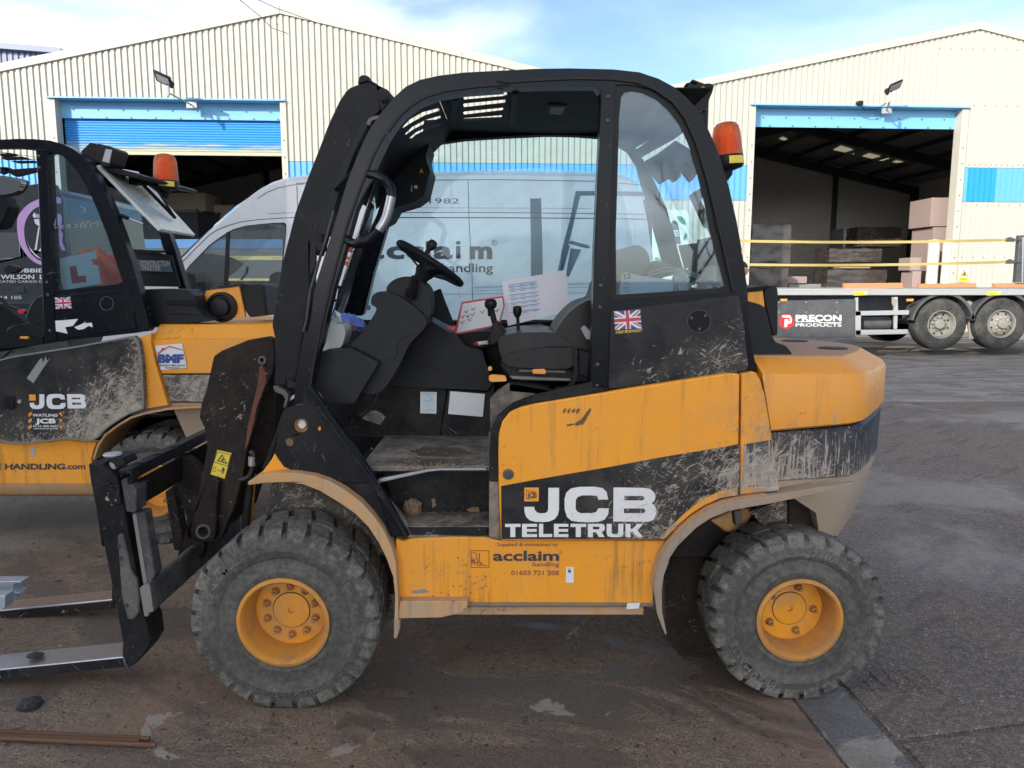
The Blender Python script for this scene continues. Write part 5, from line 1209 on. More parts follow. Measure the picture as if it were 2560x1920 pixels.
pl('emergency_button', rounded(I_((1455, 885), (1475, 880), (1528, 912), (1520, 945), (1500, 935), (1455, 912)), 2), 3.15, .04, 'red', bevel=.003)
pl('side_window_sill', I_((1300, 860), (1900, 880), (2212, 870)) + J_((985, 860), (985, 1080)) + I_((1700, 1060), (1500, 960)), 3.52, .06, 'plastic_dk', bevel=.005)
pl('side_window', [(1060, 340), (1500, 340), (1560, 500), (1600, 700), (1500, 800), (880, 800), (920, 560)], 3.66, .004, 'glass_side')
pl('far_door_panel', [(860, 800), (1700, 800), (1800, 700), (1800, 1240), (860, 1200)], 3.58, .03, 'black')
pl('console_seam', band(I_((1040, 1150), (1200, 1190), (1400, 1240), (1600, 1275), (1780, 1290)), 2.2), 3.187, .004, 'trim_blk')
pl('console_seam', band(I_((1735, 1092), (1745, 1150), (1800, 1300)), 1.6), 3.187, .004, 'seam')
for (x_, y_) in ((760, 70), (1225, 560), (1330, 1180), (300, 1250)):
    pass
MB().tube([P(u, v, y) for (u, v), y in zip(I_((930, 1420), (900, 1500), (860, 1560), (800, 1600)), (3.0, 2.98, 2.95, 2.95))], .008, 8).build('column_cable', M['hose'], fk)
pl('brake_pedal', f6((-190, 880), (-120, 860), (-60, 900), (-70, 960), (-150, 980), (-200, 940)), 3.05, .02, 'plastic', bevel=.003)
# steering column
pl('column_base', rounded(I_((500, 1102), (690, 1086), (730, 1076), (942, 1188), (905, 1250), (752, 1502), (560, 1490), (440, 1370), (462, 1200)), 4), 2.80, .28, 'plastic', bevel=.02)
pl('column_body', smooth(I_((735, 1070), (800, 975), (880, 860), (925, 775), (885, 740), (888, 685), (925, 650), (985, 642), (1080, 668), (1200, 745), (1305, 850), (1290, 930), (1185, 1040), (1120, 1170), (1070, 1260), (1000, 1370), (930, 1425), (830, 1420), (800, 1380), (900, 1250)), 3), 2.86, .22, 'plastic', bevel=.05, seg=4)
pl('column_recess', smooth(I_((985, 980), (1090, 975), (1200, 968), (1120, 1000), (1085, 1050), (1085, 1130), (1040, 1165), (1000, 1150), (975, 1080)), 2), 2.855, .01, 'plastic', bevel=.004)
pl('column_shroud', smooth(I_((1000, 632), (1045, 560), (1130, 528), (1210, 535), (1300, 590), (1338, 670), (1340, 790), (1318, 842), (1230, 770), (1110, 690)), 3), 2.90, .16, 'plastic', bevel=.02)
pl('shroud_seam', band(I_((1002, 635), (1060, 668), (1150, 712), (1240, 780), (1318, 845)), 3), 2.884, .01, 'trim_blk')
a_, b_ = P(*I_((1228, 535))[0], 2.84), P(*I_((1185, 680))[0], 2.88)
MB().tube([a_, a_ + (b_ - a_) * .7], .017, 14).tube([a_ + (b_ - a_) * .7, b_], .023, 14).build('stalk_lever', M['trim_blk'], fk, smoothang=40)
wc = P(*I_((1338, 428))[0], 3.02); dx = P(*I_((1590, 592))[0], 3.02) - wc; ang = math.atan2(dx.z, dx.x)
Rw = Matrix.Rotation(-ang, 3, 'Y') @ Matrix.Rotation(rad(-7), 3, 'X')
mb = MB(); vs = []; R0 = dx.length - .012
ring = [wc + Rw @ Vector((R0 * math.cos(2 * math.pi * k / 48), R0 * math.sin(2 * math.pi * k / 48), 0)) for k in range(49)]
MB().tube(ring, .0135, 12, caps=False).build('steering_wheel', M['plastic_dk'], fk, smoothang=60)
sp = MB()
for a in (rad(-60), rad(0), rad(60), rad(180)):
    d = Vector((math.cos(a), math.sin(a), 0)); sp.bar(wc + Rw @ Vector((0, 0, -.045)), wc + Rw @ (d * R0), .034, .007, up=Rw @ Vector((0, 0, 1)))
sp.lathe(wc, [(.001, -.015), (.035, -.02), (.04, -.04), (.03, -.06), (.022, -.1), (.02, -.17)], 20, 'Z', m=Rw)
sp.build('wheel_spokes', M['plastic_dk'], fk, smoothang=40)
kn = P(*I_((1340, 300))[0], 2.90)
MB().lathe(kn, [(.001, .03), (.014, .026), (.02, .012), (.019, 0), (.008, -.014), (.010, -.03), (.014, -.036)], 16, 'Z', m=Rw).build('spinner_knob', M['trim_blk'], fk, smoothang=60)
# load chart and levers
pl('chart_border', rounded(I_((1578, 722), (1898, 674), (1912, 750), (1872, 905), (1530, 975), (1524, 950)), 2), 3.30, .006, 'red', bevel=.001)
pl('chart_face', rounded(I_((1588, 736), (1888, 690), (1900, 750), (1862, 892), (1542, 958)), 2), 3.298, .002, 'white_print')
mb = MB()
for cx, cy, s_ in ((1610, 795, 1), (1665, 775, 1), (1582, 832, 1), (1622, 830, .6), (1660, 815, 1), (1635, 855, 1), (1580, 875, 1), (1735, 795, 1.1), (1790, 790, .9), (1845, 785, .9)):
    for dx_, dy_ in ((-12, 0), (0, 8), (8, -8)):
        mb.slab(XZ(I_((cx + dx_ * s_, cy + dy_ * s_), (cx + dx_ * s_ + 14, cy + dy_ * s_ - 2), (cx + dx_ * s_ + 13, cy + dy_ * s_ + 5), (cx + dx_ * s_ - 1, cy + dy_ * s_ + 7)), 3.2968), (0, .0005, 0))
mb.build('chart_symbols', M['print_dk'], fk)
def lever(zm, top, bot, y, r, name, boot=True):
    a, b = P(*zm(top)[0], y), P(*zm(bot)[0], y)
    MB().tube([a, b], r, 10).build(name, M['trim_blk'], fk, smoothang=40)
    return a, b
a, b = lever(J_, (205, 760), (240, 900), 3.12, .012, 'lever_shaft')
MB().lathe(a + Vector((0, 0, .012)), [(.001, .022), (.02, .018), (.026, .004), (.024, -.012), (.013, -.022), (.012, -.05)], 16, 'Z').build('lever_knob', M['trim_blk'], fk, smoothang=60)
pl('lever_boot', J_((222, 870), (262, 870), (312, 940), (375, 965), (340, 1000), (250, 1055), (186, 1060), (182, 1020), (205, 940)), 3.08, .10, 'plastic', bevel=.012)
a, b = lever(J_, (410, 790), (418, 965), 3.16, .007, 'lever_shaft')
MB().lathe(a, [(.001, .022), (.016, .018), (.019, 0), (.015, -.018), (.008, -.028)], 14, 'Z').build('lever_knob', M['trim_blk'], fk, smoothang=60)
# seat
seat = bpy.data.objects.new('seat', None); C.objects.link(seat); seat.parent = fk; seat.location = P(1420, 900, 3.0) - Vector(fk.location)
def sl(name, px, Y, th, mat, bev=.02, **k): return pl(name, px, Y, th, mat, seat, bevel=bev, **k)
sl('seat_cushion', smooth(J_((262, 1040), (300, 985), (400, 958), (560, 955), (690, 962), (840, 1060), (860, 1130), (800, 1215), (560, 1225), (330, 1205), (290, 1150)), 3), 2.86, .42, 'leather', .075, seg=5)
MB().tube([P(u, v, 2.855) for u, v in smooth(J_((295, 1155), (360, 1122), (520, 1090), (690, 1066), (840, 1072)), 4, False)], .0035, 6).build('seat_piping', M['plastic'], seat)
sl('cushion_side', smooth(J_((292, 1160), (340, 1125), (520, 1085), (700, 1075), (870, 1085), (850, 1180), (790, 1235), (560, 1232), (380, 1220), (310, 1195)), 3), 2.85, .06, 'leather', .02)
sl('backrest', smooth(J_((676, 1050), (700, 960), (760, 858), (850, 765), (930, 720), (1010, 690), (1060, 560), (1160, 500)) + q6((60, 960), (200, 880), (400, 818), (500, 830), (590, 900), (632, 1000), (640, 1100), (560, 1200), (420, 1400)) + J_((1250, 900), (1000, 1085), (880, 1078), (700, 1078)), 3), 2.92, .40, 'grey_cloth', .05)
sl('backrest_side', smooth(J_((676, 1050), (700, 960), (760, 858), (850, 765), (985, 700), (1060, 760), (1040, 1085), (880, 1080), (700, 1078)), 3), 2.90, .05, 'leather', .02)
sl('arm_socket', J_((895, 925), (925, 900), (985, 960), (985, 1010), (940, 1010)), 2.893, .01, 'galv', .002)
sl('seat_bellows', J_((275, 1205), (310, 1190), (820, 1235), (960, 1260), (965, 1335), (420, 1330), (330, 1290)), 2.88, .36, 'plastic', .008)
sl('seat_rail', J_((420, 1238), (780, 1245), (780, 1270), (420, 1262)), 2.86, .02, 'steel_dk', .002); sl('seat_rail', J_((350, 1290), (820, 1312), (820, 1330), (370, 1315)), 2.865, .02, 'grey_cloth', .002)
sl('seat_mount', J_((345, 1345), (560, 1365), (640, 1380), (685, 1410), (560, 1432), (345, 1410)), 2.80, .3, 'plastic_dk', .006)
sl('slide_handle', rounded(J_((190, 1290), (215, 1280), (318, 1288), (330, 1330), (215, 1336), (192, 1325)), 5), 2.82, .022, 'lever_org', .009)
sl('recline_handle', rounded(J_((525, 1240), (620, 1236), (630, 1255), (625, 1276), (525, 1272)), 4), 2.84, .018, 'lever_org', .006)
sl('weight_knob', rounded(J_((183, 1222), (205, 1216), (216, 1225), (212, 1250), (188, 1250)), 3), 2.84, .02, 'lever_org', .004)
sl('seat_belt', band(J_((850, 1075), (855, 1180), (862, 1260), (840, 1340), (790, 1385), (700, 1395)), 11), 2.83, .004, 'trim_blk', 0)
sl('belt_buckle', J_((885, 1090), (975, 1110), (955, 1310), (880, 1280)), 2.84, .03, 'plastic', .006)
# loose things in the cab
bag = pl('plastic_bag', smooth(I_((500, 1095), (520, 960), (540, 865), (580, 850), (600, 890), (660, 892), (686, 960), (665, 1040), (640, 1075), (560, 1085)), 2), 2.92, .12, 'whitebag', None, bevel=.02)
tag(bag, 'crumpled white plastic bag behind the forklift windscreen', 'bag')
bm = bmesh.new(); bmesh.ops.create_icosphere(bm, subdivisions=4, radius=1); cb = P(*I_((745, 878))[0], 3.15)
for v in bm.verts:
    q = 1 + .22 * math.sin(v.co.x * 9 + v.co.z * 5) * math.cos(v.co.y * 7 + v.co.x * 4) + rnd(-.05, .05); v.co = Vector((v.co.x * .048 * q, v.co.y * .05 * q, v.co.z * .030 * q)) + cb + Vector((0, 0, -v.co.x * .02))
me = bpy.data.meshes.new('glove'); bm.to_mesh(me); bm.free(); o = link('cloth', me, M['bluecloth']); tag(o, 'crumpled pale blue cloth on the forklift dashboard', 'cloth')
o = clod('glove', P(*I_((715, 912))[0], 3.10), (.02, .02, .011), 'hivis', seed=5); tag(o, 'small orange rag beside the blue cloth on the dashboard', 'rag')
sheet_ = thing('laminated_sheet', 'laminated pale sheet with blue ruled rows leaning by the far cab window', 'paper', tuple(P(1340, 800, 3.34)))
pl('sheet', J_((290, 562), (782, 480), (820, 790), (337, 905)), 3.34, .002, 'paper', sheet_)
mb = MB(); mb2 = MB()
for k, y in enumerate((590, 608, 632, 668, 695, 730, 760, 800)):
    x0 = 335 + k * 4; y2 = y - 30; mb.slab(XZ(J_((x0, y), (x0 + 222, y2), (x0 + 223, y2 + 7), (x0 + 1, y + 7)), 3.3385), (0, .0005, 0))
    for q in (.05, .4, .75): mb2.slab(XZ(J_((x0 + 222 * q, y + 13 - 30 * q), (x0 + 222 * q + 40, y + 8 - 30 * q), (x0 + 222 * q + 40, y + 11 - 30 * q), (x0 + 222 * q, y + 16 - 30 * q)), 3.3385), (0, .0005, 0))
mb.build('ruled_rows', M['print_blue'], sheet_); mb2.build('printed_rows', M['print_red'], sheet_)
t = thing('marker_pen', 'white marker pen with red cap on the cab console', 'pen', tuple(P(*I_((1700, 1040))[0], 3.2)))
MB().tube([P(*I_((1700, 1043))[0], 3.17), P(*I_((1782, 1032))[0], 3.2)], .0085, 10).build('barrel', M['white_bolt'], t, smoothang=40); MB().tube([P(*I_((1678, 1045))[0], 3.16), P(*I_((1700, 1043))[0], 3.17)], .007, 10).build('cap', M['red'], t, smoothang=40)
t = thing('booklet', 'pale blue folded booklet lying inside the rear cab window', 'booklet', tuple(P(1600, 720, 2.8)))
pl('cover', smooth(q6((190, 1640), (185, 1500), (205, 1320), (260, 1228), (500, 1280), (1000, 1352), (1000, 1545), (600, 1600)), 1), 2.80, .03, 'paper', t, bevel=.004)
mb = MB(); (u0, v0), (u1, v1) = q6((240, 1255), (345, 1330)); sign_text(mb, 'JCB', u0, v0, u1, v1, 2.798, bold=.04)
for y in (1380, 1410, 1460, 1485, 1525): mb.slab(XZ(q6((235, y), (330, y + 2), (330, y + 8), (235, y + 6)), 2.798), (0, .0004, 0))
mb.build('lettering', M['print_dk'], t)
# things lying behind the seat
pts = [P(u, v, 2.95) for u, v in q6((620, 1290), (800, 1235), (980, 1210), (1150, 1230), (1350, 1310), (1560, 1400), (1760, 1480))]
o = MB().tube(smooth([tuple(p) for p in pts], 4, False), .005, 6).tube(smooth([tuple(p + Vector((0, .01, .012))) for p in pts], 4, False), .005, 6).build('cable_ties', M['galv']); tag(o, 'pale twin cables arching behind the forklift seat', 'cable')
o = clod('scarf', P(*q6((680, 1210))[0], 3.10), (.085, .06, .036), 'grey_cloth', seed=9); tag(o, 'bundled patterned grey scarf behind the forklift seat', 'scarf')
o = clod('water_bottle', P(*q6((1110, 1400))[0], 2.95), (.035, .03, .05), 'wrap_clear', seed=12); tag(o, 'crushed clear plastic bottle behind the cab quarter window', 'bottle')
cc2 = P(*q6((1375, 1500))[0], 2.95); ringp = [cc2 + Vector((.032 * math.cos(a), 0, .032 * math.sin(a))) for a in [math.pi * k / 16 for k in range(17)]]
o = MB().tube(ringp, .0035, 6).build('metal_ring', M['galv']); tag(o, 'half-hidden metal ring low in the cab quarter window', 'ring')
o = clod('work_glove', P(*q6((1330, 1230))[0], 3.2), (.03, .02, .05), 'plastic_dk', seed=14); tag(o, 'dark work glove standing on the ledge behind the seat', 'glove')
pl('rear_shelf', q6((60, 1600), (1900, 1490), (1900, 1659), (60, 1800)), 2.80, .7, 'plastic_dk')
# --- beacon and lamp bracket
bt = thing('beacon', 'amber warning beacon behind the near forklift cab', 'beacon', tuple(P(1240 + 1785 / K3, 100 + 1000 / K3, 3.35)))
def beacon(t, base, r, h, tilt, label_=True):
    m = Matrix.Rotation(rad(tilt), 3, 'Y')
    MB().lathe(base, [(.001, -.03 * h / .13), (r * .25, -.03), (r * .3, -.012), (r * .9, 0), (r * 1.02, .012), (r * 1.0, .045), (r * .98, .052)], 32, 'Z', m=m).build('base', M['trim_blk'], t, smoothang=40)
    ax = m @ Vector((0, 0, 1))
    lp = [(r * .98, .053), (r * .97, .06), (r * .93, h * .5), (r * .88, h * .78), (r * .78, h * .93), (r * .6, h), (r * .3, h * 1.03), (.001, h * 1.035)]
    o = MB().lathe(base, lp + [(k[0] - .003, k[1] - .003) for k in lp[::-1] if k[0] > .01], 32, 'Z', m=m).build('lens', M['amber'], t, smoothang=50)
    MB().lathe(base, [(.001, .052), (r * .62, .052), (r * .62, h * .72), (r * .3, h * .8), (.001, h * .8)], 16, 'Z', m=m).build('reflector', M['amber_in'], t, smoothang=50)
    MB().lathe(base, [(r * 1.025, .012), (r * 1.03, .043)], 10, 'Z', a0=rad(-100), a1=rad(-30), m=m).build('label', M['sign_yel'], t)
bb = P(1240 + 1782 / K3, 100 + 985 / K3, 3.35); beacon(bt, bb, .066, .185, -5)
MB().tube([bb - Vector((0, 0, .02)), bb - Vector((.03, 0, .06)), bb - Vector((.14, 0, .12))], .02, 8).build('stem', M['trim_blk'], bt)
pl('lamp_bracket', U_((1420, 394), (1450, 380), (1478, 350), (1462, 332), (1480, 325), (1540, 346), (1548, 334), (1502, 314), (1508, 302), (1528, 308), (1602, 336), (1640, 332), (1675, 347), (1662, 400), (1632, 470), (1625, 690), (1560, 600), (1490, 470)), 3.05, .05, 'black_chip', bevel=.003, holes=[circ(1240 + 1594 / K3, 100 + 551 / K3, 10 / K3, 12)])
MB().lathe(P(1240 + 1588 / K3, 100 + 385 / K3, 3.05), [(.013, 0), (.012, -.006), (.006, -.008), (.001, -.008)], 12, 'Y').build('bracket_bolt', M['bolt'], fk)
# --- boom head, cylinder and carriage
MB().tube([P(*F_((720, 880))[0], 3.02), P(*F_((690, 1290))[0], 3.02)], .010, 12).build('cylinder_rod', M['lever_org'], fk, smoothang=40)
MB().tube([P(*F_((700, 860))[0], 2.98), P(*F_((655, 1290))[0], 2.98)], .016, 12).build('hose_guard', M['black_chip'], fk, smoothang=40)
hs = [P(u, v, 2.93) for u, v in F_((690, 705), (720, 725), (712, 800), (700, 870), (660, 910), (610, 920))]
MB().tube(smooth([tuple(p) for p in hs], 4, False), .011, 10).build('hydraulic_hose', M['hose'], fk, smoothang=50)
MB().tube([P(*F_((708, 740))[0], 2.93), P(*F_((706, 810))[0], 2.93)], .015, 10).build('hose_fitting', M['bolt'], fk)
pl('boom_section', F_((430, 60), (860, 20), (900, 200), (870, 700), (700, 860), (640, 1000), (560, 1250), (330, 1250)), 3.12, .30, 'black_rust')
bh = L1((1640, 402), (1700, 360), (1900, 278), (2055, 250), (2092, 268), (2114, 380), (2102, 520), (2010, 700), (1965, 900), (1905, 1100), (1860, 1340), (1800, 1560)) + L5((1700, 330), (1640, 356), (1510, 350), (1470, 318), (1462, 268), (1478, 200), (1530, 40)) + L1((1490, 1600), (1560, 1270), (1590, 1100), (1572, 960), (1530, 872), (1545, 765), (1575, 690))
pl('boom_head', bh, 2.93, .05, 'black_rust', bevel=.005, holes=[circ(L1((2012, 432))[0][0], L1((2012, 432))[0][1], 6, 16)])
(u, v), = L1((2012, 432)); pl('pivot_ring', circ(u, v, 11, 20), 2.925, .01, 'steel_dk', holes=[circ(u, v, 5.5, 20)], bevel=.002)
pl('rust_streak', L1((1992, 478), (2015, 470), (2038, 530), (2042, 600), (2010, 690), (1968, 800), (1950, 900), (1925, 1000), (1905, 1075), (1880, 1120), (1892, 1030), (1905, 930), (1935, 800), (1975, 640), (1985, 560)), 2.9285, .001, 'rust_red')
lob = c6((1930, 680), (1960, 620), (2020, 590), (2090, 600), (2130, 660), (2100, 900), (2085, 1300), (2080, 1450), (2040, 1540), (1900, 1570), (1760, 1520), (1705, 1400), (1740, 1300))
(u, v), = c6((1890, 1410)); pl('tilt_lever', lob, 2.89, .04, 'black_rust', bevel=.006, holes=[circ(u, v, 15, 20)])
pl('tilt_bush', circ(u, v, 19, 24), 2.885, .045, 'steel_dk', holes=[circ(u, v, 13, 24)], bevel=.003)
pl('warning_label', F_((440, 690), (550, 715), (496, 912), (388, 878)), 2.928, .001, 'sign_yel')
mb = MB()
def wl(*p, h=()): mb.slab(XZ(F_(*p), 2.9272), (0, .0004, 0), [XZ(F_(*q), 2.9272) for q in h])
wl((478, 722), (518, 800), (436, 776), h=(((480, 738), (505, 788), (450, 772)),)); wl((470, 762), (495, 752), (497, 757), (486, 772), (492, 784), (486, 784), (478, 770), (468, 780))
wl((440, 702), (546, 727), (520, 818), (412, 786), h=(((443, 707), (541, 730), (517, 813), (416, 782)),))
wl((410, 818), (430, 824), (424, 862), (403, 856), h=(((413, 822), (427, 827), (421, 857), (407, 853)),)); wl((436, 842), (466, 850), (466, 845), (474, 853), (464, 858), (464, 854), (436, 846))
wl((484, 824), (492, 826), (492, 834), (498, 838), (494, 856), (488, 854), (486, 874), (476, 872), (478, 850), (474, 848), (478, 832))
mb.build('label_symbols', M['print_dk'], fk)
# carriage beams run across the machine, away from the camera
ua, ub = P(*c6((700, 520))[0], 2.66), None
def ybeam(name, px, Y0, Y1, mat, parent=fk, bevel=.006, sh=(0, 0)):
    """outline of the near end face in photo pixels at Y0, pushed straight back to Y1"""
    return MB().slab(XZ(px, Y0), (sh[0], Y1 - Y0, sh[1]), ()).build(name, M[mat], parent, bevel=bevel)
ybeam('carriage_top_bar', c6((585, 462), (765, 452), (830, 600), (790, 620), (775, 545), (745, 525), (640, 535), (632, 600)), 2.62, 3.62, 'black_chip')
ybeam('carriage_bar_plate', c6((630, 622), (725, 575), (728, 690), (815, 690), (862, 760), (865, 1085), (850, 1105), (790, 1118), (712, 1100)), 2.64, 2.72, 'worn_grey')
ybeam('carriage_bar_web', c6((815, 640), (865, 620), (868, 1000), (815, 1085)), 2.66, 3.55, 'black_rust')
mb = MB()
for k in range(3):
    y = 2.72 + k * .14; p = P(*c6((700, 455))[0], 2.62); mb.lathe((p.x + .002, y, p.z + .006), [(.001, .0012), (.016, .0012), (.016, 0)], 14, 'Z')
mb.build('latch_slots', M['seam'], fk, kind='stuff')
ybeam('carriage_upright', L5((1012, 130), (1048, 128), (1108, 122), (1140, 300), (1190, 600), (1155, 672), (1100, 690)), 2.66, 2.72, 'worn_grey')
ybeam('upright_face', L5((1016, 140), (1045, 138), (1130, 668), (1100, 672)), 2.655, 2.66, 'grey_cloth', bevel=.001)
ybeam('carriage_lower_bar', L5((1070, 705), (1130, 668), (1155, 680), (1182, 892), (1145, 898), (1138, 930), (1105, 930)), 2.64, 3.55, 'worn_grey')
ybeam('lower_bar_face', L5((1072, 708), (1130, 672), (1150, 684), (1178, 888), (1142, 895), (1136, 926), (1108, 926)), 2.636, 2.64, 'grey_cloth', bevel=.001)
ybeam('carriage_upright', c6((1300, 800), (1430, 700), (1480, 900), (1580, 1500), (1575, 1700), (1440, 1700)), 3.25, 3.31, 'black_rust')
ybeam('carriage_side_plate', c6((1430, 230), (1560, 235), (1680, 290), (1760, 350), (1850, 460), (1900, 500), (1800, 1150), (1700, 1300), (1640, 1400), (1560, 1560), (1500, 1800), (1750, 2000), (1900, 1700), (1900, 1560), (1660, 1500), (1640, 1200), (1480, 700), (1520, 560)), 3.05, 3.10, 'black_rust')
# forks
def fork(nm, shank, blade, Y0, Y1, clabel):
    t = thing('fork', clabel, 'fork', tuple(P(shank[0][0], 1650, Y0)), group='forks on the forklift carriage')
    return t
f1 = L5((720, 0), (950, 0), (965, 130), (1000, 330), (1040, 560), (1075, 800), (1090, 905), (1132, 985), (1153, 1135), (1100, 1225), (1040, 1292), (985, 1322), (935, 1238), (940, 1130), (900, 900), (860, 700), (790, 350)) 
f1 = c6((120, 365), (330, 378), (560, 560), (600, 680)) + f1[1:]  + c6((330, 1659), (230, 1000), (150, 600))
pl('fork_shank', f1, 2.74, .125, 'black_chip', bevel=.006)
pl('shank_cover', L5((900, 300), (945, 290), (975, 420), (1000, 560), (1050, 640), (1068, 780), (1065, 900), (1030, 950), (975, 950), (930, 760), (915, 520)), 2.732, .02, 'worn_grey', bevel=.006)
for x, y in ((913, 388), (932, 480), (973, 842)):
    (u, v), = L5((x, y)); pl('shank_hole', circ(u, v, 5.5, 14), 2.7308, .003, 'seam')
(u, v), = c6((424, 900)); pl('shank_hole', circ(u, v, 6, 14), 2.7385, .003, 'timber_pale')
pl('fork_latch', c6((320, 665), (450, 650), (470, 700), (600, 690), (610, 760), (640, 1000), (480, 1000), (380, 820)), 2.728, .02, 'black_chip', bevel=.005)
pl('fork_hook', c6((330, 380), (420, 340), (500, 360), (570, 440), (700, 380), (640, 280), (560, 240), (450, 260)), 2.76, .10, 'plastic', bevel=.005)
pk = P(*c6((505, 240))[0], 2.78); MB().lathe(pk, [(.001, .012), (.030, .010), (.034, .004), (.028, -.002), (.014, -.008), (.013, -.05)], 20, 'Z').build('latch_pin', M['galv'], fk, smoothang=50)
def blade(n0, n1, Y0, Y1, th, name, mat='steel'):
    """near top edge from heel n0 to the left end n1 (pixels at Y0); width Y0..Y1"""
    a, b = P(*n0, Y0), P(*n1, Y0); d = (b - a).normalized(); L_ = 1.15
    e = a + d * L_; tip = a + d * (L_ - .25)
    top = [a, tip, e + Vector((0, .02, -.012)), e + Vector((0, Y1 - Y0 - .02, -.012)), tip + Vector((0, Y1 - Y0, 0)), a + Vector((0, Y1 - Y0, 0))]
    bot = [p + Vector((0, 0, -th)) for p in top]; bot[2] = top[2] + Vector((0, 0, -.01)); bot[3] = top[3] + Vector((0, 0, -.01))
    mb = MB(); n = 6; mb.add(top + bot, [tuple(range(n))[::-1], tuple(range(n, 2 * n))] + [(i, (i + 1) % n, n + (i + 1) % n, n + i) for i in range(n)])
    return mb.build(name, M[mat], fk, bevel=.004)
blade(L5((960, 1232))[0], L5((0, 1330))[0], 2.74, 2.875, .040, 'fork_blade')
a = P(*L5((945, 1240))[0], 2.738); b = P(*L5((0, 1338))[0], 2.738); MB().bar(a + Vector((0, 0, -.020)), b + Vector((0, 0, -.020)), .004, .036).build('blade_edge', M['black_chip'], fk)
blade(L5((880, 790))[0], L5((150, 862))[0], 3.34, 3.46, .04, 'fork_blade')
a = P(*L5((880, 800))[0], 3.338); b = P(*L5((0, 882))[0], 3.338); MB().bar(a + Vector((0, 0, -.022)), b + Vector((0, 0, -.022)), .004, .036).build('blade_edge', M['black_rust'], fk)
MB().slab(XZ(L5((860, 700), (900, 690), (900, 800), (880, 840), (860, 800)), 3.34), (0, .12, 0)).build('fork_heel', M['black_rust'], fk)
for (x, y, r, sd_) in ((360, 1215, .02, 21), (480, 1225, .014, 22), (415, 1240, .012, 23)):
    pass
pq = P(*L5((285, 1225))[0], 2.81); o = clod('mud_clod', (pq.x, 2.80, P(*L5((285, 1290))[0], 2.74).z + .004), (.032, .024, .009), 'mudclod', seed=21); tag(o, 'small dark mud lump lying on the near fork blade', 'mud clod')
pq = G(75, 1765, 0); o = clod('mud_clod', (pq.x, pq.y, .008), (.040, .045, .018), 'mudclod', sq=.3, seed=22); tag(o, 'dark mud clod on the brown ground between the fork and rebar', 'mud clod')
# galvanised channels lying across the forks
GC = 'galvanised channels across the fork tips'
for i, (px, lab, Y0) in enumerate(((((-250, 655), (160, 655), (160, 668), (105, 672), (102, 735), (150, 742), (148, 752), (95, 756), (-250, 756)), 'topmost pale blue-grey galvanised channel on the fork tips', 3.2), (((-250, 765), (38, 765), (36, 860), (10, 878), (-250, 880)), 'lowest pale blue-grey galvanised channel end on the fork tips', 3.05))):
    o = plate('steel_channel', L5(*px), Y0, .06, M['galv_blue'], None, bevel=.002); tag(o, lab, 'steel channel', GC)
o = plate('steel_channel', L5((-100, 752), (120, 752), (150, 775), (90, 800), (-100, 800)), 3.24, .05, M['galv'], None, bevel=.002); tag(o, 'middle bent galvanised channel between the other two on the fork tips', 'steel channel', GC)
# rebar on the ground
Rb = Zm(0, 1500, 3.95)
for i, (p, lab) in enumerate(((((-300, 1285), (0, 1302), (1480, 1372)), 'rusty ribbed rebar, farthest of the three on the ground'), (((-300, 1330), (0, 1342), (1375, 1392)), 'rusty ribbed rebar lying between the other two, shortest'), (((-300, 1358), (0, 1362), (1540, 1432)), 'orange-rusted rebar, nearest of the three on the ground'))):
    pp = [G(*q, .009) for q in Rb(*p)]; t = thing('rebar', lab, 'rebar', tuple(pp[-1]), group='rusty rebars on the ground')
    fine = []; mb = MB()
    for a, b in zip(pp, pp[1:]):
        n = 50
        fine += [a + (b - a) * (k / n) for k in range(n)]
    fine.append(pp[-1]); dd = (pp[-1] - pp[1]).normalized()
    mb.tube([pp[0], pp[1], pp[-1]], .0075, 10); mb.build('bar', M['rust'], t, smoothang=50)
    mb = MB(); L_ = (pp[-1] - pp[1]).length; k = 0.
    while k < L_:
        c = pp[-1] - dd * (k + .005); mb.tube([c, c + dd * .003], .0092, 10); k += .0098
    mb.build('ribs', M['rust'], t, kind='stuff')
# ---------------------------------------------------------------- the second forklift
K5 = Zm(0, 320, K3); k1 = Zm(0, 440, K6); k2 = Zm(0, 820, K6)
M['b_black_mud'] = worn('door_black_splashed', (.012, .014, .018), .35, dust=.12, mud=((.9, .02), (-1.3, 1.32), .0, .28), spec=.14)
M['b_yellow'] = worn('second_yellow_paint', YEL, .4, dust=.22, mud=((.0, .0), (-1.6, 1.60), .0, .22))
M['b_low'] = worn('second_caked_panel', (.03, .035, .04), .6, dust=.5, mud=((0, 0), (0, 0), .78, .25), bump=.4)
fb = thing('forklift_truck', 'yellow and black forklift with learner plate in its cab, standing behind the first', 'forklift', (P(150, 1200, 4.8).x, 4.85, 0))
YB = 4.30
def pb2(name, px, Y, th, mat, holes=(), parent=fb, **k): return plate(name, px, Y, th, M[mat], parent, holes, **k)
bo = [(-260, 356), (-120, 350)] + K5((0, 88), (130, 82), (260, 84), (380, 95), (480, 122), (560, 160), (620, 205), (680, 270), (740, 360), (810, 500), (880, 660), (950, 850), (1010, 1020), (1060, 1200), (1110, 1390), (1150, 1540), (1130, 1562), (1050, 1570))
bi = K5((1040, 1575), (430, 1640), (345, 1659), (330, 1400), (310, 900), (290, 400), (272, 165), (130, 150), (0, 150)) + [(-120, 372), (-260, 380)]
bwin = K5((362, 190), (420, 190), (480, 215), (560, 290), (620, 370), (690, 500), (750, 640), (820, 820), (890, 1030), (940, 1180), (900, 1200), (420, 1250), (400, 950), (375, 500))
pb2('cab_frame', bo + bi, YB, .07, 'black', holes=[bwin], bevel=.008)
pb2('quarter_window', bwin, YB + .03, .005, 'glass_q')
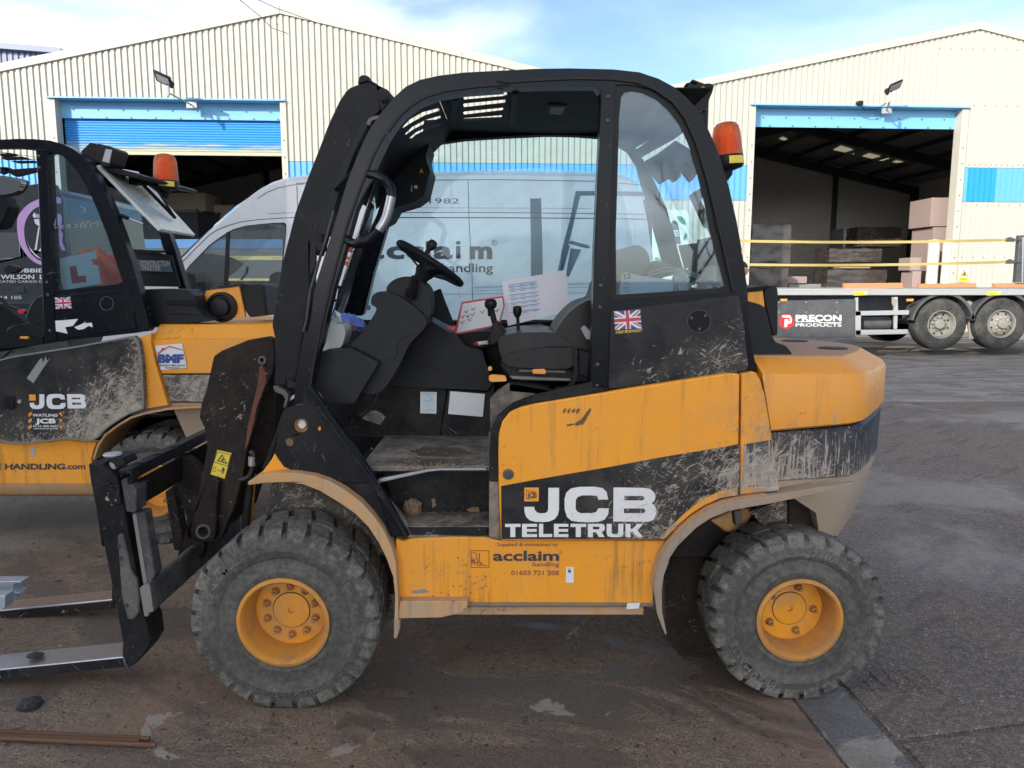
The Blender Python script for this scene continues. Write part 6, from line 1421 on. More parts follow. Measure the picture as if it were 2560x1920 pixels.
pb2('centre_post', K5((274, 160), (360, 160), (372, 500), (395, 950), (410, 1290), (435, 1640), (348, 1659), (330, 1400), (310, 900), (290, 400)), YB - .01, .02, 'black', bevel=.004)
for x, y in ((298, 215), (305, 305), (360, 1185), (368, 1280), (383, 1555)):
    (u, v), = K5((x, y)); MB().lathe(P(u, v, YB - .011), [(.009, 0), (.007, -.005), (.001, -.006)], 10, 'Y').build('rivet', M['steel_dk'], fb)
pb2('rear_side_panel', K5((412, 1290), (985, 1228), (1010, 1300), (1050, 1540), (435, 1625)), YB - .006, .02, 'black', bevel=.004)
cc3 = K5((818, 1348))[0]; pb2('cover_ring', circ(*cc3, 54 / K3, 24), YB - .008, .002, 'steel_dk', holes=[circ(*cc3, 50 / K3, 24)])
flag(K5, ((418, 1303), (540, 1296), (552, 1384), (428, 1392)), YB - .008, fb)
mb = MB()
for p in (((470, 1478), (600, 1466), (560, 1520), (500, 1530), (520, 1580), (430, 1560), (424, 1480)), ((640, 1500), (660, 1482), (650, 1500), (705, 1495), (712, 1530), (680, 1520), (640, 1545), (600, 1550), (570, 1530))): mb.slab(XZ(K5(*p), YB - .009), (0, .001, 0))
mb.build('torn_sticker', M['white_print'], fb, kind='stuff')
# yellow bonnet seen from the side, with the side door over it
door = smooth(L1((0, 425), (160, 390), (600, 320), (980, 250), (1035, 255), (1060, 290), (1085, 420), (1100, 640), (1104, 780), (1090, 810), (1000, 840), (900, 900), (800, 970), (760, 1020), (700, 1050), (620, 1050), (520, 1035), (400, 1050), (200, 1070), (80, 1070), (0, 1050), (-60, 1040), (-200, 1040), (-500, 1040), (-600, 800), (-500, 560)), 2)
pb2('side_door', door, YB - .045, .04, 'b_black_mud', bevel=.008)
pb2('door_rubber', door, YB - .048, .02, 'grey_cloth', holes=[[((u - 55) * .985 + 55, (v - 1000) * .965 + 1000) for u, v in door]])
pb2('door_catch', k2((60, 1045), (220, 1045), (220, 1240), (60, 1240)), YB - .052, .01, 'plastic_dk', bevel=.003); (u, v), = k2((295, 1130)); pb2('door_lock', circ(u, v, 5, 12), YB - .052, .01, 'bolt')
pb2('worn_tape', k2((410, 770), (610, 480), (640, 460), (660, 540), (700, 440), (720, 500), (770, 460), (510, 850)), YB - .049, .002, 'greyboard')
jl = MB()
def jlet(px, holes=()): jl.slab(XZ(px, YB - .0495), (0, .001, 0), [XZ(h, YB - .0495) for h in holes])
jlet(k2((605, 1018), (678, 1018), (682, 1150), (676, 1195), (650, 1230), (600, 1245), (540, 1245), (490, 1232), (462, 1200), (455, 1150), (522, 1150), (528, 1180), (550, 1190), (585, 1188), (604, 1170)))
jlet(k2((1000, 1095), (930, 1098), (925, 1080), (900, 1072), (830, 1074), (802, 1090), (795, 1120), (798, 1155), (812, 1180), (850, 1188), (910, 1186), (932, 1170), (936, 1152), (1008, 1152), (1002, 1205), (975, 1235), (920, 1245), (800, 1245), (750, 1228), (722, 1190), (712, 1110), (722, 1050), (755, 1022), (820, 1014), (930, 1014), (985, 1035)))
jlet(k2((1028, 1016), (1240, 1016), (1290, 1030), (1312, 1065), (1305, 1105), (1290, 1120), (1315, 1140), (1328, 1180), (1312, 1220), (1270, 1235), (1040, 1236)), [k2((1100, 1070), (1225, 1070), (1238, 1080), (1225, 1096), (1102, 1096)), k2((1106, 1145), (1235, 1145), (1252, 1160), (1238, 1180), (1110, 1180))])
def bt_(s_, x0, y0, x1, y1, bold=.02):
    (u0, v0), (u1, v1) = k2((x0, y0), (x1, y1)); sign_text(jl, s_, u0, v0, u1, v1, YB - .0495, bold=bold)
bt_('WATLING', 496, 1318, 886, 1360, .03); bt_('JCB', 540, 1390, 858, 1462, .05); bt_('0116 286 0621', 508, 1492, 892, 1522); bt_('WATLING-JCB.COM', 515, 1535, 890, 1556)
jl.build('white_lettering', M['white_print'], fb)
pb2('logo_square', k2((445, 1020), (545, 1022), (548, 1115), (450, 1115)), YB - .0497, .001, 'lever_org')
mb = MB()
for x in (440, 905):
    for y in (1290, 1385, 1485):
        s_ = -1 if x > 800 else 1
        mb.slab(XZ(k2((x, y + 25), (x + 45 if s_ > 0 else x + 30, y if s_ > 0 else y + 5), (x + 48, y + 40), (x + 5, y + 75) if s_ > 0 else (x + 55, y + 70), (x - 5, y + 60) if s_ > 0 else (x + 10, y + 40)), YB - .0497), (0, .001, 0))
mb.build('label_chevrons', M['lever_org'], fb, kind='stuff')
pb2('corner_panel', L1((1055, 262), (1150, 228), (1160, 225), (1158, 300), (1200, 480), (1290, 775), (1115, 805), (1108, 640), (1090, 420)), YB + .0, .04, 'b_yellow', bevel=.006)
def loftb(name, z0, z1, inset0, inset1, xl0, xl1, mat, xr=2.06):
    xl = P(xl0[0], xl0[1], YB + .03).x; x_ = P(xl1[0], xl1[1], YB + .03).x
    ya, yb = YB + .03, YB + 1.22; mb = MB(); ring = []
    xr0 = P(640, 900, YB).x + .22
    rows = []
    for z, ins, x0 in ((z0, inset0, xl), (z1, inset1, x_)):
        r = [(x0, ya + ins), (xr0 - .3, ya + ins), (xr0 - .12, ya + .06 + ins), (xr0 - ins, ya + .3), (xr0 + .03 - ins, ya + .6), (xr0 - ins, ya + .9), (xr0 - .12, yb - .06 - ins), (xr0 - .3, yb - ins), (x0, yb - ins)]
        rows += [(x, y, z) for x, y in r]
    n = 9; mb.add(rows, [tuple(range(n))[::-1], tuple(range(n, 2 * n))] + [(i, (i + 1) % n, n + (i + 1) % n, n + i) for i in range(n)])
    return mb.build(name, M[mat], fb, bevel=.006)
zt_ = P(378, 848, YB + .03).z; zm_ = P(420, 936, YB + .03).z; zl_ = P(420, 1005, YB + .03).z
loftb('counterweight', zm_ + .004, zt_, 0, 0, (404, 925), (376, 845), 'b_yellow')
loftb('counterweight_top', zt_, P(380, 822, YB + .03).z + .02, 0, .09, (376, 845), (382, 822), 'yellow')
loftb('counterweight_band', zl_, zm_ - .004, 0, 0, (424, 1010), (404, 930), 'b_low')
loftb('counterweight_base', .5, zl_ - .006, .06, 0.01, (470, 1030), (424, 1012), 'cw_low')
pb2('member_sticker', L1((1190, 322), (1398, 303), (1434, 490), (1235, 508)), YB + .022, .002, 'white_print')
mb = MB(); (u0, v0), (u1, v1) = L1((1212, 385), (1410, 448)); sign_text(mb, 'BMF', u0, v0, u1, v1, YB + .02, bold=.07); mb.build('sticker_letters', M['flag_blue'], fb)
mb = MB(); (u0, v0), (u1, v1) = L1((1228, 462), (1420, 478)); sign_text(mb, 'Builders Merchants', u0, v0, u1, v1, YB + .02, bold=.02); (u0, v0), (u1, v1) = L1((1270, 482), (1380, 496)); sign_text(mb, 'Federation', u0, v0, u1, v1, YB + .02, bold=.02); mb.build('small_lettering', M['print_dk'], fb)
pb2('roof_emblem', L1((1208, 378), (1240, 352), (1240, 338), (1262, 336), (1264, 342), (1300, 320), (1402, 350), (1404, 358), (1300, 330), (1248, 362), (1214, 388)), YB + .02, .001, 'flag_red')
# sill and wheel arch
pb2('side_sill', L1((-400, 1050), (80, 1075), (400, 1055), (520, 1040), (620, 1055), (740, 1060), (715, 1130), (700, 1200), (715, 1300), (740, 1385), (0, 1385), (-400, 1385)), YB + .0, .06, 'yellow', bevel=.01)
zz = P(100, 760 + 1385 / K3, YB).z; xprof('sill_roll', [(YB + .3, zz), (YB, zz + .002), (YB + .02, zz - .06), (YB + .10, zz - .10), (YB + .3, zz - .11)], P(-150, 1200, YB).x, P(245, 1200, YB).x, 'dusty_yellow', parent=fb, smoothang=50)
mb = MB(); (u0, v0), (u1, v1) = L1((-420, 1225), (500, 1270)); sign_text(mb, 'ADVANCE HANDLING', u0, v0, u1, v1, YB - .002, bold=.04); (u0, v0), (u1, v1) = L1((502, 1238), (655, 1268)); sign_text(mb, '.com', u0, v0, u1, v1, YB - .002, bold=.03); mb.build('sill_lettering', M['print_dk'], fb)
pb2('fuel_label', L1((235, 1098), (268, 1100), (270, 1170), (238, 1172)), YB - .002, .001, 'galv')
ar_o = L1((1560, 785), (1280, 800), (1100, 835), (1000, 865), (900, 925), (800, 1000), (745, 1080), (712, 1190)); ar_i = L1((722, 1200), (760, 1090), (815, 1010), (910, 940), (1010, 880), (1110, 850), (1290, 815), (1560, 800))
pb2('rear_mudguard', ar_o + ar_i, YB - .03, .30, 'dusty_yellow', bevel=.003)
pb2('inner_arch', L1((1700, 800), (1290, 815), (1010, 880), (815, 1010), (722, 1200), (760, 1500), (1500, 1500), (1750, 1100)), YB + .34, .02, 'black_rust')
pb2('arch_bracket', L1((1030, 960), (1080, 880), (1400, 850), (1560, 870), (1560, 900), (1300, 880), (1120, 950), (1060, 980)), YB + .30, .03, 'dusty_yellow')
wheel(fb, 382, 1230, YB + .02, .335, .25, .155, 5, tyre_mat='rubber', lugs=24)
cxb = P(-330, 1230, YB).x
wheel(fb, -330, 1230, YB + .0, .345, .26, .158, 10, lugs=24)
MB().box((cxb + .9, YB + .65, .55), (1.9, .7, .36)).build('chassis', M['black_rust'], fb)
hb_ = K5((1075, 1240), (1200, 1235), (1440, 1240), (1490, 1290), (1520, 1400), (1560, 1440), (1640, 1475), (1560, 1490), (1165, 1535), (1140, 1520), (1110, 1380))
pb2('engine_hood', hb_, YB + .16, .16, 'plastic', bevel=.012)
pb2('hood_louvre', K5((1265, 1325), (1500, 1320), (1515, 1372), (1280, 1360)), YB + .155, .01, 'plastic_dk', bevel=.004); pb2('hood_louvre', K5((1285, 1395), (1530, 1395), (1560, 1440), (1300, 1430)), YB + .155, .01, 'plastic', bevel=.004)
pb2('exhaust_box', K5((1835, 1215), (2000, 1195), (2030, 1215), (2055, 1440), (1915, 1455), (1880, 1400)), YB + .36, .3, 'plastic', bevel=.012)
pb2('exhaust_panel', K5((1580, 1250), (1835, 1215), (1882, 1440), (1880, 1450), (1660, 1470), (1600, 1430), (1565, 1320)), YB + .34, .03, 'yellow', bevel=.003)
(u, v), = K5((1710, 1375)); c = P(u, v, YB + .34); MB().lathe(c, [(.092, 0), (.09, -.03), (.075, -.035), (.07, -.02), (.055, -.02), (.052, -.05), (.04, -.055), (.001, -.055)], 28, 'Y').build('exhaust_outlet', M['trim_blk'], fb, smoothang=40)
pb2('exhaust_cap', K5((1655, 1218), (1870, 1195), (1880, 1204), (1690, 1230)), YB + .33, .3, 'trim_blk')
# rear glass raised on its stay, far post, wiper
rg = [P(*K5((735, 300))[0], YB + .12), P(*K5((1215, 790))[0], YB + .12), P(*K5((1488, 834))[0], YB + 1.0), P(*K5((1050, 350))[0], YB + 1.0)]
MB().slab(rg, (.012, 0, .012)).build('rear_window', M['wrap_clear'], fb)
pb2('window_header', K5((725, 262), (800, 285), (1050, 345), (1085, 365), (1060, 380), (930, 360), (740, 310)), YB + .2, .8, 'plastic', bevel=.004)
w0, w1, w2 = P(*K5((1040, 440))[0], YB + .5), P(*K5((1180, 570))[0], YB + .6), P(*K5((1322, 728))[0], YB + .75)
up_ = Vector((.03, -.02, .03))
MB().tube([w0 + up_, w2 + up_], .012, 6).tube([w0 + up_ * 1.8, w1 + up_ * 1.8, w2 + up_], .008, 6).box(w0 + up_, (.08, .08, .06)).build('wiper', M['trim_blk'], fb)
s0_, s1_, s2_ = P(*K5((880, 655))[0], YB + .05), P(*K5((990, 695))[0], YB + .08), P(*K5((1100, 738))[0], YB + .1)
MB().tube([s0_, s1_], .011, 8).build('gas_strut', M['trim_blk'], fb); MB().tube([s1_, s2_], .005, 8).build('strut_rod', M['chrome'], fb)
pb2('far_rear_post', K5((1215, 795), (1295, 810), (1350, 960), (1430, 1235), (1370, 1235), (1290, 1010), (1240, 900)), YB + 1.0, .08, 'black', bevel=.006)
pb2('rear_lower_glass', K5((985, 950), (1080, 930), (1320, 980), (1385, 1220), (1060, 1215), (1010, 1060)), YB + .9, .01, 'plastic')
pb2('cross_rail', K5((975, 925), (1100, 935), (1260, 940), (1255, 960), (1100, 955), (980, 940)), YB + .88, .02, 'trim_blk')
pb2('plate_sticker', K5((1032, 1008), (1300, 1030), (1330, 1108), (1075, 1098)), YB + .885, .002, 'slate')
mb = MB()
for s_, q in (('CONSTRUCTION', ((1078, 1018), (1305, 1060))), ('MASTER', ((1095, 1062), (1235, 1095)))):
    (u0, v0), (u1, v1) = K5(*q); sign_text(mb, s_, u0, v0, u1, v1, YB + .883, bold=.02)
mb.build('sticker_lettering', M['galv'], fb)
mb = MB(); 
pb2('rear_glass', K5((790, 440), (900, 480), (1180, 760), (1255, 900), (1250, 940), (985, 920), (920, 780), (860, 600)), YB + .95, .006, 'glass')
lb = thing('work_lamp', 'black rectangular work lamp on the second forklift roof corner', 'lamp', tuple(P(*K5((760, 200))[0], YB + .2)))
pb2('bracket', K5((610, 190), (670, 130), (690, 112), (735, 120), (740, 250), (720, 290), (690, 260)), YB + .15, .05, 'black_chip', parent=lb, bevel=.004)
pb2('housing', rounded(K5((738, 125), (760, 120), (860, 145), (880, 165), (850, 270), (830, 290), (735, 255)), 3), YB + .12, .16, 'trim_blk', parent=lb, bevel=.012)
pb2('lens', K5((812, 160), (860, 168), (838, 268), (785, 255)), YB + .115, .01, 'galv', parent=lb)
bt2 = thing('beacon', 'amber warning beacon standing behind the second forklift, before the dark doorway', 'beacon', tuple(P(415, 470, YB + .6)))
(u, v), = K5((1278, 470)); beacon(bt2, P(u, v, YB + .62), .077, .21, 1); pbx = P(u, v, YB + .62)
MB().tube([pbx - Vector((0, 0, .03)), pbx - Vector((.0, 0, .05)), P(*K5((1060, 360))[0], YB + .62)], .014, 8).build('stem', M['trim_blk'], bt2)
# cab inside of the second forklift
pb2('roof_rail_far', [(-200, 430)] + K5((0, 300), (110, 370), (272, 330), (330, 300), (330, 230), (0, 180)) + [(-200, 370)], YB + .9, .05, 'plastic_dk', holes=[K5((0, 305), (50, 300), (80, 318), (0, 352)), K5((0, 195), (80, 190), (120, 205), (0, 215)), K5((10, 222), (170, 218), (215, 235), (20, 240)), K5((80, 252), (260, 250), (268, 262), (110, 265))])
pb2('cab_mirror', smooth(K5((-90, 380), (0, 372), (90, 385), (162, 400), (150, 450), (110, 490), (50, 510), (-20, 510), (-90, 470)), 2), YB + .2, .05, 'mirror', bevel=.008)
pb2('mirror_shell', smooth(K5((-100, 372), (0, 365), (95, 378), (170, 398), (158, 455), (115, 500), (50, 520), (-20, 520), (-100, 480)), 2), YB + .215, .06, 'trim_blk', bevel=.01)
pb2('control_pod', K5((-60, 510), (30, 520), (40, 560), (68, 600), (60, 640), (0, 765), (-80, 780)), YB + .7, .12, 'plastic_dk', bevel=.01)
pb2('joystick_knob', smooth(K5((25, 1080), (60, 1050), (130, 1068), (132, 1100), (70, 1120), (35, 1110)), 2), YB + .5, .05, 'trim_blk', bevel=.01)
pb2('side_console', [(-200, 760)] + K5((0, 1350), (100, 1430), (200, 1500), (330, 1500), (345, 1659), (0, 1700)) + [(-200, 860)], YB + .62, .3, 'plastic_dk', bevel=.01)
pb2('console_cables', band(K5((0, 1310), (60, 1370), (140, 1400), (200, 1420)), 6), YB + .6, .02, 'trim_blk'); pb2('emergency_button', circ(K5((160, 1410))[0][0], K5((160, 1410))[0][1], 9, 12, 6), YB + .58, .03, 'red')
pb2('seat', smooth(K5((50, 1560), (90, 1520), (240, 1495), (340, 1510), (345, 1590), (180, 1610), (80, 1590)), 2), YB + .2, .42, 'leather', bevel=.03)
pb2('seat_back', smooth(K5((200, 1480), (215, 1400), (250, 1330), (300, 1290), (420, 1262), (500, 1300), (520, 1480), (340, 1520)), 2), YB + .2, .4, 'leather', bevel=.03)
pb2('seat_handle', K5((150, 1600), (215, 1602), (215, 1622), (150, 1620)), YB + .18, .02, 'lever_org', bevel=.004)
pb2('lower_bulkhead', [(-300, 800)] + K5((0, 1500), (345, 1560), (440, 1250), (1000, 1200), (1050, 1560), (440, 1640), (0, 1720)) + [(-300, 900)], YB + .88, .05, 'black')
lp_ = thing('learner_plate', 'tattered white plate with red letter L in the second cab window', 'plate', tuple(P(200, 700, YB + .1)))
pb2('plate', K5((470, 1040), (695, 1000), (715, 1050), (750, 1055), (775, 1195), (490, 1245), (478, 1200)), YB + .10, .004, 'white_print', parent=lp_)
pb2('letter', K5((532, 1065), (582, 1058), (600, 1138), (655, 1132), (662, 1182), (552, 1195)), YB + .098, .002, 'flag_red', parent=lp_)
o = pb2('paper', K5((415, 1010), (735, 945), (745, 1000), (470, 1050), (480, 1180), (430, 1190)), YB + .13, .002, 'white_print', parent=None); tag(o, 'creased pale paper behind the red L plate', 'paper')
bm = bmesh.new(); bmesh.ops.create_icosphere(bm, subdivisions=4, radius=1); cb = P(*K5((830, 1110))[0], YB + .30)
for v_ in bm.verts:
    q = 1 + .35 * math.sin(v_.co.x * 5 + v_.co.z * 4) * math.cos(v_.co.y * 5 + v_.co.x * 3) + rnd(-.03, .03); v_.co = Vector((v_.co.x * .14 * q, v_.co.y * .08 * q, v_.co.z * .11 * q - v_.co.x * .06)) + cb
me = bpy.data.meshes.new('jacket'); bm.to_mesh(me); bm.free(); o = link('work_jacket', me, M['hivis']); tag(o, 'bright orange work jacket bundled beside the L plate', 'jacket')
pb2('dust_writing', band(K5((400, 770), (412, 720), (408, 700), (420, 770)), 1.2) , YB + .028, .0006, 'galv')
mb = MB()
for p in (((400, 765), (408, 745), (425, 742), (428, 700), (422, 770), (438, 760)), ((470, 765), (490, 755), (478, 748), (472, 770), (490, 775)), ((520, 770), (510, 750), (530, 745), (535, 768), (538, 745)), ((570, 740), (590, 742), (588, 762), (570, 765), (600, 755)), ((620, 770), (622, 735), (640, 728), (645, 770)), ((660, 768), (664, 728), (690, 722), (695, 760)), ((706, 735), (748, 725), (752, 762)), ((610, 600), (640, 610), (655, 640), (640, 655))):
    q = smooth(K5(*p), 3, False); mb.tube([P(u, v, YB + .026) for u, v in q], .0022, 4)
mb.build('dust_scribble', M['galv'], fb, kind='stuff')
# ---------------------------------------------------------------- the white van
YV = 8.3
vn = thing('van', 'high-roofed white van with grey forklift artwork parked behind the near forklift', 'van', (P(1050, 1000, YV).x, YV + 1, 0))
Vz = Zm(440, 420, 4.88)
def pv(name, px, Y, th, mat, holes=(), parent=vn, **k): return plate(name, px, Y, th, M[mat], parent, holes, **k)
vroof = Vz((-560, 1640), (-420, 1500), (-100, 1260), (40, 1130), (200, 975), (350, 830), (520, 680), (700, 520), (850, 400), (1000, 290), (1150, 210), (1290, 165), (1420, 146), (1561, 140))
out = vroof + [(900, 442), (1240, 436), (1490, 440), (1560, 446), (1590, 458), (1606, 490), (1620, 560), (1632, 640), (1640, 760), (1640, 980)] + [(1500, 985), (1480, 950), (1440, 930), (1400, 950), (1380, 985), (520, 985), (500, 950), (450, 930), (400, 950), (385, 985), (260, 985), (250, 860), (280, 790)]
wd = Vz((118, 1265), (160, 1200), (300, 1060), (400, 955), (520, 865), (620, 800), (700, 755), (850, 715), (1050, 690), (1200, 680), (1310, 672), (1335, 690), (1330, 800), (1300, 1100), (1270, 1380), (1240, 1640), (1100, 1650), (700, 1650), (300, 1560), (230, 1500), (180, 1400))
pv('body_side', out, YV, .04, 'van_white', holes=[wd], bevel=.012)
# body shell behind the side: bonnet, roof and far side as one swept form
mb = MB(); prof = [P(u, v, YV + .03) for u, v in out[:18 + 6]]
body = [P(u, v, YV + .03) for u, v in vroof + [(900, 442), (1240, 436), (1490, 440), (1560, 446), (1590, 458), (1620, 560), (1640, 760)]]
rows = []
secs = [(0, 0), (.10, .045), (.35, .09), (1.0, .11), (1.65, .09), (1.9, .045), (2.0, 0)]
for dy, dz in secs:
    for i, p in enumerate(body): rows.append(Vector((p.x - dz * (.5 if i < 8 else 0), p.y + dy, p.z + dz * (1 if p.z > 1.2 and i < len(body) - 2 else 0))))
n = len(body); keep = []
for s_ in range(len(secs) - 1):
    for i in range(n - 1):
        if 3 <= i <= 6: continue                    # windscreen opening
        keep.append((s_ * n + i, (s_ + 1) * n + i, (s_ + 1) * n + i + 1, s_ * n + i + 1))
mb.add(rows, keep); mb.build('roof_and_bonnet', M['van_white'], vn, smoothang=60)
mb = MB(); 
mb.add(rows, [(s_ * n + i, (s_ + 1) * n + i, (s_ + 1) * n + i + 1, s_ * n + i + 1) for s_ in range(len(secs) - 1) for i in range(3, 7)]); mb.build('windscreen', M['glass_van'], vn, smoothang=60)
pv('far_side', out, YV + 2.0, .04, 'van_white', holes=[wd])
pv('cargo_bulkhead_side', [(706, 500), (1630, 500), (1630, 980), (706, 980)], YV + .06, .03, 'trim_blk')
bk = MB(); a, b = P(706, 470, YV + .05), P(706, 980, YV + .05); bk.slab([a, b, b + Vector((0, 1.9, 0)), a + Vector((0, 1.9, 0))], (.03, 0, 0)); bk.build('bulkhead', M['greyboard'], vn)
rw = Vz((105, 1275), (160, 1195), (300, 1052), (400, 945), (520, 855), (620, 790), (700, 745), (850, 704), (1050, 680), (1200, 668), (1320, 664), (1345, 690), (1340, 800), (1310, 1100), (1280, 1380), (1250, 1659), (1100, 1659), (700, 1659), (300, 1575), (225, 1510), (170, 1400))
pv('window_rubber', rw, YV - .004, .01, 'trim_blk', holes=[wd])
pv('door_window', wd, YV + .015, .006, 'glass_van')
pv('window_pillar', Vz((612, 785), (650, 772), (625, 1445), (582, 1450)), YV - .006, .03, 'trim_blk')
pv('far_door_window', wd, YV + 2.01, .006, 'glass_van'); 
pv('van_mirror', smooth(Vz((80, 1290), (100, 1275), (160, 1280), (185, 1330), (205, 1500), (140, 1490), (95, 1430)), 2), YV - .22, .12, 'plastic', bevel=.02)
pv('dashboard', Vz((200, 1400), (380, 1395), (420, 1500), (600, 1500), (600, 1640), (210, 1600)), YV + .2, 1.6, 'plastic_dk')
pv('steering_wheel', Vz((860, 1200), (878, 1210), (870, 1290), (800, 1370), (780, 1360), (845, 1280)), YV + .4, .03, 'trim_blk')
pv('seat_back', smooth(Vz((1130, 1330), (1180, 1270), (1270, 1265), (1260, 1640), (1130, 1640)), 1), YV + .3, .5, 'plastic_dk', bevel=.03)
for nm_, pts, w_ in (('door_seam', Vz((60, 1165), (200, 1020), (400, 820), (520, 745), (640, 700), (800, 655), (1000, 630), (1200, 615), (1440, 603), (1500, 600)), 1.6), ('roof_seam', Vz((990, 375), (1100, 300), (1250, 240), (1400, 210), (1561, 195)), 1.3), ('door_seam', Vz((1475, 215), (1482, 480), (1440, 640)), 1.4), ('body_seam', Vz((1120, 560), (1300, 548), (1445, 545)), .8),
                   ('gutter_seam', [(740, 458), (900, 453), (1100, 450), (1240, 449), (1492, 453), (1600, 462)], 1.6), ('moulding', [(960, 531), (1200, 531), (1500, 534), (1612, 536)], 1.6), ('moulding', [(960, 544), (1200, 544), (1500, 546), (1614, 548)], 2.4), ('body_seam', [(960, 519), (1480, 521)], .7),
                   ('panel_seam', [(1170, 450), (1173, 560), (1180, 690), (1182, 800)], 1.5), ('panel_seam', [(900, 735), (1180, 735), (1480, 732)], .9), ('slide_rail', [(1184, 719), (1492, 708)], 5), ('slide_rail', [(1184, 727), (1492, 717)], 2.4),
                   ('door_pressing', q6((140, 405), (230, 410), (280, 470), (300, 640), (310, 830)), 1.5), ('door_pressing', q6((140, 325), (380, 330), (400, 400), (420, 700)), .9)):
    pv(nm_, band(pts, w_), YV - .0035, .006, 'seam' if 'rail' not in nm_ and 'pressing' not in nm_ else 'galv')
mb = MB(); (u0, v0), (u1, v1) = I_((560, 262), (1815, 385)); 
# heavy lower-case word: letters from the font, widened and thickened
for ch, x0, x1 in (('a', 800, 985), ('c', 1000, 1140), ('c', 1150, 1290), ('l', 1303, 1343), ('a', 1362, 1510), ('i', 1533, 1572), ('m', 1640, 1815)):
    h_ = {'l': 132, 'i': 132}.get(ch, 92); (ua, va_), (ub, vb_) = I_((x0, 385 - h_), (x1, 385)); sign_text(mb, ch, ua, va_, ub, vb_, YV - .002, bold=.045 if ch not in 'li' else .02)
(uc, vc_), = I_((1830, 268)); mb.slab(XZ(circ(uc, vc_, 7), YV - .002), (0, .001, 0), [XZ(circ(uc, vc_, 5.8), YV - .002)]); sign_text(mb, 'R', uc - 3, vc_ - 4, uc + 3, vc_ + 4, YV - .002)
(u0, v0), (u1, v1) = I_((1425, 425), (1820, 492)); sign_text(mb, 'handling', u0, v0, u1, v1, YV - .002, bold=.015)
(u0, v0), (u1, v1) = T_((700, 1216), (1560, 1256)); sign_text(mb, 'Established 1982', u0, v0, u1, v1, YV - .002)
(u0, v0), (u1, v1) = I_((815, 745), (880, 782)); sign_text(mb, '78', u0, v0, u1, v1, YV - .002, bold=.05)
mb.build('company_lettering', M['print_dk'], vn)
mb = MB(); art = lambda *p: mb.slab(XZ(U_(*p), YV - .0025), (0, .0015, 0))
art((262, 1218), (346, 1216), (358, 1659), (360, 1900), (270, 1900), (268, 1500))
art((612, 1160), (770, 1160), (1150, 1165), (1150, 1200), (790, 1195), (648, 1195), (640, 1230), (560, 1560), (530, 1659), (495, 1659), (520, 1560), (580, 1330), (600, 1220))
for p in (((820, 250), (955, 285), (968, 298), (962, 310), (930, 308), (800, 272)), ((820, 308), (902, 320), (840, 455), (805, 530), (785, 520), (795, 440)), ((795, 285), (815, 290), (765, 475), (740, 482)), ((838, -10), (870, -10), (800, 260), (750, 480), (718, 485), (770, 260))):
    mb.slab(XZ(J_(*p), YV - .003), (0, .0015, 0))
mb.build('forklift_artwork', M['slate'], vn)
for u in (452, 1440):
    c = P(u, 975, YV); c = Vector((c.x, YV - .02, .35))
    ty = MB().lathe(c, [(.21, 0), (.30, -.005), (.35, .03), (.355, .12), (.35, .2), (.30, .23), (.2, .23)], 40, 'Y').build('tyre', M['rubber_far'], vn, smoothang=40)
    MB().lathe(c, [(.215, 0), (.20, .02), (.17, .03), (.06, .02), (.05, 0), (.001, 0)], 30, 'Y').build('wheel_rim', M['galv'], vn, smoothang=40)
# ---------------------------------------------------------------- the dark grey van at the far left
YG = 8.9
gv = thing('van', 'dark grey van with lilac ring emblem seen through the second forklift cab', 'van', (P(-120, 1000, YG).x, YG + 1, 0))
def pg(name, px, Y, th, mat, holes=(), **k): return plate(name, px, Y, th, M[mat], gv, holes, **k)
gout = [(-1150, 720), (-900, 700), (-700, 640), (-520, 520), (-380, 480), (-200, 474), (0, 472), (50, 466), (92, 459), (140, 462), (158, 500), (168, 620), (172, 900), (120, 905), (80, 870), (30, 870), (0, 900), (-800, 905), (-830, 870), (-900, 870), (-940, 905), (-1150, 900)]
gwin = k1((-1500, 900), (-500, 870), (0, 866), (262, 868), (280, 1000), (300, 1250), (0, 1270), (-1500, 1280))
pg('body_side', gout, YG, .05, 'van_grey', holes=[gwin], bevel=.03)
MB().slab([P(u, v, YG + .04) for u, v in ((-700, 640), (-520, 520), (-380, 480), (-200, 474), (92, 462), (150, 480), (170, 620), (172, 900), (-1150, 900), (-1150, 720))], (0, 1.95, 0)).build('body_shell', M['van_grey'], gv, bevel=.05)
pg('side_window', gwin, YG + .012, .01, 'mirror')
for pts, w_ in ((k1((270, 720), (325, 720), (345, 1050), (370, 1400), (380, 1659)), 1.3), (k1((100, 605), (560, 590)), 1.6), (k1((60, 660), (620, 655)), 1), (k1((520, 140), (570, 280)), 1)): pg('body_seam', band(pts, w_), YG - .004, .006, 'seam')
rg_o = smooth(k1((580, 360), (440, 430), (330, 540), (270, 650), (262, 800), (285, 980), (345, 1120), (450, 1260), (560, 1340), (680, 1380)), 4, False); rg_i = smooth(k1((690, 1330), (590, 1290), (500, 1220), (420, 1100), (380, 960), (370, 820), (390, 700), (440, 600), (520, 510), (600, 470)), 4, False)
pg('ring_emblem', rg_o + rg_i, YG - .006, .003, 'lilac')
rg2 = smooth(k1((580, 360), (700, 325), (860, 320), (940, 345)), 3, False) + smooth(k1((935, 425), (850, 420), (700, 440), (600, 470)), 3, False)
pg('ring_emblem', rg2, YG - .006, .003, 'lilac')
pg('emblem_hook', smooth(k1((530, 570), (620, 600), (780, 590), (900, 580), (945, 620), (948, 720), (930, 830), (970, 900), (950, 1000), (1000, 1120), (990, 1150), (940, 1120), (910, 1000), (910, 850), (880, 720), (840, 640), (700, 640), (560, 640)), 2), YG - .006, .003, 'lilac')
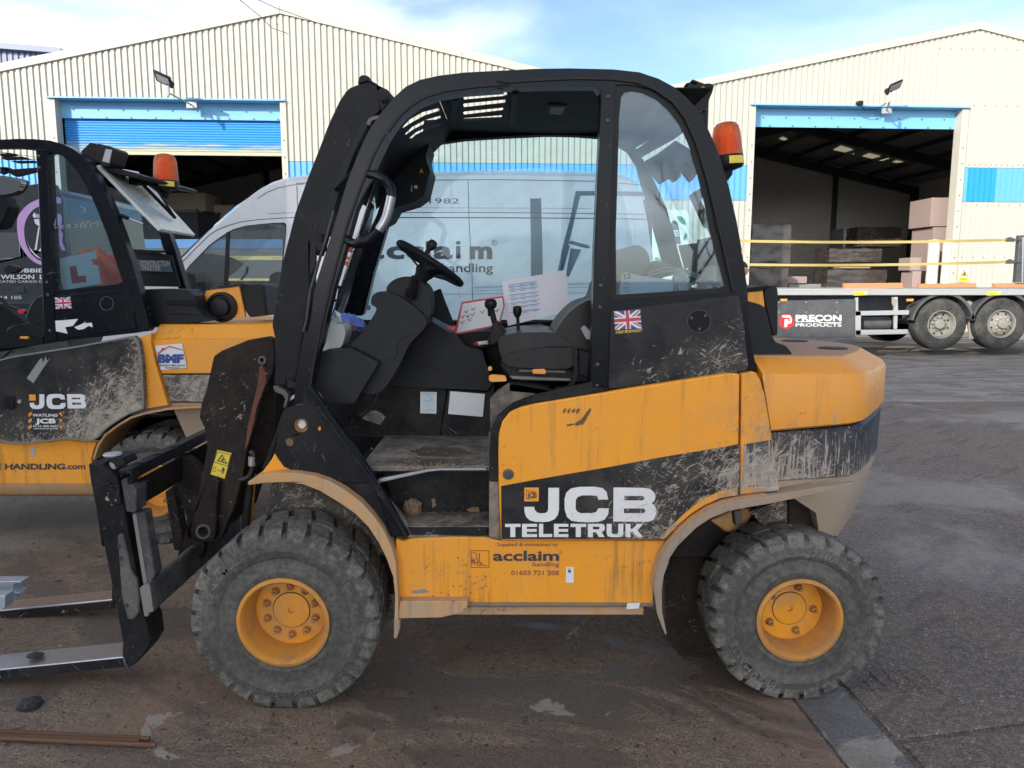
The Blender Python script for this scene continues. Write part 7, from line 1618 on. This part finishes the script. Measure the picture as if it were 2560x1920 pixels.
for p in (((500, 610), (525, 555), (560, 640), (520, 640)), ((520, 665), (600, 660), (610, 780), (540, 730)), ((800, 900), (905, 885), (815, 1060)), ((410, 985), (450, 1090), (530, 1190), (640, 1280), (560, 1240), (470, 1150)), ((590, 780), (610, 790), (560, 1130), (530, 1140)), ((585, 1150), (640, 1090), (640, 1160))):
    pg('emblem_flash', k1(*p), YG - .007, .003, 'white_print')
mb = MB()
def gt(s_, x0, y0, x1, y1, bold=.02):
    (u0, v0), (u1, v1) = k1((x0, y0), (x1, y1)); sign_text(mb, s_, u0, v0, u1, v1, YG - .006, bold=bold)
gt('ROBBIE', 150, 1420, 660, 1480, .02); gt('WILSON', 10, 1515, 525, 1582, .02); gt('LTD', 610, 1515, 860, 1582, .02)
gt('DEDICATED CARGO CARRIERS', -210, 1605, 960, 1638, 0); gt('01842 814 105', -420, 1840, 330, 1890, 0)
mb.build('company_lettering', M['white_print'], gv)
pg('door_handle', rounded(K5((110, 1210), (185, 1215), (188, 1265), (112, 1262)), 3), YG - .02, .03, 'van_grey', bevel=.01)
for u in (-870, 55):
    c = P(u, 960, YG); c = Vector((c.x, YG - .02, .35)); MB().lathe(c, [(.001, .02), (.2, .02), (.21, 0), (.30, -.005), (.35, .03), (.355, .12), (.35, .2), (.2, .23)], 36, 'Y').build('tyre', M['rubber_far'], gv, smoothang=40)
# ---------------------------------------------------------------- long trailer in the left doorway with a fall-protection stripe
YF = 19.5
ft = thing('trailer', 'blue-sided flatbed with yellow stripe standing at the shutter doorway', 'trailer', (P(420, 860, YF).x, YF + 1.2, 0))
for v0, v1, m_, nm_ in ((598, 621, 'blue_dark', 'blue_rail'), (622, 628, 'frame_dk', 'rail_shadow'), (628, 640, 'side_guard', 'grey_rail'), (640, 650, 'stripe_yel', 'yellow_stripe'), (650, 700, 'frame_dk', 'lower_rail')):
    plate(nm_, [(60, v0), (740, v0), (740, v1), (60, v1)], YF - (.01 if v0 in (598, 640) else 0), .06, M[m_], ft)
plate('yellow_stripe', [(180, 696), (740, 696), (740, 702), (180, 702)], YF - .01, .06, M['stripe_yel'], ft)
mb = MB()
for u in (200, 330, 455, 580, 700): sign_text(mb, 'FALL PROTECTION', u - 20, 643, u + 26, 647, YF - .012)
mb.build('stripe_lettering', M['print_dk'], ft)
MB().box((P(400, 800, YF).x, YF + 1.3, .95), (5.6, 2.4, .14)).build('deck', M['deck'], ft)
for u in (250, 420, 600):
    c = P(u, 800, YF); MB().lathe((c.x, YF + .1, .5), [(.001, 0), (.3, .02), (.5, .02), (.5, .3), (.3, .3)], 30, 'Y').build('tyre', M['rubber_far'], ft, smoothang=40)
GP = 'wrapped goods on the flatbed in the shutter doorway'
wrapped((528, 668, 572, 693), YF + .4, .8, 'wrap_clear', 'wrapped_goods', 'pale wrapped goods behind the van quarter window, left of its pillar', 'pallet load', GP, n=7, amp=.03)
wrapped((622, 670, 672, 694), YF + .4, .8, 'wrap_clear', 'wrapped_goods', 'pale wrapped goods seen through the van door window', 'pallet load', GP, n=7, amp=.03)
# ---------------------------------------------------------------- lorry tractor seen through the rear cab glass
YT = 17
lr = thing('lorry', 'white lorry cab with green leaves seen through the near forklift rear window', 'lorry', (P(1660, 900, YT).x, YT + 1, 0))
def plr(name, px, Y, th, mat, holes=(), **k): return plate(name, px, Y, th, M[mat], lr, holes, **k)
plr('cab_body', rounded([(1618, 538), (1640, 526), (1712, 524), (1722, 535), (1724, 820), (1600, 820), (1606, 640)], 5), YT, 2.3, 'lorry_white', bevel=.06)
plr('side_window', q6((960, 500), (1000, 430), (1060, 460), (1090, 560), (1120, 800), (980, 800)), YT - .02, .03, 'frame_dk', bevel=.02)
for p in (((1060, 375), (1120, 375), (1170, 420), (1185, 490), (1130, 480), (1090, 440)), ((1155, 735), (1165, 680), (1200, 620), (1208, 680), (1185, 715)), ((715, 1030), (760, 1000), (840, 1080), (845, 1140), (800, 1090))): plr('leaf_emblem', smooth(q6(*p), 3), YT - .03, .01, 'lorry_grn')
mb = MB()
for s_, x0, y0, x1, y1 in (('urba', 1008, 575, 1085, 610), ('terra', 1012, 618, 1090, 645), ('in', 1030, 650, 1085, 680)):
    (u0, v0), (u1, v1) = q6((x0, y0), (x1, y1)); sign_text(mb, s_, u0, v0, u1, v1, YT - .03, bold=.03)
mb.build('door_lettering', M['white_print'], lr)
plr('lower_skirt', [(1600, 720), (1724, 720), (1724, 830), (1600, 830)], YT - .03, .3, 'side_guard', bevel=.02)
c = P(1665, 830, YT); MB().lathe((c.x, YT - .05, .5), [(.001, .05), (.28, .05), (.3, 0), (.45, 0), (.5, .04), (.5, .3)], 36, 'Y').build('tyre', M['rubber_far'], lr, smoothang=40)
# ---------------------------------------------------------------- the flatbed trailer on the right
YR = 15.5
tr = thing('trailer', 'grey flatbed trailer with dark lettered side panel, twin axles and empty deck', 'trailer', (P(2200, 872, YR).x, YR + 1.25, 0))
X8 = Zm(1840, 440, K3)
def pt(name, px, Y, th, mat, holes=(), **k): return plate(name, px, Y, th, M[mat], tr, holes, **k)
zd = P(2200, 719, YR).z
xl_, xr_ = P(1770, 720, YR).x, P(2900, 720, YR).x
MB().box(((xl_ + xr_) / 2, YR + 1.25, zd - .045), (xr_ - xl_, 2.45, .05)).build('deck', M['deck'], tr)
mb = MB()
px_ = xl_
MB().slab([(xl_, YR, zd - .02), (xr_, YR, zd - .02), (xr_, YR, zd - .155), (xl_, YR, zd - .155)], (0, .06, 0)).build('side_rave', M['galv'], tr, bevel=.01)
MB().slab([(xl_, YR - .012, zd - .11), (xr_, YR - .012, zd - .11), (xr_, YR - .012, zd - .15), (xl_, YR - .012, zd - .15)], (0, .03, 0)).build('rave_lip', M['galv'], tr, bevel=.004)
MB().box(((xl_ + xr_) / 2, YR + .8, zd - .32), (xr_ - xl_, .14, .36)).build('chassis_beam', M['frame_dk'], tr); MB().box(((xl_ + xr_) / 2, YR + 1.75, zd - .32), (xr_ - xl_, .14, .36)).build('chassis_beam', M['frame_dk'], tr)
for x0 in (905, 1925):
    pt('warning_sticker', X8((x0, 890), (x0 + 108, 886), (x0 + 108, 914), (x0, 918)), YR - .014, .002, 'sign_yel'); (u, v), = X8((x0 + 92, 901)); pt('sticker_dot', circ(u, v, 4, 14), YR - .016, .002, 'white_print'); pt('sticker_ring', circ(u, v, 3.4, 14), YR - .018, .002, 'flag_red', holes=[circ(u, v, 2.4, 14)])
    mb = MB(); (u0, v0), (u1, v1) = X8((x0 + 6, 895), (x0 + 72, 902)); sign_text(mb, 'WARNING - KEEP CLEAR', u0, v0, u1, v1, YR - .016); (u0, v0), (u1, v1) = X8((x0 + 6, 905), (x0 + 60, 912)); sign_text(mb, 'NO ACCESS ON DECK', u0, v0, u1, v1, YR - .016); mb.build('sticker_text', M['print_red'], tr)
pt('side_panel', X8((-60, 965), (330, 958), (915, 945), (918, 1240), (330, 1242), (-60, 1245)), YR - .01, .05, 'side_guard', bevel=.008)
for x in (-20, 330, 540, 775):
    for y in (970, 1045): (u, v), = X8((x, y)); pt('panel_bolt', circ(u, v, 1.6, 8), YR - .014, .004, 'galv')
(u, v), = X8((388, 1117)); pt('logo_disc', circ(u, v, 19, 32), YR - .013, .003, 'red')
pt('logo_mark', X8((352, 1072), (415, 1070), (430, 1100), (425, 1130), (395, 1138), (392, 1160), (372, 1160), (374, 1100), (400, 1100), (402, 1118), (415, 1115), (412, 1088), (360, 1086)), YR - .015, .002, 'white_print')
mb = MB()
for s_, q, bo_ in (('PRECON', ((458, 1066), (810, 1112)), .04), ('PRODUCTS', ((458, 1132), (810, 1156)), .02)):
    (u0, v0), (u1, v1) = X8(*q); sign_text(mb, s_, u0, v0, u1, v1, YR - .013, bold=bo_)
mb.slab(XZ(X8((458, 1117), (640, 1117), (655, 1124), (810, 1122), (810, 1127), (645, 1129), (630, 1122), (458, 1122)), YR - .013), (0, .002, 0))
mb.build('company_lettering', M['white_print'], tr)
for px in (((918, 1038), (1330, 1030), (1330, 1065), (960, 1072), (918, 1075)), ((918, 1185), (960, 1182), (1322, 1178), (1324, 1213), (920, 1222)), ((918, 1038), (960, 1036), (960, 1222), (918, 1222))): pt('side_guard_rail', X8(*px), YR - .01, .04, 'galv', bevel=.005)
for px in (((918, 935), (940, 932), (940, 1036), (918, 1036)), ((1212, 930), (1242, 928), (1245, 1030), (1238, 1175), (1215, 1175), (1214, 1030))): pt('guard_stay', X8(*px), YR + .03, .05, 'galv', bevel=.004)
pt('stay_gusset', X8((1200, 930), (1240, 960), (1215, 1010), (1200, 980)), YR + .02, .03, 'deck')
(u, v), = X8((960, 1135)); a = P(u, v, YR + .35); (u, v), = X8((1170, 1130)); b = P(u, v, YR + .35); MB().tube([a - Vector((.03, 0, 0)), a, b, b + Vector((.03, 0, 0))], [.10, .135, .135, .10], 20).build('air_tank', M['side_guard'], tr, smoothang=40)
for x in (370, 1340): 
    pt('side_marker', X8((x - 28, 945), (x + 26, 943), (x + 22, 962), (x - 24, 963)), YR - .02, .04, 'lever_org', bevel=.004)
# wheels and mudguards
def twheel(x, y, deep, parent=tr):
    (u, v), = X8((x, y)); c = P(u, v, YR + .05); R = .525; c = Vector((c.x, YR + .05, c.z))
    g_ = MB().lathe(c, [(.29, .01), (.30, -.004), (.34, -.002), (.44, -.012), (.49, .0), (.52, .03), (R, .06), (R, .30), (.50, .34), (.30, .34)], 64, 'Y', close=True).build('tyre', M['rubber_far'], parent, smoothang=35)
    rp_ = [(.292, .02), (.288, -.008), (.27, -.006), (.262, .02), (.255, .08)] + ([(.24, deep), (.17, deep + .01), (.11, deep - .01)] if deep > .03 else [(.22, .03), (.15, .0), (.11, -.01)])
    q = rp_[-1][1]; rm = MB().lathe(c, rp_ + [(.10, q - .06), (.085, q - .075), (.001, q - .08)], 48, 'Y').build('wheel_rim', M['rim_dirty'], parent, smoothang=30)
    for k in range(10):
        a = 2 * math.pi * k / 10; pp = c + Vector((math.cos(a), 0, math.sin(a))) * .135 + Vector((0, q + .004, 0)); MB().lathe(pp, [(.016, 0), (.016, -.025), (.001, -.03)], 6, 'Y').build('wheel_nut', M['steel_dk' if deep > .03 else 'stripe_yel'], rm)
    for k in range(8):
        a = 2 * math.pi * (k + .5) / 8; pp = c + Vector((math.cos(a), 0, math.sin(a))) * .205 + Vector((0, (deep if deep > .03 else .022) - .006, 0)); MB().lathe(pp, [(.025, 0), (.001, -.001)], 12, 'Y').build('rim_hole', M['seam'], rm)
    return c
c1_ = twheel(1580, 1140, .12); c2_ = twheel(2040, 1135, .02); c3_ = twheel(2500, 1130, .02)
for c in (c1_, c2_, c3_):
    MB().lathe((c.x, YR + 2.1, c.z), [(.001, .0), (.3, 0), (.5, 0), (.52, .04), (.52, .34), (.3, .34)], 40, 'Y').build('tyre', M['rubber_far'], tr, smoothang=35)
    MB().tube([(c.x, YR + .2, c.z), (c.x, YR + 2.3, c.z)], .08, 12).build('axle', M['frame_dk'], tr)
lt_ = P(1840 + 1180 / K3, 440 + 1200 / K3, YR + 2.1)
MB().lathe((lt_.x, YR + 2.1, c1_.z), [(.001, .0), (.5, 0), (.52, .04), (.52, .34), (.3, .34)], 40, 'Y').build('tyre', M['rubber_far'], tr, smoothang=35)
for c, a0, a1 in ((c1_, rad(8), rad(172)), (c2_, rad(8), rad(172)), (c3_, rad(8), rad(172))):
    MB().lathe(c + Vector((0, -.03, 0)), [(.60, 0), (.655, 0), (.655, .40), (.60, .40)], 28, 'Y', a0=a0, a1=a1, close=True).build('mudguard', M['side_guard'], tr, smoothang=40)
pt('mudguard_bracket', X8((1720, 990), (1790, 950), (1850, 1000), (1860, 1140), (1840, 1250), (1790, 1250), (1785, 1120), (1750, 1030)), YR + .25, .04, 'deck')
(u, v), = X8((2190, 660)); hp_ = X8((2180, 455), (2260, 452), (2270, 815), (2150, 818), (2165, 640)); pt('end_post', hp_, YR + .02, .12, 'side_guard', bevel=.01); pt('post_channel', X8((2200, 470), (2212, 470), (2205, 815), (2196, 815)), YR + .012, .01, 'galv')
# headboard behind the forklift post
pt('headboard', [(1812, 585), (1828, 585), (1828, 722), (1812, 722)], YR + .02, 2.3, 'frame_dk')
GS = 'yellow ratchet straps along the flatbed'
for y0_, y1_, lab in ((602, 600, 'upper yellow ratchet strap stretched along the trailer deck'), (661, 655, 'lower yellow ratchet strap stretched along the trailer deck')):
    t = thing('ratchet_strap', lab, 'strap', tuple(P(2200, y0_, YR)), group=GS)
    a, b = P(1824, y0_, YR), P(2515, y1_, YR)
    if y0_ < 620: b = P(2515, 600, YR); 
    n = 24; pts = [a + (b - a) * (k / n) + Vector((0, 0, -.035 * math.sin(math.pi * k / n))) for k in range(n + 1)]
    mb = MB(); vs = []
    for k, p in enumerate(pts): tw = .03 * math.sin(k * .5); vs += [p + Vector((0, tw * .3, .026)), p + Vector((0, -tw * .3, -.026)), p + Vector((0, -tw * .3 + .004, -.026)), p + Vector((0, tw * .3 + .004, .026))]
    mb.add(vs, [(4 * k + i, 4 * k + (i + 1) % 4, 4 * k + 4 + (i + 1) % 4, 4 * k + 4 + i) for k in range(n) for i in range(4)]); mb.build('webbing', M['strap'], t)
    mb = MB(); mb.box(b + Vector((.08, 0, 0)), (.17, .05, .07)).box(b + Vector((.05, -.03, .01)), (.08, .03, .09)); mb.bar(b + Vector((.16, 0, 0)), b + Vector((.3, 0, 0)), .02, .03); mb.build('ratchet', M['steel_dk'], t, bevel=.006)
GB = 'timber bearers on the trailer deck'
for p, mat, lab in ((((832, 825), (1280, 820), (1284, 862), (833, 868)), 'timber', 'thick bright orange timber bearer on the deck above the side guard rails'), (((1408, 828), (1845, 822), (1850, 856), (1408, 860)), 'timber', 'slim brown timber bearer on the deck under the caution sign'), (((1988, 824), (2420, 818), (2420, 852), (1990, 855)), 'timber', 'orange timber bearer at the right end of the deck by the end post')):
    o = plate('timber_bearer', X8(*p), YR + .10, .10, M[mat], None, bevel=.006); tag(o, lab, 'timber', GB)
# ---------------------------------------------------------------- the man beyond the near forklift
def person(name, label, x, y, h, face=1):
    t = thing(name, label, 'person', (x, y, 0))
    bm = bmesh.new(); sk = bm.verts.layers.skin.verify(); J = {}
    def v(k, p, r): 
        q = bm.verts.new(Vector(p) * h + Vector((x, y, 0))); q[sk].radius = (r[0] * h, r[1] * h); q[sk].use_root = (k == 'pelvis'); J[k] = q
    v('pelvis', (0, 0, .53), (.082, .062)); v('waist', (0, 0, .62), (.074, .056)); v('chest', (.006, 0, .73), (.092, .064)); v('neckb', (0, 0, .82), (.045, .04)); v('neck', (.004, 0, .865), (.030, .030))
    for s, q in ((-1, 'l'), (1, 'r')):
        v('sh' + q, (0, s * .10, .80), (.042, .040)); v('el' + q, (-.01 * s, s * .135, .63), (.030, .030)); v('wr' + q, (.03, s * .135, .49), (.021, .021))
        v('hip' + q, (0, s * .05, .50), (.058, .056)); v('kn' + q, (.01 * s, s * .055, .275), (.038, .040)); v('an' + q, (-.01 * s, s * .055, .05), (.027, .027)); v('toe' + q, (.075 - .01 * s, s * .06, .018), (.024, .017))
    for a, b in (('pelvis', 'waist'), ('waist', 'chest'), ('chest', 'neckb'), ('neckb', 'neck')): bm.edges.new((J[a], J[b]))
    for q in 'lr':
        for a, b in (('neckb', 'sh' + q), ('sh' + q, 'el' + q), ('el' + q, 'wr' + q), ('pelvis', 'hip' + q), ('hip' + q, 'kn' + q), ('kn' + q, 'an' + q), ('an' + q, 'toe' + q)): bm.edges.new((J[a], J[b]))
    me = bpy.data.meshes.new('clothed_body'); bm.to_mesh(me); bm.free()
    o = link('clothed_body', me, M['workwear'], t); sm = o.modifiers.new('s', 'SKIN'); sm.use_smooth_shade = True; ss = o.modifiers.new('d', 'SUBSURF'); ss.levels = ss.render_levels = 2
    # head with face: a sculpted sphere
    bm = bmesh.new(); bmesh.ops.create_uvsphere(bm, u_segments=40, v_segments=30, radius=1); hc = Vector((x, y, 0)) + Vector((.012, 0, .935)) * h
    for w_ in bm.verts:
        c = w_.co.copy(); f = c.x * face
        X, Yy, Z_ = c.x * .055 * h, c.y * .044 * h, c.z * .066 * h
        if c.z < 0: Yy *= 1 - .28 * (-c.z); 
        g = lambda cx, cy, cz, s_: math.exp(-(((f - cx) / s_) ** 2 + ((c.y - cy) / (s_ * .8)) ** 2 + ((c.z - cz) / s_) ** 2))
        X += face * h * (.016 * g(1, 0, -.12, .22) + .007 * g(.92, 0, -.42, .2) + .008 * g(.75, 0, -.72, .3) + .004 * g(.95, 0, .2, .35) - .007 * g(.9, .36, .03, .16) - .007 * g(.9, -.36, .03, .16) - .003 * g(.98, 0, -.36, .1))
        Yy += h * .010 * (g(-.05, 1, -.05, .22) - g(-.05, -1, -.05, .22))
        w_.co = hc + Vector((X, Yy, Z_))
    me = bpy.data.meshes.new('head'); bm.to_mesh(me); bm.free(); hd = link('head', me, M['skin'], t, smoothang=80)
    bm = bmesh.new(); bmesh.ops.create_uvsphere(bm, u_segments=32, v_segments=24, radius=1)
    for w_ in bm.verts:
        c = w_.co.copy(); f = c.x * face; q = 1 + rnd(-.02, .03)
        if c.z < .25 and f > -.1: q *= .8
        if c.z < -.35: q *= .8
        w_.co = hc + Vector((c.x * .060 * h * q - face * .004 * h, c.y * .049 * h * q, c.z * .070 * h * q + .004 * h))
    me = bpy.data.meshes.new('hair'); bm.to_mesh(me); bm.free(); link('hair', me, M['hair'], hd, smoothang=80)
    for s in (-1, 1):
        MB().lathe(hc + Vector((face * .050 * h, s * .017 * h, .004 * h)), [(.001, .0065 * h), (.005 * h, .004 * h), (.0065 * h, 0), (.005 * h, -.004 * h), (.001, -.0065 * h)], 10, 'Z').build('eye', M['white_bolt'], hd, smoothang=60)
        # hand: palm with five bent fingers
        w0 = Vector((x, y, 0)) + Vector((.03, s * .135, .49)) * h
        bm = bmesh.new(); sk = bm.verts.layers.skin.verify()
        def hv(p, r): q = bm.verts.new(w0 + Vector(p) * h); q[sk].radius = (r * h, r * h * .8); return q
        r0 = hv((0, 0, .005), .014); r0[sk].use_root = True; pm = hv((.006, 0, -.03), .016); bm.edges.new((r0, pm))
        for k, L_ in enumerate((.036, .042, .040, .032)):
            dx_ = .016 - k * .0105; a = hv((.006 + dx_, 0, -.046), .0055); b = hv((.010 + dx_, -s * .004, -.046 - L_ * .55), .005); c = hv((.012 + dx_, -s * .014, -.046 - L_ * .9), .004)
            bm.edges.new((pm, a)); bm.edges.new((a, b)); bm.edges.new((b, c))
        a = hv((.020, -s * .006, -.022), .007); b = hv((.030, -s * .012, -.040), .0058); c = hv((.031, -s * .016, -.056), .0045); bm.edges.new((r0, a)); bm.edges.new((a, b)); bm.edges.new((b, c))
        me = bpy.data.meshes.new('hand'); bm.to_mesh(me); bm.free(); o = link('hand', me, M['skin'], t); sm = o.modifiers.new('s', 'SKIN'); sm.use_smooth_shade = True; ss = o.modifiers.new('d', 'SUBSURF'); ss.levels = ss.render_levels = 1
    return t
ph = P(1851, 655, 12.6)
person('person', 'dark-haired person in navy workwear standing by the trailer, head just visible', ph.x, 12.6, ph.z / 1.0, 1)
# ---------------------------------------------------------------- bare tree behind the viewpoint, mirrored in glass
def tree(name, label, x, y, h, seed):
    rr = random.Random(seed); t = thing(name, label, 'tree', (x, y, 0)); mb = MB(); tw = MB()
    def grow(p, d, L_, r, lev, dst):
        n = 4; pts = [p]; rs = [r]
        for k in range(n):
            d = (d + Vector((rr.uniform(-.14, .14), rr.uniform(-.14, .14), rr.uniform(-.02, .12)))).normalized(); p = p + d * L_ / n; pts.append(p); rs.append(r * (1 - .6 * (k + 1) / n))
        (mb if lev < 2 else tw).tube(pts, rs, 6 if lev < 2 else 4, caps=False)
        if lev < 4:
            for k in range(4 if lev else 7):
                q = rr.uniform(.35, 1); i = min(int(q * n), n - 1); pp = pts[i] + (pts[i + 1] - pts[i]) * (q * n - i)
                a = rr.uniform(0, 6.28); dd = (d * .9 + Vector((math.cos(a), math.sin(a), .35)) * .8).normalized(); grow(pp, dd, L_ * rr.uniform(.5, .68), rs[i] * .5, lev + 1, dst)
    grow(Vector((x, y, 0)), Vector((0, 0, 1)), h * .5, h * .018, 0, None)
    mb.build('trunk', M['bark'], t); tw.build('crown_twigs', M['bark'], t, kind='stuff')
tree('bare_tree', 'leafless tree standing behind the viewpoint beside the works building', 5.6, -19, 7.5, 5)
